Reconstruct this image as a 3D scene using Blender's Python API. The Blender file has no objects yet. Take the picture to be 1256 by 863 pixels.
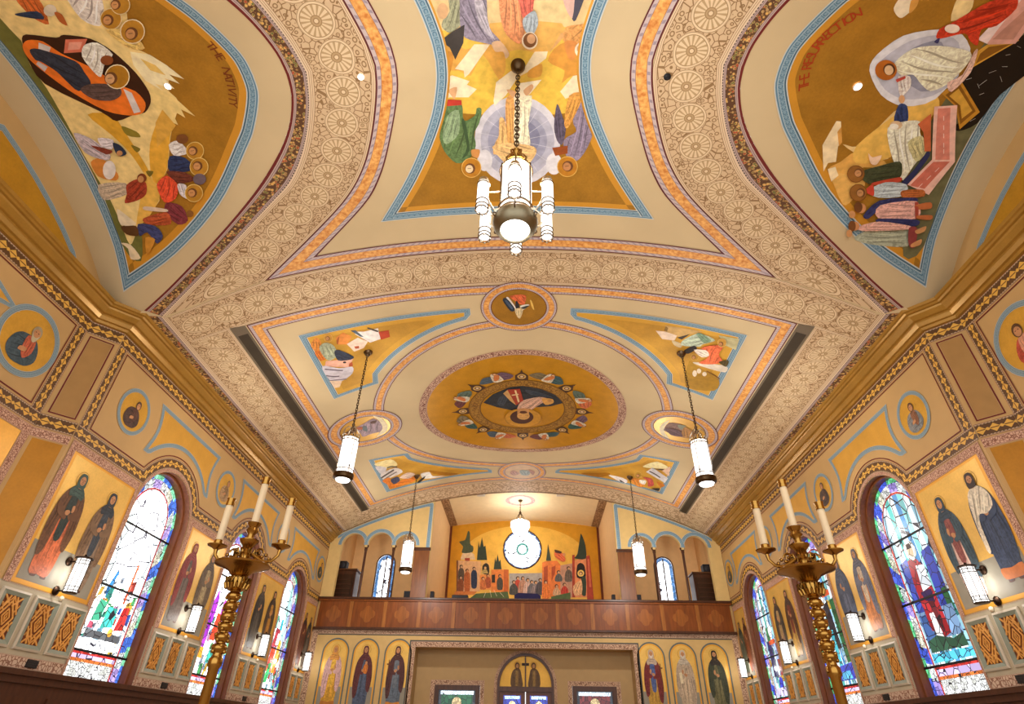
import bpy, math, random
from mathutils import Vector, Matrix
from mathutils.geometry import delaunay_2d_cdt
random.seed(7)
PI = math.pi
SC = bpy.context.scene
COL = SC.collection

# ------------------------------------------------------------------ camera, world, exposure
F_PX = 685.0
PITCH, YAW, ROLL = math.radians(35.1), math.radians(-2.07), math.radians(1.08)
EYE = Vector((0.21, 0.0, 0.0))
_cp, _sp, _cy, _sy = math.cos(PITCH), math.sin(PITCH), math.cos(YAW), math.sin(YAW)
FWD = Vector((_sy * _cp, _cy * _cp, _sp))
_r0 = Vector((_cy, -_sy, 0.0)); _u0 = _r0.cross(FWD)
RGT = math.cos(ROLL) * _r0 + math.sin(ROLL) * _u0
UPV = -math.sin(ROLL) * _r0 + math.cos(ROLL) * _u0
cam = bpy.data.cameras.new('camera'); cam_o = bpy.data.objects.new('camera', cam); COL.objects.link(cam_o)
cam.sensor_fit = 'HORIZONTAL'; cam.sensor_width = 36.0; cam.lens = 36.0 * F_PX / 1256.0
cam.clip_start = 0.05; cam.clip_end = 200
cam_o.matrix_world = Matrix(((RGT.x, UPV.x, -FWD.x, EYE.x), (RGT.y, UPV.y, -FWD.y, EYE.y), (RGT.z, UPV.z, -FWD.z, EYE.z), (0, 0, 0, 1)))
SC.camera = cam_o
SC.view_settings.view_transform = 'Standard'; SC.view_settings.look = 'None'
SC.view_settings.exposure = 0.42; SC.view_settings.gamma = 1.0
SC.view_settings.use_curve_mapping = False
world = bpy.data.worlds.new('world'); SC.world = world; world.use_nodes = True
WORLD_STRENGTH = 1.8
_bg = world.node_tree.nodes['Background']; _bg.inputs[0].default_value = (0.97, 0.98, 1.0, 1); _bg.inputs[1].default_value = WORLD_STRENGTH
W_BIG, W_PEND, W_WALL, W_BOWL = 290.0, 215.0, 9.0, 130.0      # watts of the bulbs inside the lamps
DAY_LEFT, DAY_RIGHT = 5.0, 1.6   # daylight behind the two rows of windows
SC.cycles.use_denoising = True
SC.cycles.max_bounces = 8; SC.cycles.diffuse_bounces = 5

FLOOR = -1.1; HW = 7.0; HR = 7.35; YB = 20.4; YC = 4.02; YFRONT = -2.5
ZC, RV, RL, ZL = 7.85, 14.7, 5.7, 7.515

# ------------------------------------------------------------------ small helpers
def lin(h):
    h = h.lstrip('#'); o = []
    for i in (0, 2, 4):
        c = int(h[i:i + 2], 16) / 255.0
        o.append(c / 12.92 if c <= 0.04045 else ((c + 0.055) / 1.055) ** 2.4)
    return o
def ray(x, y):
    return FWD + (x - 628) / F_PX * RGT - (y - 431.5) / F_PX * UPV
def at(ax, val, x, y):
    d = ray(x, y); i = 'xyz'.index(ax); return EYE + d * ((val - EYE[i]) / d[i])

class MB:
    def __init__(s): s.v = []; s.f = []; s.m = []; s.mats = []; s.uv = []
    def mi(s, mat):
        if mat not in s.mats: s.mats.append(mat)
        return s.mats.index(mat)
    def add(s, verts, faces, mat, uvs=None):
        b = len(s.v); k = s.mi(mat); s.v += [tuple(p) for p in verts]
        for f in faces:
            s.f.append(tuple(b + i for i in f)); s.m.append(k)
            s.uv.append([uvs[i] for i in f] if uvs else [(0, 0)] * len(f))
        return s
    def box(s, x0, y0, z0, x1, y1, z1, mat):
        v = [(x0, y0, z0), (x1, y0, z0), (x1, y1, z0), (x0, y1, z0), (x0, y0, z1), (x1, y0, z1), (x1, y1, z1), (x0, y1, z1)]
        return s.add(v, [(0, 3, 2, 1), (4, 5, 6, 7), (0, 1, 5, 4), (1, 2, 6, 5), (2, 3, 7, 6), (3, 0, 4, 7)], mat)
    def lathe(s, prof, c, mat, n=20, cap=True):
        v = []; f = []
        for r, z in prof:
            for k in range(n):
                a = 2 * PI * k / n; v.append((c[0] + r * math.cos(a), c[1] + r * math.sin(a), c[2] + z))
        for i in range(len(prof) - 1):
            for k in range(n):
                f.append((i * n + k, i * n + (k + 1) % n, (i + 1) * n + (k + 1) % n, (i + 1) * n + k))
        if cap:
            f.append(tuple(range(n - 1, -1, -1))); f.append(tuple((len(prof) - 1) * n + k for k in range(n)))
        return s.add(v, f, mat)
    def tube(s, path, r, mat, n=8, closed=False):
        P = [Vector(p) for p in path]; v = []; f = []; m = len(P)
        for i in range(m):
            if closed: t = P[(i + 1) % m] - P[i - 1]
            else: t = P[min(i + 1, m - 1)] - P[max(i - 1, 0)]
            t.normalize(); a = t.cross(Vector((0, 0, 1)))
            if a.length < 1e-3: a = t.cross(Vector((1, 0, 0)))
            a.normalize(); b = t.cross(a)
            rr = r[i] if isinstance(r, (list, tuple)) else r
            for k in range(n):
                w = 2 * PI * k / n; v.append(P[i] + a * (rr * math.cos(w)) + b * (rr * math.sin(w)))
        for i in range(m if closed else m - 1):
            j = (i + 1) % m
            for k in range(n): f.append((i * n + k, i * n + (k + 1) % n, j * n + (k + 1) % n, j * n + k))
        if not closed:
            f.append(tuple(range(n - 1, -1, -1))); f.append(tuple((m - 1) * n + k for k in range(n)))
        return s.add(v, f, mat)
    def ball(s, c, r, mat, n=10, sz=1.0):
        pr = [(max(1e-4, r * math.sin(PI * i / n)), -r * sz * math.cos(PI * i / n)) for i in range(n + 1)]
        return s.lathe(pr, c, mat, n + 4, cap=False)
    def prism(s, poly, fn, d0, d1, mat):
        """extrude 2D polygon; fn(a,b,d)->3D"""
        n = len(poly)
        tri = delaunay_2d_cdt([Vector(p) for p in poly], [(i, (i + 1) % n) for i in range(n)], [], 1, 1e-6)
        vs, fs = tri[0], tri[2]; k = len(vs)
        v = [fn(p.x, p.y, d0) for p in vs] + [fn(p.x, p.y, d1) for p in vs]
        f = [tuple(t) for t in fs] + [tuple(k + i for i in reversed(t)) for t in fs]
        s.add(v, f, mat)
        v2 = [fn(p[0], p[1], d0) for p in poly] + [fn(p[0], p[1], d1) for p in poly]
        return s.add(v2, [(i, (i + 1) % n, n + (i + 1) % n, n + i) for i in range(n)], mat)
    def build(s, name, parent=None, smooth=False, origin=None, bevel=0):
        me = bpy.data.meshes.new(name)
        if origin is None:
            n = max(1, len(s.v)); origin = Vector([sum(p[i] for p in s.v) / n for i in range(3)])
        origin = Vector(origin)
        me.from_pydata([Vector(p) - origin for p in s.v], [], s.f)
        for m in s.mats: me.materials.append(m)
        me.polygons.foreach_set('material_index', s.m)
        ul = me.uv_layers.new(name='UVMap'); flat = []
        for q in s.uv:
            for t in q: flat += [t[0], t[1]]
        ul.data.foreach_set('uv', flat)
        if smooth: me.polygons.foreach_set('use_smooth', [True] * len(me.polygons))
        me.update()
        o = bpy.data.objects.new(name, me); COL.objects.link(o)
        if bevel:
            b = o.modifiers.new('bevel', 'BEVEL'); b.width = bevel; b.segments = 2; b.limit_method = 'ANGLE'
        if smooth:
            try:
                e = o.modifiers.new('edges', 'EDGE_SPLIT'); e.split_angle = math.radians(40)
            except Exception: pass
        o['_w'] = list(origin)
        if parent is not None:
            o.parent = parent; o.location = origin - Vector(parent['_w'])
        else: o.location = origin
        return o
def empty(name, loc, rz=0):
    o = bpy.data.objects.new(name, None); COL.objects.link(o); o.location = loc; o.rotation_euler.z = rz
    o['_w'] = list(loc); o.empty_display_size = 0.1
    return o
def tag(o, label, cat=None, group=None, kind=None):
    o['label'] = label
    if cat: o['category'] = cat
    if group: o['group'] = group
    if kind: o['kind'] = kind
    return o
def struct(o, label): return tag(o, label, None, None, 'structure')
KIDS = {}
def copy_tree(o, parent=None):
    c = o.copy(); COL.objects.link(c)
    if parent is not None: c.parent = parent
    for ch in list(o.children): copy_tree(ch, c)
    return c

# ------------------------------------------------------------------ materials
MATS = {}
class S:
    """tiny expression wrapper for math nodes"""
    def __init__(s, nt, sock): s.nt = nt; s.k = sock
    def op(s, o, *a):
        n = s.nt.nodes.new('ShaderNodeMath'); n.operation = o
        for i, x in enumerate((s,) + a):
            if isinstance(x, S): s.nt.links.new(x.k, n.inputs[i])
            else: n.inputs[i].default_value = x
        return S(s.nt, n.outputs[0])
    def __add__(s, b): return s.op('ADD', b)
    def __sub__(s, b): return s.op('SUBTRACT', b)
    def __mul__(s, b): return s.op('MULTIPLY', b)
    def __truediv__(s, b): return s.op('DIVIDE', b)
    def lt(s, b): return s.op('LESS_THAN', b)
    def gt(s, b): return s.op('GREATER_THAN', b)
    def abs(s): return s.op('ABSOLUTE')
    def fract(s): return s.op('FRACT')
    def sin(s): return s.op('SINE')
    def sqrt(s): return s.op('SQRT')
    def mx(s, b): return s.op('MAXIMUM', b)
    def mn(s, b): return s.op('MINIMUM', b)
    def inv(s): return S(s.nt, s.op('MULTIPLY', -1.0).op('ADD', 1.0).k)
    def band(s, a, b): return s.gt(a) * s.lt(b)
def base_mat(name, rough=0.6, metal=0.0):
    m = bpy.data.materials.new(name); m.use_nodes = True
    nt = m.node_tree; b = nt.nodes['Principled BSDF']
    b.inputs['Roughness'].default_value = rough; b.inputs['Metallic'].default_value = metal
    b.inputs['Specular IOR Level'].default_value = 0.3
    return m, nt, b
def rgb(nt, h):
    n = nt.nodes.new('ShaderNodeRGB'); c = lin(h) if isinstance(h, str) else h
    n.outputs[0].default_value = (*c, 1); return n.outputs[0]
def mix(nt, fac, a, b, mode='MIX'):
    n = nt.nodes.new('ShaderNodeMix'); n.data_type = 'RGBA'; n.blend_type = mode
    if isinstance(fac, S): nt.links.new(fac.k, n.inputs[0])
    else: n.inputs[0].default_value = fac
    nt.links.new(a, n.inputs[6]); nt.links.new(b, n.inputs[7]); return n.outputs[2]
def objco(nt):
    g = nt.nodes.new('ShaderNodeNewGeometry'); return g.outputs['Position']
def noise(nt, scale, detail=4, co=None, stretch=None):
    n = nt.nodes.new('ShaderNodeTexNoise'); n.inputs['Scale'].default_value = scale; n.inputs['Detail'].default_value = detail
    c = co or objco(nt)
    if stretch:
        mp = nt.nodes.new('ShaderNodeMapping'); mp.inputs['Scale'].default_value = stretch; nt.links.new(c, mp.inputs[0]); c = mp.outputs[0]
    nt.links.new(c, n.inputs['Vector']); return S(nt, n.outputs[0])
def uvs(nt):
    u = nt.nodes.new('ShaderNodeUVMap'); sp = nt.nodes.new('ShaderNodeSeparateXYZ'); nt.links.new(u.outputs[0], sp.inputs[0])
    return u.outputs[0], S(nt, sp.outputs[0]), S(nt, sp.outputs[1])
def voro(nt, co, scale, feature='DISTANCE_TO_EDGE', out='Distance'):
    v = nt.nodes.new('ShaderNodeTexVoronoi'); v.feature = feature; v.inputs['Scale'].default_value = scale
    nt.links.new(co, v.inputs['Vector']); return v.outputs[out]
def paint(h, rough=0.6, var=0.10, scale=5.0, name=None):
    key = ('p', h, rough, var, scale)
    if key in MATS: return MATS[key]
    m, nt, b = base_mat(name or 'paint_' + h.strip('#'), rough)
    n = noise(nt, scale, 5); c = lin(h)
    lo = [x * (1 - var) for x in c]; hi = [min(1, x * (1 + var)) for x in c]
    nt.links.new(mix(nt, (n - 0.3) * 2.5, rgb(nt, lo), rgb(nt, hi)), b.inputs['Base Color'])
    MATS[key] = m; return m
def cloth(h):
    """painted drapery: brushed lighter and darker passages of one colour"""
    key = ('c', h)
    if key in MATS: return MATS[key]
    m, nt, b = base_mat('paint_cloth_' + h.strip('#'), 0.55); c = lin(h)
    n = noise(nt, 11.0, 3); n.k.node.inputs['Distortion'].default_value = 1.6; n2 = noise(nt, 38.0, 3)
    f = (n * 0.75 + n2 * 0.25 - 0.36) * 3.4
    nt.links.new(mix(nt, f, rgb(nt, [x * 0.66 for x in c]), rgb(nt, [min(1, x * 1.32 + .01) for x in c])), b.inputs['Base Color'])
    MATS[key] = m; return m
def gold(h, name, rough=0.38, var=0.16):
    """gilded plaster: small leaf squares of slightly different tone"""
    if name in MATS: return MATS[name]
    m, nt, b = base_mat(name, rough, 0.25); c = lin(h)
    n = noise(nt, 3.0, 6); n2 = noise(nt, 30.0, 3)
    f = (n * 0.65 + n2 * 0.35 - 0.3) * 2.4
    nt.links.new(mix(nt, f, rgb(nt, [x * (1 - var) for x in c]), rgb(nt, [min(1, x * (1 + var)) for x in c])), b.inputs['Base Color'])
    MATS[name] = m; return m
def wood(h, name, rough=0.35):
    if name in MATS: return MATS[name]
    m, nt, b = base_mat(name, rough); c = lin(h)
    n = noise(nt, 3.0, 6, stretch=(6, 6, 0.7))
    nt.links.new(mix(nt, (n - 0.25) * 2.0, rgb(nt, [x * 0.7 for x in c]), rgb(nt, [x * 1.3 for x in c])), b.inputs['Base Color'])
    MATS[name] = m; return m
def metal(h, name, rough=0.25):
    if name in MATS: return MATS[name]
    m, nt, b = base_mat(name, rough, 1.0); c = lin(h); n = noise(nt, 12, 4)
    nt.links.new(mix(nt, n, rgb(nt, [x * 0.75 for x in c]), rgb(nt, c)), b.inputs['Base Color'])
    MATS[name] = m; return m
def glow(h, strength, name):
    if name in MATS: return MATS[name]
    m, nt, b = base_mat(name, 0.3); c = lin(h)
    b.inputs['Base Color'].default_value = (*c, 1); b.inputs['Emission Color'].default_value = (*c, 1)
    b.inputs['Emission Strength'].default_value = strength
    MATS[name] = m; return m
def opal(name):
    """frosted lamp glass: glows and lets the light of the bulb inside pass"""
    m = bpy.data.materials.new(name); m.use_nodes = True; nt = m.node_tree; nt.nodes.remove(nt.nodes['Principled BSDF'])
    t = nt.nodes.new('ShaderNodeBsdfTransparent'); t.inputs[0].default_value = (.75, .75, .75, 1)
    e = nt.nodes.new('ShaderNodeEmission'); e.inputs[0].default_value = (1, .975, .93, 1); e.inputs[1].default_value = 1.1
    ad = nt.nodes.new('ShaderNodeAddShader'); nt.links.new(t.outputs[0], ad.inputs[0]); nt.links.new(e.outputs[0], ad.inputs[1])
    nt.links.new(ad.outputs[0], nt.nodes['Material Output'].inputs[0]); return m
def bulb(name, watts, parent, loc, r=.05):
    L = bpy.data.lights.new(name, 'POINT'); L.energy = watts; L.color = (1, .975, .93); L.shadow_soft_size = r
    o = bpy.data.objects.new(name, L); COL.objects.link(o); o.parent = parent; o.location = loc; return o
def glass(h, strength, lead=11.0, ornate=False):
    """stained glass lit by the daylight behind it, with lead lines between the pieces"""
    key = ('g', h, strength, lead, ornate)
    if key in MATS: return MATS[key]
    m, nt, b = base_mat('stained_' + h.strip('#'), 0.15); c = lin(h)
    co = objco(nt)
    e = S(nt, voro(nt, co, lead)); cell = voro(nt, co, lead, 'F1', 'Color')
    sp = nt.nodes.new('ShaderNodeSeparateColor'); nt.links.new(cell, sp.inputs[0]); r = S(nt, sp.outputs[0])
    col = mix(nt, r, rgb(nt, [x * 0.55 for x in c]), rgb(nt, [min(1, x * 1.25 + 0.02) for x in c]))
    line = e.lt(0.035)
    if ornate:
        e2 = S(nt, voro(nt, co, lead * 2.6)); line = line.mx(e2.lt(0.07) * 0.75)
    col = mix(nt, line, col, rgb(nt, (0.01, 0.01, 0.015)))
    nt.links.new(col, b.inputs['Emission Color']); b.inputs['Emission Strength'].default_value = strength
    b.inputs['Base Color'].default_value = (0.03, 0.03, 0.04, 1)
    MATS[key] = m; return m
# --- ornament bands (u runs along the band in band widths, v 0..1 across it)
def m_rosette():
    if 'ros' in MATS: return MATS['ros']
    m, nt, b = base_mat('rosette_lace_paint', 0.7); co, u, v = uvs(nt)
    V = v - 0.5; P = 0.56
    p = ((u / P).fract() - 0.5) * P
    r = (p * p + V * V).sqrt(); th = V.op('ARCTAN2', p)
    wedge = (th * 16.0).sin(); petal = wedge.gt(-0.25) * r.band(0.085, 0.222); gap = wedge.lt(-0.25) * r.band(0.085, 0.222)
    lines = r.band(0.226, 0.234).mx(r.band(0.262, 0.270)).mx(r.band(0.072, 0.080)).mx(r.band(0.03, 0.042))
    F = S(nt, voro(nt, co, 8.5, 'F1')); out = r.gt(0.275)
    scroll = (F.band(0.17, 0.27).mx(F.lt(0.08))) * out
    e = S(nt, voro(nt, co, 8.5)); scroll = scroll.mx(e.lt(0.05) * out)
    V2 = V.abs(); p2 = ((u / (P / 2)).fract() - 0.5) * (P / 2)
    q = (p2 * p2 + (V2 - 0.37) * (V2 - 0.37)).sqrt()
    circ = q.band(0.020, 0.038); circ_l = q.lt(0.052)
    edge = V2.gt(0.435); eline = V2.band(0.432, 0.442).mx(V2.band(0.462, 0.470)).mx(V2.gt(0.492))
    dark = scroll * circ_l.inv() * edge.inv()
    base = mix(nt, r.lt(0.226), rgb(nt, '#cfb28c'), rgb(nt, '#b4966c'))
    base = mix(nt, petal.mx(r.lt(0.03)).mx(r.band(0.234, 0.262)), base, rgb(nt, '#dfc6a0'))
    base = mix(nt, dark, base, rgb(nt, '#86643e'))
    base = mix(nt, (lines.mx(circ)) * edge.inv(), base, rgb(nt, '#8c6c46'))
    base = mix(nt, edge, base, rgb(nt, '#dfc5a2'))
    base = mix(nt, eline, base, rgb(nt, '#8f6e4c'))
    nt.links.new(mix(nt, noise(nt, 2.0, 4) * 0.2, base, rgb(nt, '#b89a74')), b.inputs['Base Color'])
    MATS['ros'] = m; return m
def m_lace(h1='#d3b08d', h2='#94704f', name='scroll_lace_paint', sc=5.0):
    if name in MATS: return MATS[name]
    m, nt, b = base_mat(name, 0.7); co, u, v = uvs(nt); V = (v - 0.5).abs()
    e = S(nt, voro(nt, co, sc)); e2 = S(nt, voro(nt, co, sc * 0.5, 'F1'))
    d = e.lt(0.09).mx(e2.band(0.22, 0.3)) * V.lt(0.40)
    d = d.mx(V.band(0.41, 0.44)).mx(V.gt(0.485))
    nt.links.new(mix(nt, d, rgb(nt, h1), rgb(nt, h2)), b.inputs['Base Color'])
    MATS[name] = m; return m
def m_blue(grey=False):
    key = 'blue' + str(grey)
    if key in MATS: return MATS[key]
    m, nt, b = base_mat('grey_blue_scroll_border_paint' if grey else 'blue_scroll_border_paint', 0.6); co, u, v = uvs(nt); V = (v - 0.5).abs(); W = v - 0.5
    t = (u * 2.1).fract() - 0.5; p = t * 0.48
    r = (p * p + W * W).sqrt()
    scroll = r.band(0.10, 0.17) * (p.lt(0.10)); scroll = scroll.mx(p.abs().gt(0.215) * W.band(-0.2, 0.2))
    col = mix(nt, scroll, rgb(nt, '#86a3b2'), rgb(nt, '#4f7388'))
    col = mix(nt, V.band(0.22, 0.27), col, rgb(nt, '#b9c8cc'))
    col = mix(nt, V.band(0.27, 0.40), col, rgb(nt, '#5b8096'))
    col = mix(nt, v.gt(0.77) * V.lt(0.40), col, rgb(nt, '#39596c'))
    col = mix(nt, V.gt(0.41), col, rgb(nt, '#d2d4cb'))
    col = mix(nt, noise(nt, 14, 3) * 0.3, col, rgb(nt, '#6d8c9c'))
    if grey: col = mix(nt, 0.5, col, rgb(nt, '#78807c'))
    nt.links.new(col, b.inputs['Base Color'])
    MATS[key] = m; return m
def m_orange():
    if 'or' in MATS: return MATS['or']
    m, nt, b = base_mat('orange_and_lilac_band_paint', 0.6); co, u, v = uvs(nt); V = (v - 0.5).abs()
    n = noise(nt, 16, 5)
    og = mix(nt, (n - 0.32) * 2.8, rgb(nt, '#c97a36'), rgb(nt, '#f0b868'))
    dash = (u * 5.0).fract().lt(0.35)
    li = mix(nt, dash * V.band(0.27, 0.40), rgb(nt, '#c3b0ac'), rgb(nt, '#9a8a92'))
    c = mix(nt, V.gt(0.245), og, li)
    c = mix(nt, V.band(0.235, 0.255), c, rgb(nt, '#8a5a4a'))
    c = mix(nt, V.gt(0.43), c, rgb(nt, '#5e1f22'))
    nt.links.new(c, b.inputs['Base Color']); MATS['or'] = m; return m
def m_leaf():
    if 'leaf' in MATS: return MATS['leaf']
    m, nt, b = base_mat('red_and_green_leaf_band_paint', 0.6); co, u, v = uvs(nt); W = v - 0.5; V = W.abs()
    F = S(nt, voro(nt, co, 7.0, 'F1')); cell = voro(nt, co, 7.0, 'F1', 'Color')
    sp = nt.nodes.new('ShaderNodeSeparateColor'); nt.links.new(cell, sp.inputs[0]); k = S(nt, sp.outputs[0]); k2 = S(nt, sp.outputs[1])
    big = (u * 0.75).fract().lt(0.5)
    n = noise(nt, 22, 4)
    c = mix(nt, (n - 0.35) * 3, rgb(nt, '#8a6438'), rgb(nt, '#c9a468'))
    leaf = F.lt(0.36)
    c = mix(nt, leaf * big * k.gt(0.25), c, rgb(nt, '#a8462c'))
    c = mix(nt, leaf * big.inv() * k.gt(0.25), c, rgb(nt, '#6a6c38'))
    c = mix(nt, leaf * k2.gt(0.72), c, rgb(nt, '#d9a858'))
    c = mix(nt, F.gt(0.52), c, rgb(nt, '#5a3a22'))
    c = mix(nt, V.gt(0.24), c, rgb(nt, '#b8a094'))
    c = mix(nt, V.band(0.235, 0.26).mx(V.band(0.30, 0.33)), c, rgb(nt, '#7c6668'))
    dash = (u * 7.0).fract().lt(0.55)
    c = mix(nt, v.band(0.86, 0.91) * dash, c, rgb(nt, '#3c2c2c'))
    c = mix(nt, v.gt(0.91), c, rgb(nt, '#d9c0a0'))
    c = mix(nt, v.lt(0.12), c, rgb(nt, '#6a1e1a'))
    nt.links.new(c, b.inputs['Base Color']); MATS['leaf'] = m; return m
def m_chain():
    if 'chain' in MATS: return MATS['chain']
    m, nt, b = base_mat('gilt_leaf_chain_paint', 0.55); co, u, v = uvs(nt); W = v - 0.5
    t = (u * 1.25).fract() - 0.5
    d = t.abs() * 0.9 + W.abs() * 1.15
    leaf = d.lt(0.36); dot = (((t.abs() - 0.5) * (t.abs() - 0.5)) * 0.7 + W * W).sqrt().lt(0.11)
    vein = W.abs().lt(0.035) * d.lt(0.3)
    c = mix(nt, leaf.mx(dot), rgb(nt, '#5c3d20'), rgb(nt, '#d9a648'))
    c = mix(nt, vein, c, rgb(nt, '#6e4a20'))
    V = W.abs(); dd = (u * 5).fract().lt(0.5)
    c = mix(nt, V.gt(0.38), c, rgb(nt, '#b89a78'))
    c = mix(nt, V.band(0.38, 0.43) * dd, c, rgb(nt, '#5a4a38'))
    c = mix(nt, V.gt(0.47), c, rgb(nt, '#6a2a20'))
    nt.links.new(c, b.inputs['Base Color']); MATS['chain'] = m; return m
def m_fret():
    if 'fret' in MATS: return MATS['fret']
    m, nt, b = base_mat('gilt_fretwork', 0.4); co, u, v = uvs(nt)
    MATS['fret'] = m
    n = noise(nt, 25, 3)
    nt.links.new(mix(nt, n, rgb(nt, '#c07a30'), rgb(nt, '#e8ac58')), b.inputs['Base Color']); return m

CREAM = '#cdb68c'; TAN = '#ba955f'
M_CEIL = paint(CREAM, 0.75, 0.04, 1.2, 'ceiling_cream_paint')
M_TAN = paint(TAN, 0.6, 0.06, 1.5, 'wall_tan_paint')
M_BRONZE = metal('#5a4630', 'dark_bronze', 0.4)
M_BRASS = metal('#a67c3c', 'polished_brass', 0.24)
M_LIT = opal('lit_opal_glass')
M_WOOD = wood('#6e3f20', 'gallery_oak'); M_DWOOD = wood('#4a2a18', 'dark_wood'); M_LWOOD = wood('#8e5a30', 'light_oak')
M_GILT = gold('#a0752e', 'gilt_cornice', 0.28, 0.15)
G_LIGHT = gold('#dbae55', 'gold_leaf_bright'); G_DARK = gold('#ad7c2a', 'gold_leaf_deep', .38, .22); G_MID = gold('#cd9a38', 'gold_leaf_mid')
G_EDGE = gold('#d89a34', 'gold_leaf_frame', 0.45, 0.06)
M_BLACK = paint('#18161a', 0.5, 0.1)

# ------------------------------------------------------------------ surfaces
class Surf:
    def __init__(s, fn, inv, curved=False): s.p = fn; s.inv = inv; s.curved = curved
    def px(s, x, y): return s.inv(x, y)
def zv(x): return ZC - RV + math.sqrt(RV * RV - x * x)
def zl(y): return ZL - RL + math.sqrt(RL * RL - (y - YC) ** 2)
def _quad(a, b, c): return (-b + math.sqrt(max(0, b * b - a * c))) / a
def vault_p(x, y, d=0.0):
    nx, nz = -x / RV, -(zv(x) - ZC + RV) / RV
    return Vector((x + nx * d, y, zv(x) + nz * d))
def vault_inv(x, y):
    d = ray(x, y); ox, oz = EYE.x, EYE.z - ZC + RV
    t = _quad(d.x ** 2 + d.z ** 2, ox * d.x + oz * d.z, ox * ox + oz * oz - RV * RV); q = EYE + d * t; return (q.x, q.y)
def lun_p(x, y, d=0.0):
    ny, nz = -(y - YC) / RL, -(zl(y) - ZL + RL) / RL
    return Vector((x, y + ny * d, zl(y) + nz * d))
def lun_inv(x, y):
    d = ray(x, y); oy, oz = EYE.y - YC, EYE.z - ZL + RL
    t = _quad(d.y ** 2 + d.z ** 2, oy * d.y + oz * d.z, oy * oy + oz * oz - RL * RL); q = EYE + d * t; return (q.x, q.y)
VAULT = Surf(vault_p, vault_inv, True); LUN = Surf(lun_p, lun_inv, True)
def plane_x(X):
    sg = 1 if X < 0 else -1
    def inv(px, py): q = at('x', X, px, py); return (q.y, q.z)
    return Surf(lambda a, b, d=0.0: Vector((X + sg * d, a, b)), inv)
def plane_y(Y):
    def inv(px, py): q = at('y', Y, px, py); return (q.x, q.z)
    return Surf(lambda a, b, d=0.0: Vector((a, Y - d, b)), inv)
WL, WR, RCL, RCR = plane_x(-HW), plane_x(HW), plane_x(-HR), plane_x(HR)
BACK = plane_y(YB)

def chaikin(P, it=2, closed=True):
    for _ in range(it):
        Q = []; n = len(P)
        for i in range(n if closed else n - 1):
            a, b = P[i], P[(i + 1) % n]
            Q.append((a[0] * .75 + b[0] * .25, a[1] * .75 + b[1] * .25)); Q.append((a[0] * .25 + b[0] * .75, a[1] * .25 + b[1] * .75))
        if not closed: Q = [P[0]] + Q + [P[-1]]
        P = Q
    return P
def smooth(P, n=3):
    Q = []; m = len(P)
    for i in range(m):
        p0, p1, p2, p3 = P[i - 1], P[i], P[(i + 1) % m], P[(i + 2) % m]
        for j in range(n):
            t = j / n; h = 0.42
            Q.append(tuple((2 * t ** 3 - 3 * t * t + 1) * p1[k] + (t ** 3 - 2 * t * t + t) * h * (p2[k] - p0[k]) + (3 * t * t - 2 * t ** 3) * p2[k] + (t ** 3 - t * t) * h * (p3[k] - p1[k]) for k in (0, 1)))
    return Q
def circle(cx, cy, rx, ry=None, n=20, a0=0):
    ry = ry or rx; return [(cx + rx * math.cos(a0 + 2 * PI * i / n), cy + ry * math.sin(a0 + 2 * PI * i / n)) for i in range(n)]
def dens(P, sp, closed=True):
    Q = []; n = len(P)
    for i in range(n if closed else n - 1):
        a, b = P[i], P[(i + 1) % n]; L = math.hypot(b[0] - a[0], b[1] - a[1]); k = max(1, int(L / sp))
        for j in range(k): Q.append((a[0] + (b[0] - a[0]) * j / k, a[1] + (b[1] - a[1]) * j / k))
    if not closed: Q.append(P[-1])
    return Q
def inside(p, P):
    c = False; n = len(P); x, y = p
    for i in range(n):
        x1, y1 = P[i]; x2, y2 = P[i - 1]
        if (y1 > y) != (y2 > y) and x < (x2 - x1) * (y - y1) / (y2 - y1) + x1: c = not c
    return c
def clean(P):
    Q = []
    for p in P:
        if not Q or math.hypot(p[0] - Q[-1][0], p[1] - Q[-1][1]) > 1e-4: Q.append(p)
    while len(Q) > 2 and math.hypot(Q[0][0] - Q[-1][0], Q[0][1] - Q[-1][1]) < 1e-4: Q.pop()
    return Q
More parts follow.
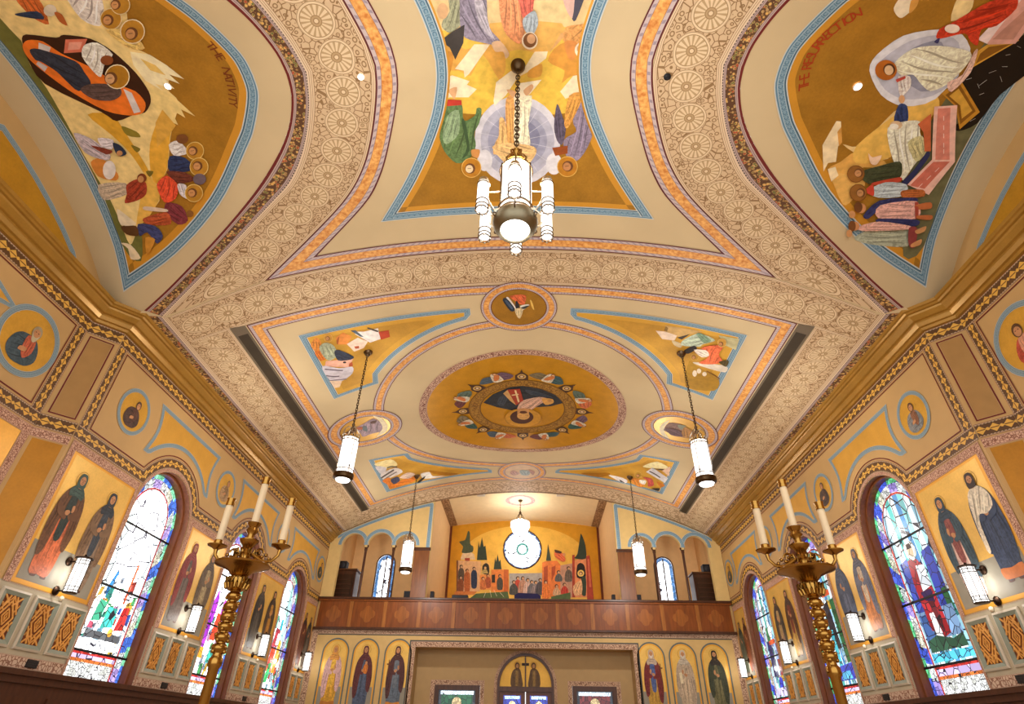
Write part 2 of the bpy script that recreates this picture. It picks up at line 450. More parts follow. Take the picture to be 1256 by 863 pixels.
def patch(mb, surf, P, mat, off, sp=0.16, holes=(), clip=None):
    """fill a 2D outline laid on a surface"""
    P = clean(P)
    if len(P) < 3: return
    loops = [P] + [clean(h) for h in holes] + ([clean(clip)] if clip else [])
    if clip: holes = ()
    if surf.curved: loops = [dens(l, sp) for l in loops]
    vs = []; ed = []
    for l in loops:
        b = len(vs); vs += [Vector(p) for p in l]; ed += [(b + i, b + (i + 1) % len(l)) for i in range(len(l))]
    if surf.curved:
        x0, x1 = min(p[0] for p in P), max(p[0] for p in P); y0, y1 = min(p[1] for p in P), max(p[1] for p in P)
        nx, ny = int((x1 - x0) / sp), int((y1 - y0) / sp)
        for i in range(1, nx + 1):
            for j in range(1, ny + 1):
                q = (x0 + i * sp + 0.003 * ((i * 7 + j * 3) % 5), y0 + j * sp + 0.003 * ((i * 3 + j * 5) % 7))
                if inside(q, P) and not any(inside(q, h) for h in (() if clip else loops[1:])): vs.append(Vector(q))
    r = delaunay_2d_cdt(vs, ed, [], 0 if clip else 1, 1e-5)
    V = [surf.p(p.x, p.y, off) for p in r[0]]; fs = [tuple(f) for f in r[2]]
    if clip:
        ce = lambda f: (sum(r[0][i].x for i in f) / len(f), sum(r[0][i].y for i in f) / len(f))
        fs = [f for f in fs if inside(ce(f), P) and inside(ce(f), clip)]
        used = sorted(set(i for f in fs for i in f)); ix = {i: k for k, i in enumerate(used)}
        if not fs: return
        mb.add([V[i] for i in used], [tuple(ix[i] for i in f) for f in fs], mat, [(r[0][i].x, r[0][i].y) for i in used]); return
    if holes:
        fs = [f for f in fs if not any(inside((sum(r[0][i].x for i in f) / len(f), sum(r[0][i].y for i in f) / len(f)), h) for h in loops[1:])]
    mb.add(V, fs, mat, [(p.x, p.y) for p in r[0]])
def ribbon(mb, surf, A, B, mat, off, sp=0.12, closed=False, u0=0.0, local=False):
    """band between two matched polylines, uv: u in band widths, v across"""
    A, B = list(A), list(B)
    if closed: A.append(A[0]); B.append(B[0])
    a2, b2 = [], []
    for i in range(len(A) - 1):
        L = max(math.hypot(A[i + 1][0] - A[i][0], A[i + 1][1] - A[i][1]), math.hypot(B[i + 1][0] - B[i][0], B[i + 1][1] - B[i][1]))
        k = max(1, int(L / sp)) if surf.curved else 1
        for j in range(k):
            t = j / k; a2.append((A[i][0] + (A[i + 1][0] - A[i][0]) * t, A[i][1] + (A[i + 1][1] - A[i][1]) * t)); b2.append((B[i][0] + (B[i + 1][0] - B[i][0]) * t, B[i][1] + (B[i + 1][1] - B[i][1]) * t))
    a2.append(A[-1]); b2.append(B[-1])
    W = sum(math.hypot(a[0] - b[0], a[1] - b[1]) for a, b in zip(a2, b2)) / len(a2)
    W = max(W, 1e-3); cross = 6 if surf.curved and W > 0.5 else (3 if surf.curved and W > .2 else 1)
    V = []; U = []; Fc = []; u = u0; pm = None
    for a, b in zip(a2, b2):
        m = ((a[0] + b[0]) / 2, (a[1] + b[1]) / 2)
        if pm: u += math.hypot(m[0] - pm[0], m[1] - pm[1]) / (max(.2, math.hypot(a[0] - b[0], a[1] - b[1])) if local else W)
        pm = m
        for c in range(cross + 1):
            t = c / cross; V.append(surf.p(a[0] + (b[0] - a[0]) * t, a[1] + (b[1] - a[1]) * t, off)); U.append((u, t))
    n = cross + 1
    for i in range(len(a2) - 1):
        for c in range(cross): Fc.append((i * n + c, i * n + c + 1, (i + 1) * n + c + 1, (i + 1) * n + c))
    mb.add(V, Fc, mat, U)
def inset(P, d):
    """offset a closed outline inwards by d (mitred)"""
    n = len(P); ar = sum(P[i - 1][0] * P[i][1] - P[i][0] * P[i - 1][1] for i in range(n)); sg = 1 if ar > 0 else -1
    Q = []
    for i in range(n):
        a, b, c = P[i - 1], P[i], P[(i + 1) % n]
        e1 = (b[0] - a[0], b[1] - a[1]); e2 = (c[0] - b[0], c[1] - b[1]); l1 = math.hypot(*e1) or 1; l2 = math.hypot(*e2) or 1
        n1 = (-e1[1] / l1 * sg, e1[0] / l1 * sg); n2 = (-e2[1] / l2 * sg, e2[0] / l2 * sg)
        k = 1 + n1[0] * n2[0] + n1[1] * n2[1]; k = max(k, 0.25)
        Q.append((b[0] + (n1[0] + n2[0]) / k * d, b[1] + (n1[1] + n2[1]) / k * d))
    return Q
def stroke(P, w):
    """thin outline polygon around an open polyline"""
    P = chaikin(P, 2, False) if len(P) > 2 else P; L = []; R = []; n = len(P)
    for i in range(n):
        a, b = P[max(0, i - 1)], P[min(n - 1, i + 1)]; l = math.hypot(b[0] - a[0], b[1] - a[1]) or 1
        t = w * 0.5 * (0.25 if i in (0, n - 1) else 1.0); nx, ny = -(b[1] - a[1]) / l * t, (b[0] - a[0]) / l * t
        L.append((P[i][0] + nx, P[i][1] + ny)); R.append((P[i][0] - nx, P[i][1] - ny))
    return L + R[::-1]
def shade(h, k):
    h = h.lstrip('#'); return '#' + ''.join('%02x' % max(0, min(255, int(int(h[i:i + 2], 16) * k))) for i in (0, 2, 4))
def folds(P, n=3):
    """painted drapery lines: slivers along the long axis of an outline"""
    m = len(P); cx = sum(p[0] for p in P) / m; cy = sum(p[1] for p in P) / m
    xx = sum((p[0] - cx) ** 2 for p in P); yy = sum((p[1] - cy) ** 2 for p in P); xy = sum((p[0] - cx) * (p[1] - cy) for p in P)
    a = 0.5 * math.atan2(2 * xy, xx - yy); ax = (math.cos(a), math.sin(a)); bx = (-ax[1], ax[0])
    la = max(abs((p[0] - cx) * ax[0] + (p[1] - cy) * ax[1]) for p in P); lb = max(abs((p[0] - cx) * bx[0] + (p[1] - cy) * bx[1]) for p in P)
    out = []
    for k in range(n):
        s = (-0.55 + 1.1 * k / max(1, n - 1)) * lb; seg = []
        for j in range(13):
            t = -0.8 + 1.6 * j / 12; q = (cx + ax[0] * la * t + bx[0] * (s + 0.08 * lb * math.sin(3 * t + k)), cy + ax[1] * la * t + bx[1] * (s + 0.08 * lb * math.sin(3 * t + k)))
            if inside(q, P): seg.append(q)
            elif len(seg) > 2: break
            else: seg = []
        if len(seg) > 3:
            w = lb * 0.085; L = []; R = []
            for i, q in enumerate(seg):
                t = w * 0.5 * math.sin(PI * (i + 0.3) / (len(seg) - 0.4)); L.append((q[0] + bx[0] * t, q[1] + bx[1] * t)); R.append((q[0] - bx[0] * t, q[1] - bx[1] * t))
            out.append(L + R[::-1])
    return out
class Painter:
    """lays painted shapes on a surface, later shapes over earlier ones"""
    def __init__(s, surf, parent, off=0.006, tf=None, step=0.0011, clip=None): s.surf, s.parent, s.off, s.tf, s.step, s.clip = surf, parent, off, tf, step, clip; s.done = []
    def level(s, P):
        x0, x1 = min(p[0] for p in P), max(p[0] for p in P); y0, y1 = min(p[1] for p in P), max(p[1] for p in P); l = 0
        for (a0, a1, b0, b1, k) in s.done:
            if a0 < x1 and a1 > x0 and b0 < y1 and b1 > y0: l = max(l, k + 1)
        s.done.append((x0, x1, y0, y1, l)); return s.off + s.step * l
    def pts(s, P, tf=None):
        tf = tf or s.tf
        return [s.surf.px(*tf(*p)) for p in P] if tf else [tuple(p) for p in P]
    def part(s, name, items, tf=None, label=None, sp=0.16):
        """items: (colour, points, flags) - flags: h hard corners, f drapery folds, s<w> stroke of width w (in point units)"""
        mb = MB()
        for it in items:
            c, P = it[0], it[1]; fl = it[2] if len(it) > 2 else ''
            mat = c if not isinstance(c, str) else (cloth(c) if 'f' in fl else paint(c, 0.55, 0.16, 9.0))
            if fl.startswith('s'): P = stroke(P, float(fl[1:]))
            elif 'h' not in fl: P = smooth(P)
            Q = s.pts(P, tf)
            patch(mb, s.surf, Q, mat, s.level(Q), sp, clip=s.clip)
            if 'f' in fl and isinstance(c, str):
                Q2 = clean(Q)
                fo = folds(Q2, 5)
                for i, sl in enumerate(fo):
                    patch(mb, s.surf, sl, paint(shade(c, 0.72 if i % 2 == 0 else 1.18), 0.55, 0.10, 8.0), s.level(sl), sp, clip=s.clip)
        o = mb.build(name, s.parent)
        if label: o['label'] = label
        return o
def T(ox, oy, k): return lambda x, y: (ox + x / k, oy + y / k)
def border(parent, surf, outer, inner, mat, off, name='border', closed=True):
    mb = MB(); ribbon(mb, surf, outer, inner, mat, off, closed=closed); return mb.build(name, parent)

# ================================================================== the setting
WIN_C = (10.68, 14.47, 18.25); WIN_R = 0.92; WIN_SP = 3.5; SILL = 0.76
PIERS = ((7.86, 9.70), (11.64, 13.49), (15.43, 17.28), (19.21, 20.36))
def xg(y):
    if abs(y - YC) >= 3.6: return 6.8
    k = zl(y) - ZC + RV
    return min(6.8, math.sqrt(max(0.0, RV * RV - k * k)))
mb = MB()
ys = [YFRONT + i * 0.5 for i in range(int((0.42 - YFRONT) / 0.5) + 1)]
ys += [YC - 3.6 + 0.1 * i for i in range(73)] + [7.65 + 0.42 * i for i in range(1, 30)] + [YB + 0.05]
ys = sorted(set(round(y, 3) for y in ys)); NX = 40
V = []; Fc = []
for y in ys:
    g = xg(y)
    for k in range(NX + 1):
        x = -g + 2 * g * k / NX; V.append((x, y, zv(x)))
for i in range(len(ys) - 1):
    for k in range(NX): Fc.append((i * (NX + 1) + k, (i + 1) * (NX + 1) + k, (i + 1) * (NX + 1) + k + 1, i * (NX + 1) + k + 1))
mb.add(V, Fc, M_CEIL)
yl = [YC - 3.58 + 7.16 * i / 60 for i in range(61)]
for sg in (-1, 1):
    V = []; Fc = []
    for y in yl:
        g = xg(y)
        for k in range(13): V.append((sg * (g + (HR + 0.02 - g) * k / 12), y, zl(y)))
    for i in range(60):
        for k in range(12): Fc.append((i * 13 + k, i * 13 + k + 1, (i + 1) * 13 + k + 1, (i + 1) * 13 + k))
    mb.add(V, Fc, M_CEIL)
ceil = struct(mb.build('ceiling', smooth=True), 'cream painted shallow vault with groined side lunettes')
mb = MB().box(-7.6, YFRONT, FLOOR - 0.2, 7.6, 25.3, FLOOR, paint('#c2ab8a', 0.5, 0.1, name='floor_paint'))  # floor is out of view; pale tone chosen to bounce light onto the vault
struct(mb.build('floor'), 'pale stone floor of the nave below the frame')

def arch(c, sp, r, z0, n=24):
    return [(c - r, z0), (c + r, z0)] + [(c + r * math.cos(PI * i / n), sp + r * math.sin(PI * i / n)) for i in range(n + 1)]
def wall_plan(sg):
    return [(sg * HW, YB), (sg * HW, 7.8), (sg * HR, 7.45), (sg * HR, 2 * YC - 7.45), (sg * HW, 2 * YC - 7.8), (sg * HW, YFRONT)]
SEGFACE = {}
for sg, nm in ((-1, 'left'), (1, 'right')):
    mb = MB(); sf = plane_x(sg * HW); rc = plane_x(sg * HR)
    patch(mb, sf, [(7.8, FLOOR), (YB, FLOOR), (YB, 6.3), (7.8, 6.3)], M_TAN, 0.0, holes=[arch(c, WIN_SP, WIN_R, SILL) for c in WIN_C])
    patch(mb, rc, [(0.59, FLOOR), (7.45, FLOOR), (7.45, 6.4)] + [(y, zl(y)) for y in reversed(yl) if 0.59 < y < 7.45] + [(0.59, 6.4)], M_TAN, 0.0)
    for (ya, xa, yb, xb) in ((7.8, HW, 7.45, HR), (0.24, HW, 0.59, HR)):
        mb.add([(sg * xa, ya, FLOOR), (sg * xb, yb, FLOOR), (sg * xb, yb, 6.35), (sg * xa, ya, 6.35)], [(0, 1, 2, 3)], M_TAN)
    patch(mb, sf, [(YFRONT, FLOOR), (0.24, FLOOR), (0.24, 6.3), (YFRONT, 6.3)], M_TAN, 0.0)
    wl = struct(mb.build('wall_' + nm), '%s side wall of the nave painted tan with three arched windows' % nm)
    # gilt cornice
    prof = [(0, 5.90), (.05, 5.905), (.06, 5.95), (.10, 5.96), (.13, 6.02), (.13, 6.05), (.17, 6.06), (.23, 6.13), (.24, 6.16), (.28, 6.165), (.30, 6.19), (.33, 6.20), (.34, 6.25), (.20, 6.34)]
    pl = wall_plan(sg); mb = MB(); V = []; Fc = []; U = []
    dirs = [Vector((pl[i + 1][0] - pl[i][0], pl[i + 1][1] - pl[i][1])).normalized() for i in range(len(pl) - 1)]
    nrm = [Vector((-d.y, d.x)) * (1 if (-d.y) * sg < 0 or abs(d.y) < .01 else -1) for d in dirs]
    nrm = [n if n.x * -sg > 0 else -n for n in nrm]
    for i, p in enumerate(pl):
        a = nrm[max(0, i - 1)]; b = nrm[min(len(nrm) - 1, i)]; m = (a + b); m = m / max(0.3, 1 + a.dot(b))
        for d, z in prof: V.append((p[0] + m.x * d, p[1] + m.y * d, z))
    n = len(prof)
    for i in range(len(pl) - 1):
        for k in range(n - 1): Fc.append((i * n + k, i * n + k + 1, (i + 1) * n + k + 1, (i + 1) * n + k))
    mb.add(V, Fc, M_GILT); struct(mb.build('trim_%d' % (1 if sg < 0 else 2)), 'gilt moulded cornice along the top of the %s wall' % nm)
    # leaf chain bands
    mb = MB(); CH = m_chain()
    ribbon(mb, sf, [(7.82, 5.90), (YB, 5.90)], [(7.82, 5.66), (YB, 5.66)], CH, .004)
    ribbon(mb, sf, [(7.82, 4.10), (7.82, 5.66)], [(8.02, 4.10), (8.02, 5.66)], CH, .004)
    A, B = [(7.82, 4.10)], [(7.82, 3.88)]
    for c in WIN_C:
        for i in range(25):
            t = i / 24; aa = math.radians(150 - 120 * t); ab = math.radians(157.2 - 134.4 * t)
            A.append((c + 1.2 * math.cos(aa), 3.5 + 1.2 * math.sin(aa))); B.append((c + .98 * math.cos(ab), 3.5 + .98 * math.sin(ab)))
    A.append((YB, 4.10)); B.append((YB, 3.88))
    ribbon(mb, sf, A, B, CH, .006)
    ribbon(mb, rc, [(.6, 5.90), (7.44, 5.90)], [(.6, 5.66), (7.44, 5.66)], CH, .004)
    ribbon(mb, rc, [(.6, 4.10), (7.44, 4.10)], [(.6, 3.88), (7.44, 3.88)], CH, .004)
    ribbon(mb, rc, [(7.23, 4.1), (7.23, 5.66)], [(7.43, 4.1), (7.43, 5.66)], CH, .004)
    L = math.hypot(.35, .35); cx0, cy0 = sg * HR, 7.45; ux, uy = -sg * .35 / L, .35 / L; nx, ny = -sg * uy * 1.0, -abs(ux)
    CF = Surf(lambda a, b, d=0.0, cx0=cx0, cy0=cy0, ux=ux, uy=uy, nx=-sg * .7071, ny=-.7071: Vector((cx0 + ux * a + nx * d, cy0 + uy * a + ny * d, b)), None)
    ribbon(mb, CF, [(0, 5.9), (L, 5.9)], [(0, 5.66), (L, 5.66)], CH, .004)
    ribbon(mb, CF, [(0, 4.1), (L, 4.1)], [(0, 3.88), (L, 3.88)], CH, .004)
    struct(mb.build('trim_%d' % (3 if sg < 0 else 4)), 'gilt leaf chain bands framing the frieze and arching over the windows of the %s wall' % nm)
    mb = MB()
    MR = paint('#6a1f1a', 0.6, 0.05, name='maroon_line_paint')
    def line(sfc, P, w=.02): ribbon(mb, sfc, P, inset(P, w), MR, .009, closed=True)
    line(CF, [(.06, 4.14), (L - .06, 4.14), (L - .06, 5.62), (.06, 5.62)])
    line(rc, [(.6, 4.13), (7.2, 4.13), (7.2, 5.63), (.6, 5.63)])
    P = [(8.05, 5.63), (8.05, 4.13)]
    for c in WIN_C: P += [(c + 1.23 * math.cos(math.radians(149 - 118 * i / 20)), 3.5 + 1.23 * math.sin(math.radians(149 - 118 * i / 20))) for i in range(21)]
    P += [(YB - .02, 4.13), (YB - .02, 5.63)]
    line(sf, P)
    patch(mb, CF, [(.09, 4.17), (L - .09, 4.17), (L - .09, 5.59), (.09, 5.59)], paint('#a47c46', .5, .06, name='brown_panel_paint'), .003)
    patch(mb, CF, [(.05, 1.7), (L - .05, 1.7), (L - .05, 3.7), (.05, 3.7)], gold('#ad7418', 'gold_leaf_corner'), .003)
    LC = m_lace('#cfa68c', '#8a5c48', 'pink_lace_paint', 4.0)
    for q in ([(0.0, 3.86), (L, 3.86)], ): ribbon(mb, CF, q, [(0, 3.72), (L, 3.72)], LC, .006)
    ribbon(mb, rc, [(.6, 3.86), (7.44, 3.86)], [(.6, 3.72), (7.44, 3.72)], LC, .006)
    ribbon(mb, rc, [(7.3, 1.7), (7.3, 3.72)], [(7.44, 1.7), (7.44, 3.72)], LC, .006)
    patch(mb, rc, [(.6, 1.76), (7.29, 1.76), (7.29, 3.71), (.6, 3.71)], gold('#cd9128', 'gold_leaf_recess'), .003)
    for c in WIN_C:   # pink lace edge round each window
        e = [(c - .93, SILL), (c - .93, 3.5)] + [(c + .93 * math.cos(PI - PI * i / 20), 3.5 + .93 * math.sin(PI - PI * i / 20)) for i in range(21)] + [(c + .93, SILL)]
        f = [(c - .985, SILL), (c - .985, 3.5)] + [(c + .985 * math.cos(PI - PI * i / 20), 3.5 + .985 * math.sin(PI - PI * i / 20)) for i in range(21)] + [(c + .985, SILL)]
        ribbon(mb, sf, e, f, LC, .011)
    struct(mb.build('trim_%d' % (5 if sg < 0 else 6)), 'maroon lines, pink lace strips and corner panels painted on the %s wall' % nm)
    # dado: base lace, ledge, wood below
    mb = MB(); LB = m_lace('#cdb29a', '#8e6450', 'base_lace_paint', 2.5)
    GR = paint('#b3a78e', .6, .06, name='dado_grey_paint')
    for (a, b) in PIERS:
        a2, b2 = a - .06, min(b + .06, YB)
        patch(mb, sf, [(a2, .92), (b2, .92), (b2, 1.75), (a2, 1.75)], GR, .002)
        ribbon(mb, sf, [(a2, .92), (b2, .92)], [(a2, .77), (b2, .77)], LB, .004)
    patch(mb, rc, [(.6, .77), (7.44, .77), (7.44, 1.75), (.6, 1.75)], GR, .002)
    patch(mb, CF, [(0, .77), (L, .77), (L, 1.72), (0, 1.72)], GR, .002)
    struct(mb.build('baseboard_' + nm), 'grey painted dado with a lace strip along the %s wall' % nm)
    mb = MB(); x0, x1 = sorted((sg * 6.86, sg * 7.0)); y0 = 7.8
    mb.box(x0, y0, .69, x1, YB, .76, M_DWOOD); x0, x1 = sorted((sg * 6.90, sg * 7.0)); mb.box(x0, y0, .60, x1, YB, .69, M_DWOOD)
    x0, x1 = sorted((sg * 6.94, sg * 7.0)); mb.box(x0, y0, FLOOR, x1, YB, .60, M_DWOOD)
    for i in range(9):
        y = 8.2 + i * 1.35; x0, x1 = sorted((sg * 6.915, sg * 6.945)); mb.box(x0, y, -.7, x1, y + 1.1, .45, M_DWOOD)
    struct(mb.build('trim_%d' % (7 if sg < 0 else 8)), 'dark wood wainscot with a projecting ledge under the %s windows' % nm)

# ------------------------------------------------------------------ painted bands of the vault
def mirror(P, sx): return [(sx * x, y) for x, y in P]
def sym(P):   # P: (|x|, dy>=0) from the axis outwards -> full curve from far side to near side
    return [(x, YC + d) for x, d in reversed(P)] + [(x, YC - d) for x, d in P if d > 0.001]
def cr(P, n=5):   # catmull-rom resample
    Q = []; m = len(P)
    for i in range(m - 1):
        p0, p1, p2, p3 = P[max(0, i - 1)], P[i], P[i + 1], P[min(m - 1, i + 2)]
        for j in range(n):
            t = j / n; Q.append(tuple(0.5 * (2 * p1[k] + (p2[k] - p0[k]) * t + (2 * p0[k] - 5 * p1[k] + 4 * p2[k] - p3[k]) * t * t + (3 * p1[k] - p0[k] - 3 * p2[k] + p3[k]) * t ** 3) for k in (0, 1)))
    return Q + [P[-1]]
def resamp(P, n):
    L = [0]
    for i in range(1, len(P)): L.append(L[-1] + math.hypot(P[i][0] - P[i - 1][0], P[i][1] - P[i - 1][1]))
    Q = []; j = 0
    for i in range(n + 1):
        t = L[-1] * i / n
        while j < len(L) - 2 and L[j + 1] < t: j += 1
        k = (t - L[j]) / max(1e-9, L[j + 1] - L[j]); Q.append((P[j][0] + (P[j + 1][0] - P[j][0]) * k, P[j][1] + (P[j + 1][1] - P[j][1]) * k))
    return Q
GROIN = cr([(xg(YC + d), d) for d in (0, .3, .7, 1.1, 1.6, 2.0, 2.5, 3.0, 3.3)] + [(6.74, 3.6)])
PATO = cr([(2.83, 0), (2.95, .5), (3.22, 1.13), (3.59, 1.68), (4.05, 2.06), (5.29, 3.0), (6.49, 3.84)])
ORO = cr([(1.93, 0), (2.0, .4), (2.24, 1.12), (2.54, 1.72), (2.99, 2.27), (3.85, 3.0), (4.74, 3.68)])
ORI = cr([(1.63, 0), (1.68, .4), (1.94, 1.15), (2.24, 1.82), (2.65, 2.38), (3.72, 3.34)])
TFO = cr([(1.09, 0), (1.13, .35), (1.32, .95), (1.8, 1.86), (2.44, 2.78)])
def nearest(A, B):
    return [min(B, key=lambda q: (q[0] - a[0]) ** 2 + (q[1] - a[1]) ** 2) for a in A]
mb = MB()
for sx in (-1, 1):
    a = resamp(sym(PATO), 90); b = nearest(a, resamp(sym(GROIN), 700))
    ribbon(mb, VAULT, mirror(b, sx), mirror(a, sx), m_leaf(), .006, local=True)
for sx in (-1, 1):
    ribbon(mb, VAULT, [(sx * 6.76, 7.64), (sx * 6.76, YB)], [(sx * 6.5, 7.86), (sx * 6.5, YB)], m_leaf(), .006)
struct(mb.build('trim_9'), 'red and green leaf band along the groins and above the cornices')
mb = MB()
for sx in (-1, 1):
    a = resamp(sym(PATO), 110); b = nearest(a, resamp(sym(ORO), 900))
    ribbon(mb, VAULT, mirror(a, sx), mirror(b, sx), m_rosette(), .004, local=True)
struct(mb.build('trim_10'), 'lace bands of painted rosettes beside the central vault panel')
mb = MB()
ribbon(mb, VAULT, [(-6.4, 7.90), (-4.74, 7.72), (4.74, 7.72), (6.4, 7.90)], [(-6.4, 8.72), (-4.74, 8.70), (4.74, 8.70), (6.4, 8.72)], m_rosette(), .005)
for sx in (-1, 1):
    ribbon(mb, VAULT, [(sx * 6.5, 7.86), (sx * 6.5, YB)], [(sx * 5.74, 8.5), (sx * 5.74, YB)], m_rosette(), .003)
struct(mb.build('trim_11'), 'rosette lace band crossing the vault and running down both sides of the nave ceiling')
mb = MB()
for z0, z1 in ((19.25, 20.4),): ribbon(mb, VAULT, [(-5.9, z0), (5.9, z0)], [(-5.9, z1), (5.9, z1)], m_lace('#d6bb98', '#a88a68', 'pale_lace_paint', 8.0), .0045)
ribbon(mb, VAULT, [(-6.76, YB - .1), (6.76, YB - .1)], [(-6.76, YB + .04), (6.76, YB + .04)], m_lace('#a98a66', '#5e4430', 'brown_lace_paint', 3.0), .007)
struct(mb.build('trim_12'), 'pale lace band across the ceiling at the gallery arch')
# orange and lilac bands
mb = MB(); OB = m_orange()
a = resamp(sym(ORO), 80); b = resamp(sym(ORI), 80)
for sx in (-1, 1): ribbon(mb, VAULT, mirror(a, sx), mirror(b, sx), OB, .008)
for s2 in (1, -1): ribbon(mb, VAULT, [(-4.74, YC + s2 * 3.68), (4.74, YC + s2 * 3.68)], [(-3.72, YC + s2 * 3.34), (3.72, YC + s2 * 3.34)], OB, .0095)
struct(mb.build('trim_13'), 'orange and lilac band framing the central vault panel with curved sides')
PCX, PCY = 0.03, 13.95
mb = MB(); X0, X1, Y0, Y1 = 5.45, 5.16, 8.72, 9.0
O_ = [(-X0, Y0), (X0, Y0), (X0, 2 * PCY - Y0), (-X0, 2 * PCY - Y0)]; I_ = [(-X1, Y1), (X1, Y1), (X1, 2 * PCY - Y1), (-X1, 2 * PCY - Y1)]
ribbon(mb, VAULT, O_, I_, OB, .008, closed=True)
def ring(r0, r1, cx=PCX, cy=PCY, a0=0, a1=2 * PI, n=72):
    cl = abs(a1 - a0 - 2 * PI) < 1e-6; m = n if cl else n + 1
    A = [(cx + r0 * math.cos(a0 + (a1 - a0) * i / n), cy + r0 * math.sin(a0 + (a1 - a0) * i / n)) for i in range(m)]
    B = [(cx + r1 * math.cos(a0 + (a1 - a0) * i / n), cy + r1 * math.sin(a0 + (a1 - a0) * i / n)) for i in range(m)]
    return A, B, cl
A, B, cl = ring(4.10, 3.82); ribbon(mb, VAULT, A, B, OB, .010, closed=cl)
struct(mb.build('trim_14'), 'orange and lilac frame with a great ring on the nave ceiling')
mb = MB()
for sx in (-1, 1):
    x0, x1 = sx * 5.47, sx * 5.73
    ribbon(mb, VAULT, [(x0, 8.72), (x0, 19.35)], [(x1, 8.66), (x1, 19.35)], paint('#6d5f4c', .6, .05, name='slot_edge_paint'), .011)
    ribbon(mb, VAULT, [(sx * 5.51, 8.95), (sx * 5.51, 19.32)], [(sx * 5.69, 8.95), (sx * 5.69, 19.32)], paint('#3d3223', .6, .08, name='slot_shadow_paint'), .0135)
struct(mb.build('trim_15'), 'two long dark ventilation slots in the nave ceiling')

# ------------------------------------------------------------------ back wall, gallery
def vz(x): return zv(max(-6.9, min(6.9, x))) 
OPEN_L = ((-6.57, -5.73), (-5.63, -4.72), (-4.62, -3.86)); ARCH_SP = 5.83
mb = MB(); GY = paint('#d8b878', .6, .05, name='arcade_cream_paint')
for sx in (-1, 1):
    out = [(sx * 7.0, 3.0), (sx * 7.0, 6.2)] + [(sx * x / 10, vz(x / 10)) for x in range(68, 33, -2)] + [(sx * 3.33, vz(3.33)), (sx * 3.33, 3.0)]
    h = [(-6.57, 3.2), (-3.86, 3.2)]
    for a, b in reversed(OPEN_L): h += [(b, 5.76)] + [((a + b) / 2 + (b - a) / 2 * math.cos(PI * i / 20), ARCH_SP + (b - a) / 2 * math.sin(PI * i / 20)) for i in range(21)] + [(a, 5.76)]
    hol = [[(x * -sx, z) for x, z in h]]
    patch(mb, BACK, out, GY, 0.0, holes=hol)
    patch(mb, plane_y(YB + .18), out, GY, 0.0, holes=hol)
    for e in hol:
        e = e[1:] + [e[0]]
        n = len(e); mb.add([(p[0], YB, p[1]) for p in e] + [(p[0], YB + .18, p[1]) for p in e], [(i, i + 1, n + i + 1, n + i) for i in range(n - 1)], GY)
    x = sx * 3.33; mb.add([(x, YB, 3.0), (x, YB + .18, 3.0), (x, YB + .18, vz(3.33)), (x, YB, vz(3.33))], [(0, 1, 2, 3)], GY)
# wall under the gallery with the wide recess
LOWT = paint('#c7a468', .55, .05, name='lower_wall_paint')
patch(mb, BACK, [(-7, FLOOR), (-3.5, FLOOR), (-3.5, 2.57), (3.56, 2.57), (3.56, FLOOR), (7, FLOOR), (7, 3.1), (-7, 3.1)], LOWT, 0.0)
RY = 21.0
RECM = paint('#ab8c5e', .6, .04, name='recess_paint')
mb.add([(-3.5, YB, FLOOR), (-3.5, RY, FLOOR), (-3.5, RY, 2.57), (-3.5, YB, 2.57), (3.56, YB, FLOOR), (3.56, RY, FLOOR), (3.56, RY, 2.57), (3.56, YB, 2.57)], [(0, 1, 2, 3), (4, 5, 6, 7), (3, 2, 6, 7)], RECM)
patch(mb, plane_y(RY), [(-3.5, FLOOR), (3.56, FLOOR), (3.56, 2.57), (-3.5, 2.57)], RECM, 0.0, holes=[arch(.09, 1.58, .92, FLOOR + .01), [(-2.85, .1), (-1.38, .1), (-1.38, 1.56), (-2.85, 1.56)], [(1.6, .1), (3.02, .1), (3.02, 1.58), (1.6, 1.58)]])
struct(mb.build('wall_back'), 'back wall with arcaded gallery front above and a wide recess below')
# gallery shell
GW = paint('#dcae74', .6, .05, name='gallery_wall_paint'); GC = paint('#e2cda2', .6, .04, name='gallery_ceiling_paint')
struct(MB().box(-7.1, YB + .02, 2.98, 7.1, 25.2, 3.12, LOWT).build('floor'), 'gallery floor slab behind the parapet')
def gz(x): return 8.3 - 0.3 * (x / 3.33) ** 2
MURAL_Y = 25.0; RX, RZ, RR = -0.075, 7.02, 0.83
for sx, nm in ((-1, 'left'), (1, 'right')):
    x0, x1 = sorted((sx * 3.33, sx * 3.42)); struct(MB().box(x0, YB + .18, 3.1, x1, 25.0, 8.2, paint('#e0bc8a', .6, .04, name='partition_paint')).build('wall_partition_' + nm), 'cream %s reveal wall beside the gallery mural' % nm)
    x0, x1 = sorted((sx * 3.42, sx * 7.0)); mb = MB()
    patch(mb, plane_y(23.5), [(x0, 3.1), (x1, 3.1), (x1, 7.6), (x0, 7.6)], GW, 0.0, holes=[arch(sx * 5.62, 5.95, .36, 4.2)])
    struct(mb.build('wall_gallery_' + nm), 'cream %s back wall of the gallery behind the arches' % nm)
    mb = MB(); mb.add([(x0, YB + .18, 7.6), (x1, YB + .18, 7.6), (x1, 23.5, 7.6), (x0, 23.5, 7.6)], [(0, 1, 2, 3)], GC); struct(mb.build('ceiling'), 'flat %s ceiling of the gallery behind the arches' % nm)
    mb = MB(); patch(mb, plane_x(sx * 7.0), [(YB, 3.1), (23.5, 3.1), (23.5, 7.6), (YB, 7.6)], GW, 0.0, holes=[[(21.15, 4.2), (21.6, 4.2), (21.6, 6.1), (21.15, 6.1)]])
    struct(mb.build('wall_end_' + nm), 'cream %s end wall of the gallery with a slim window' % nm)
n = 16; V = []
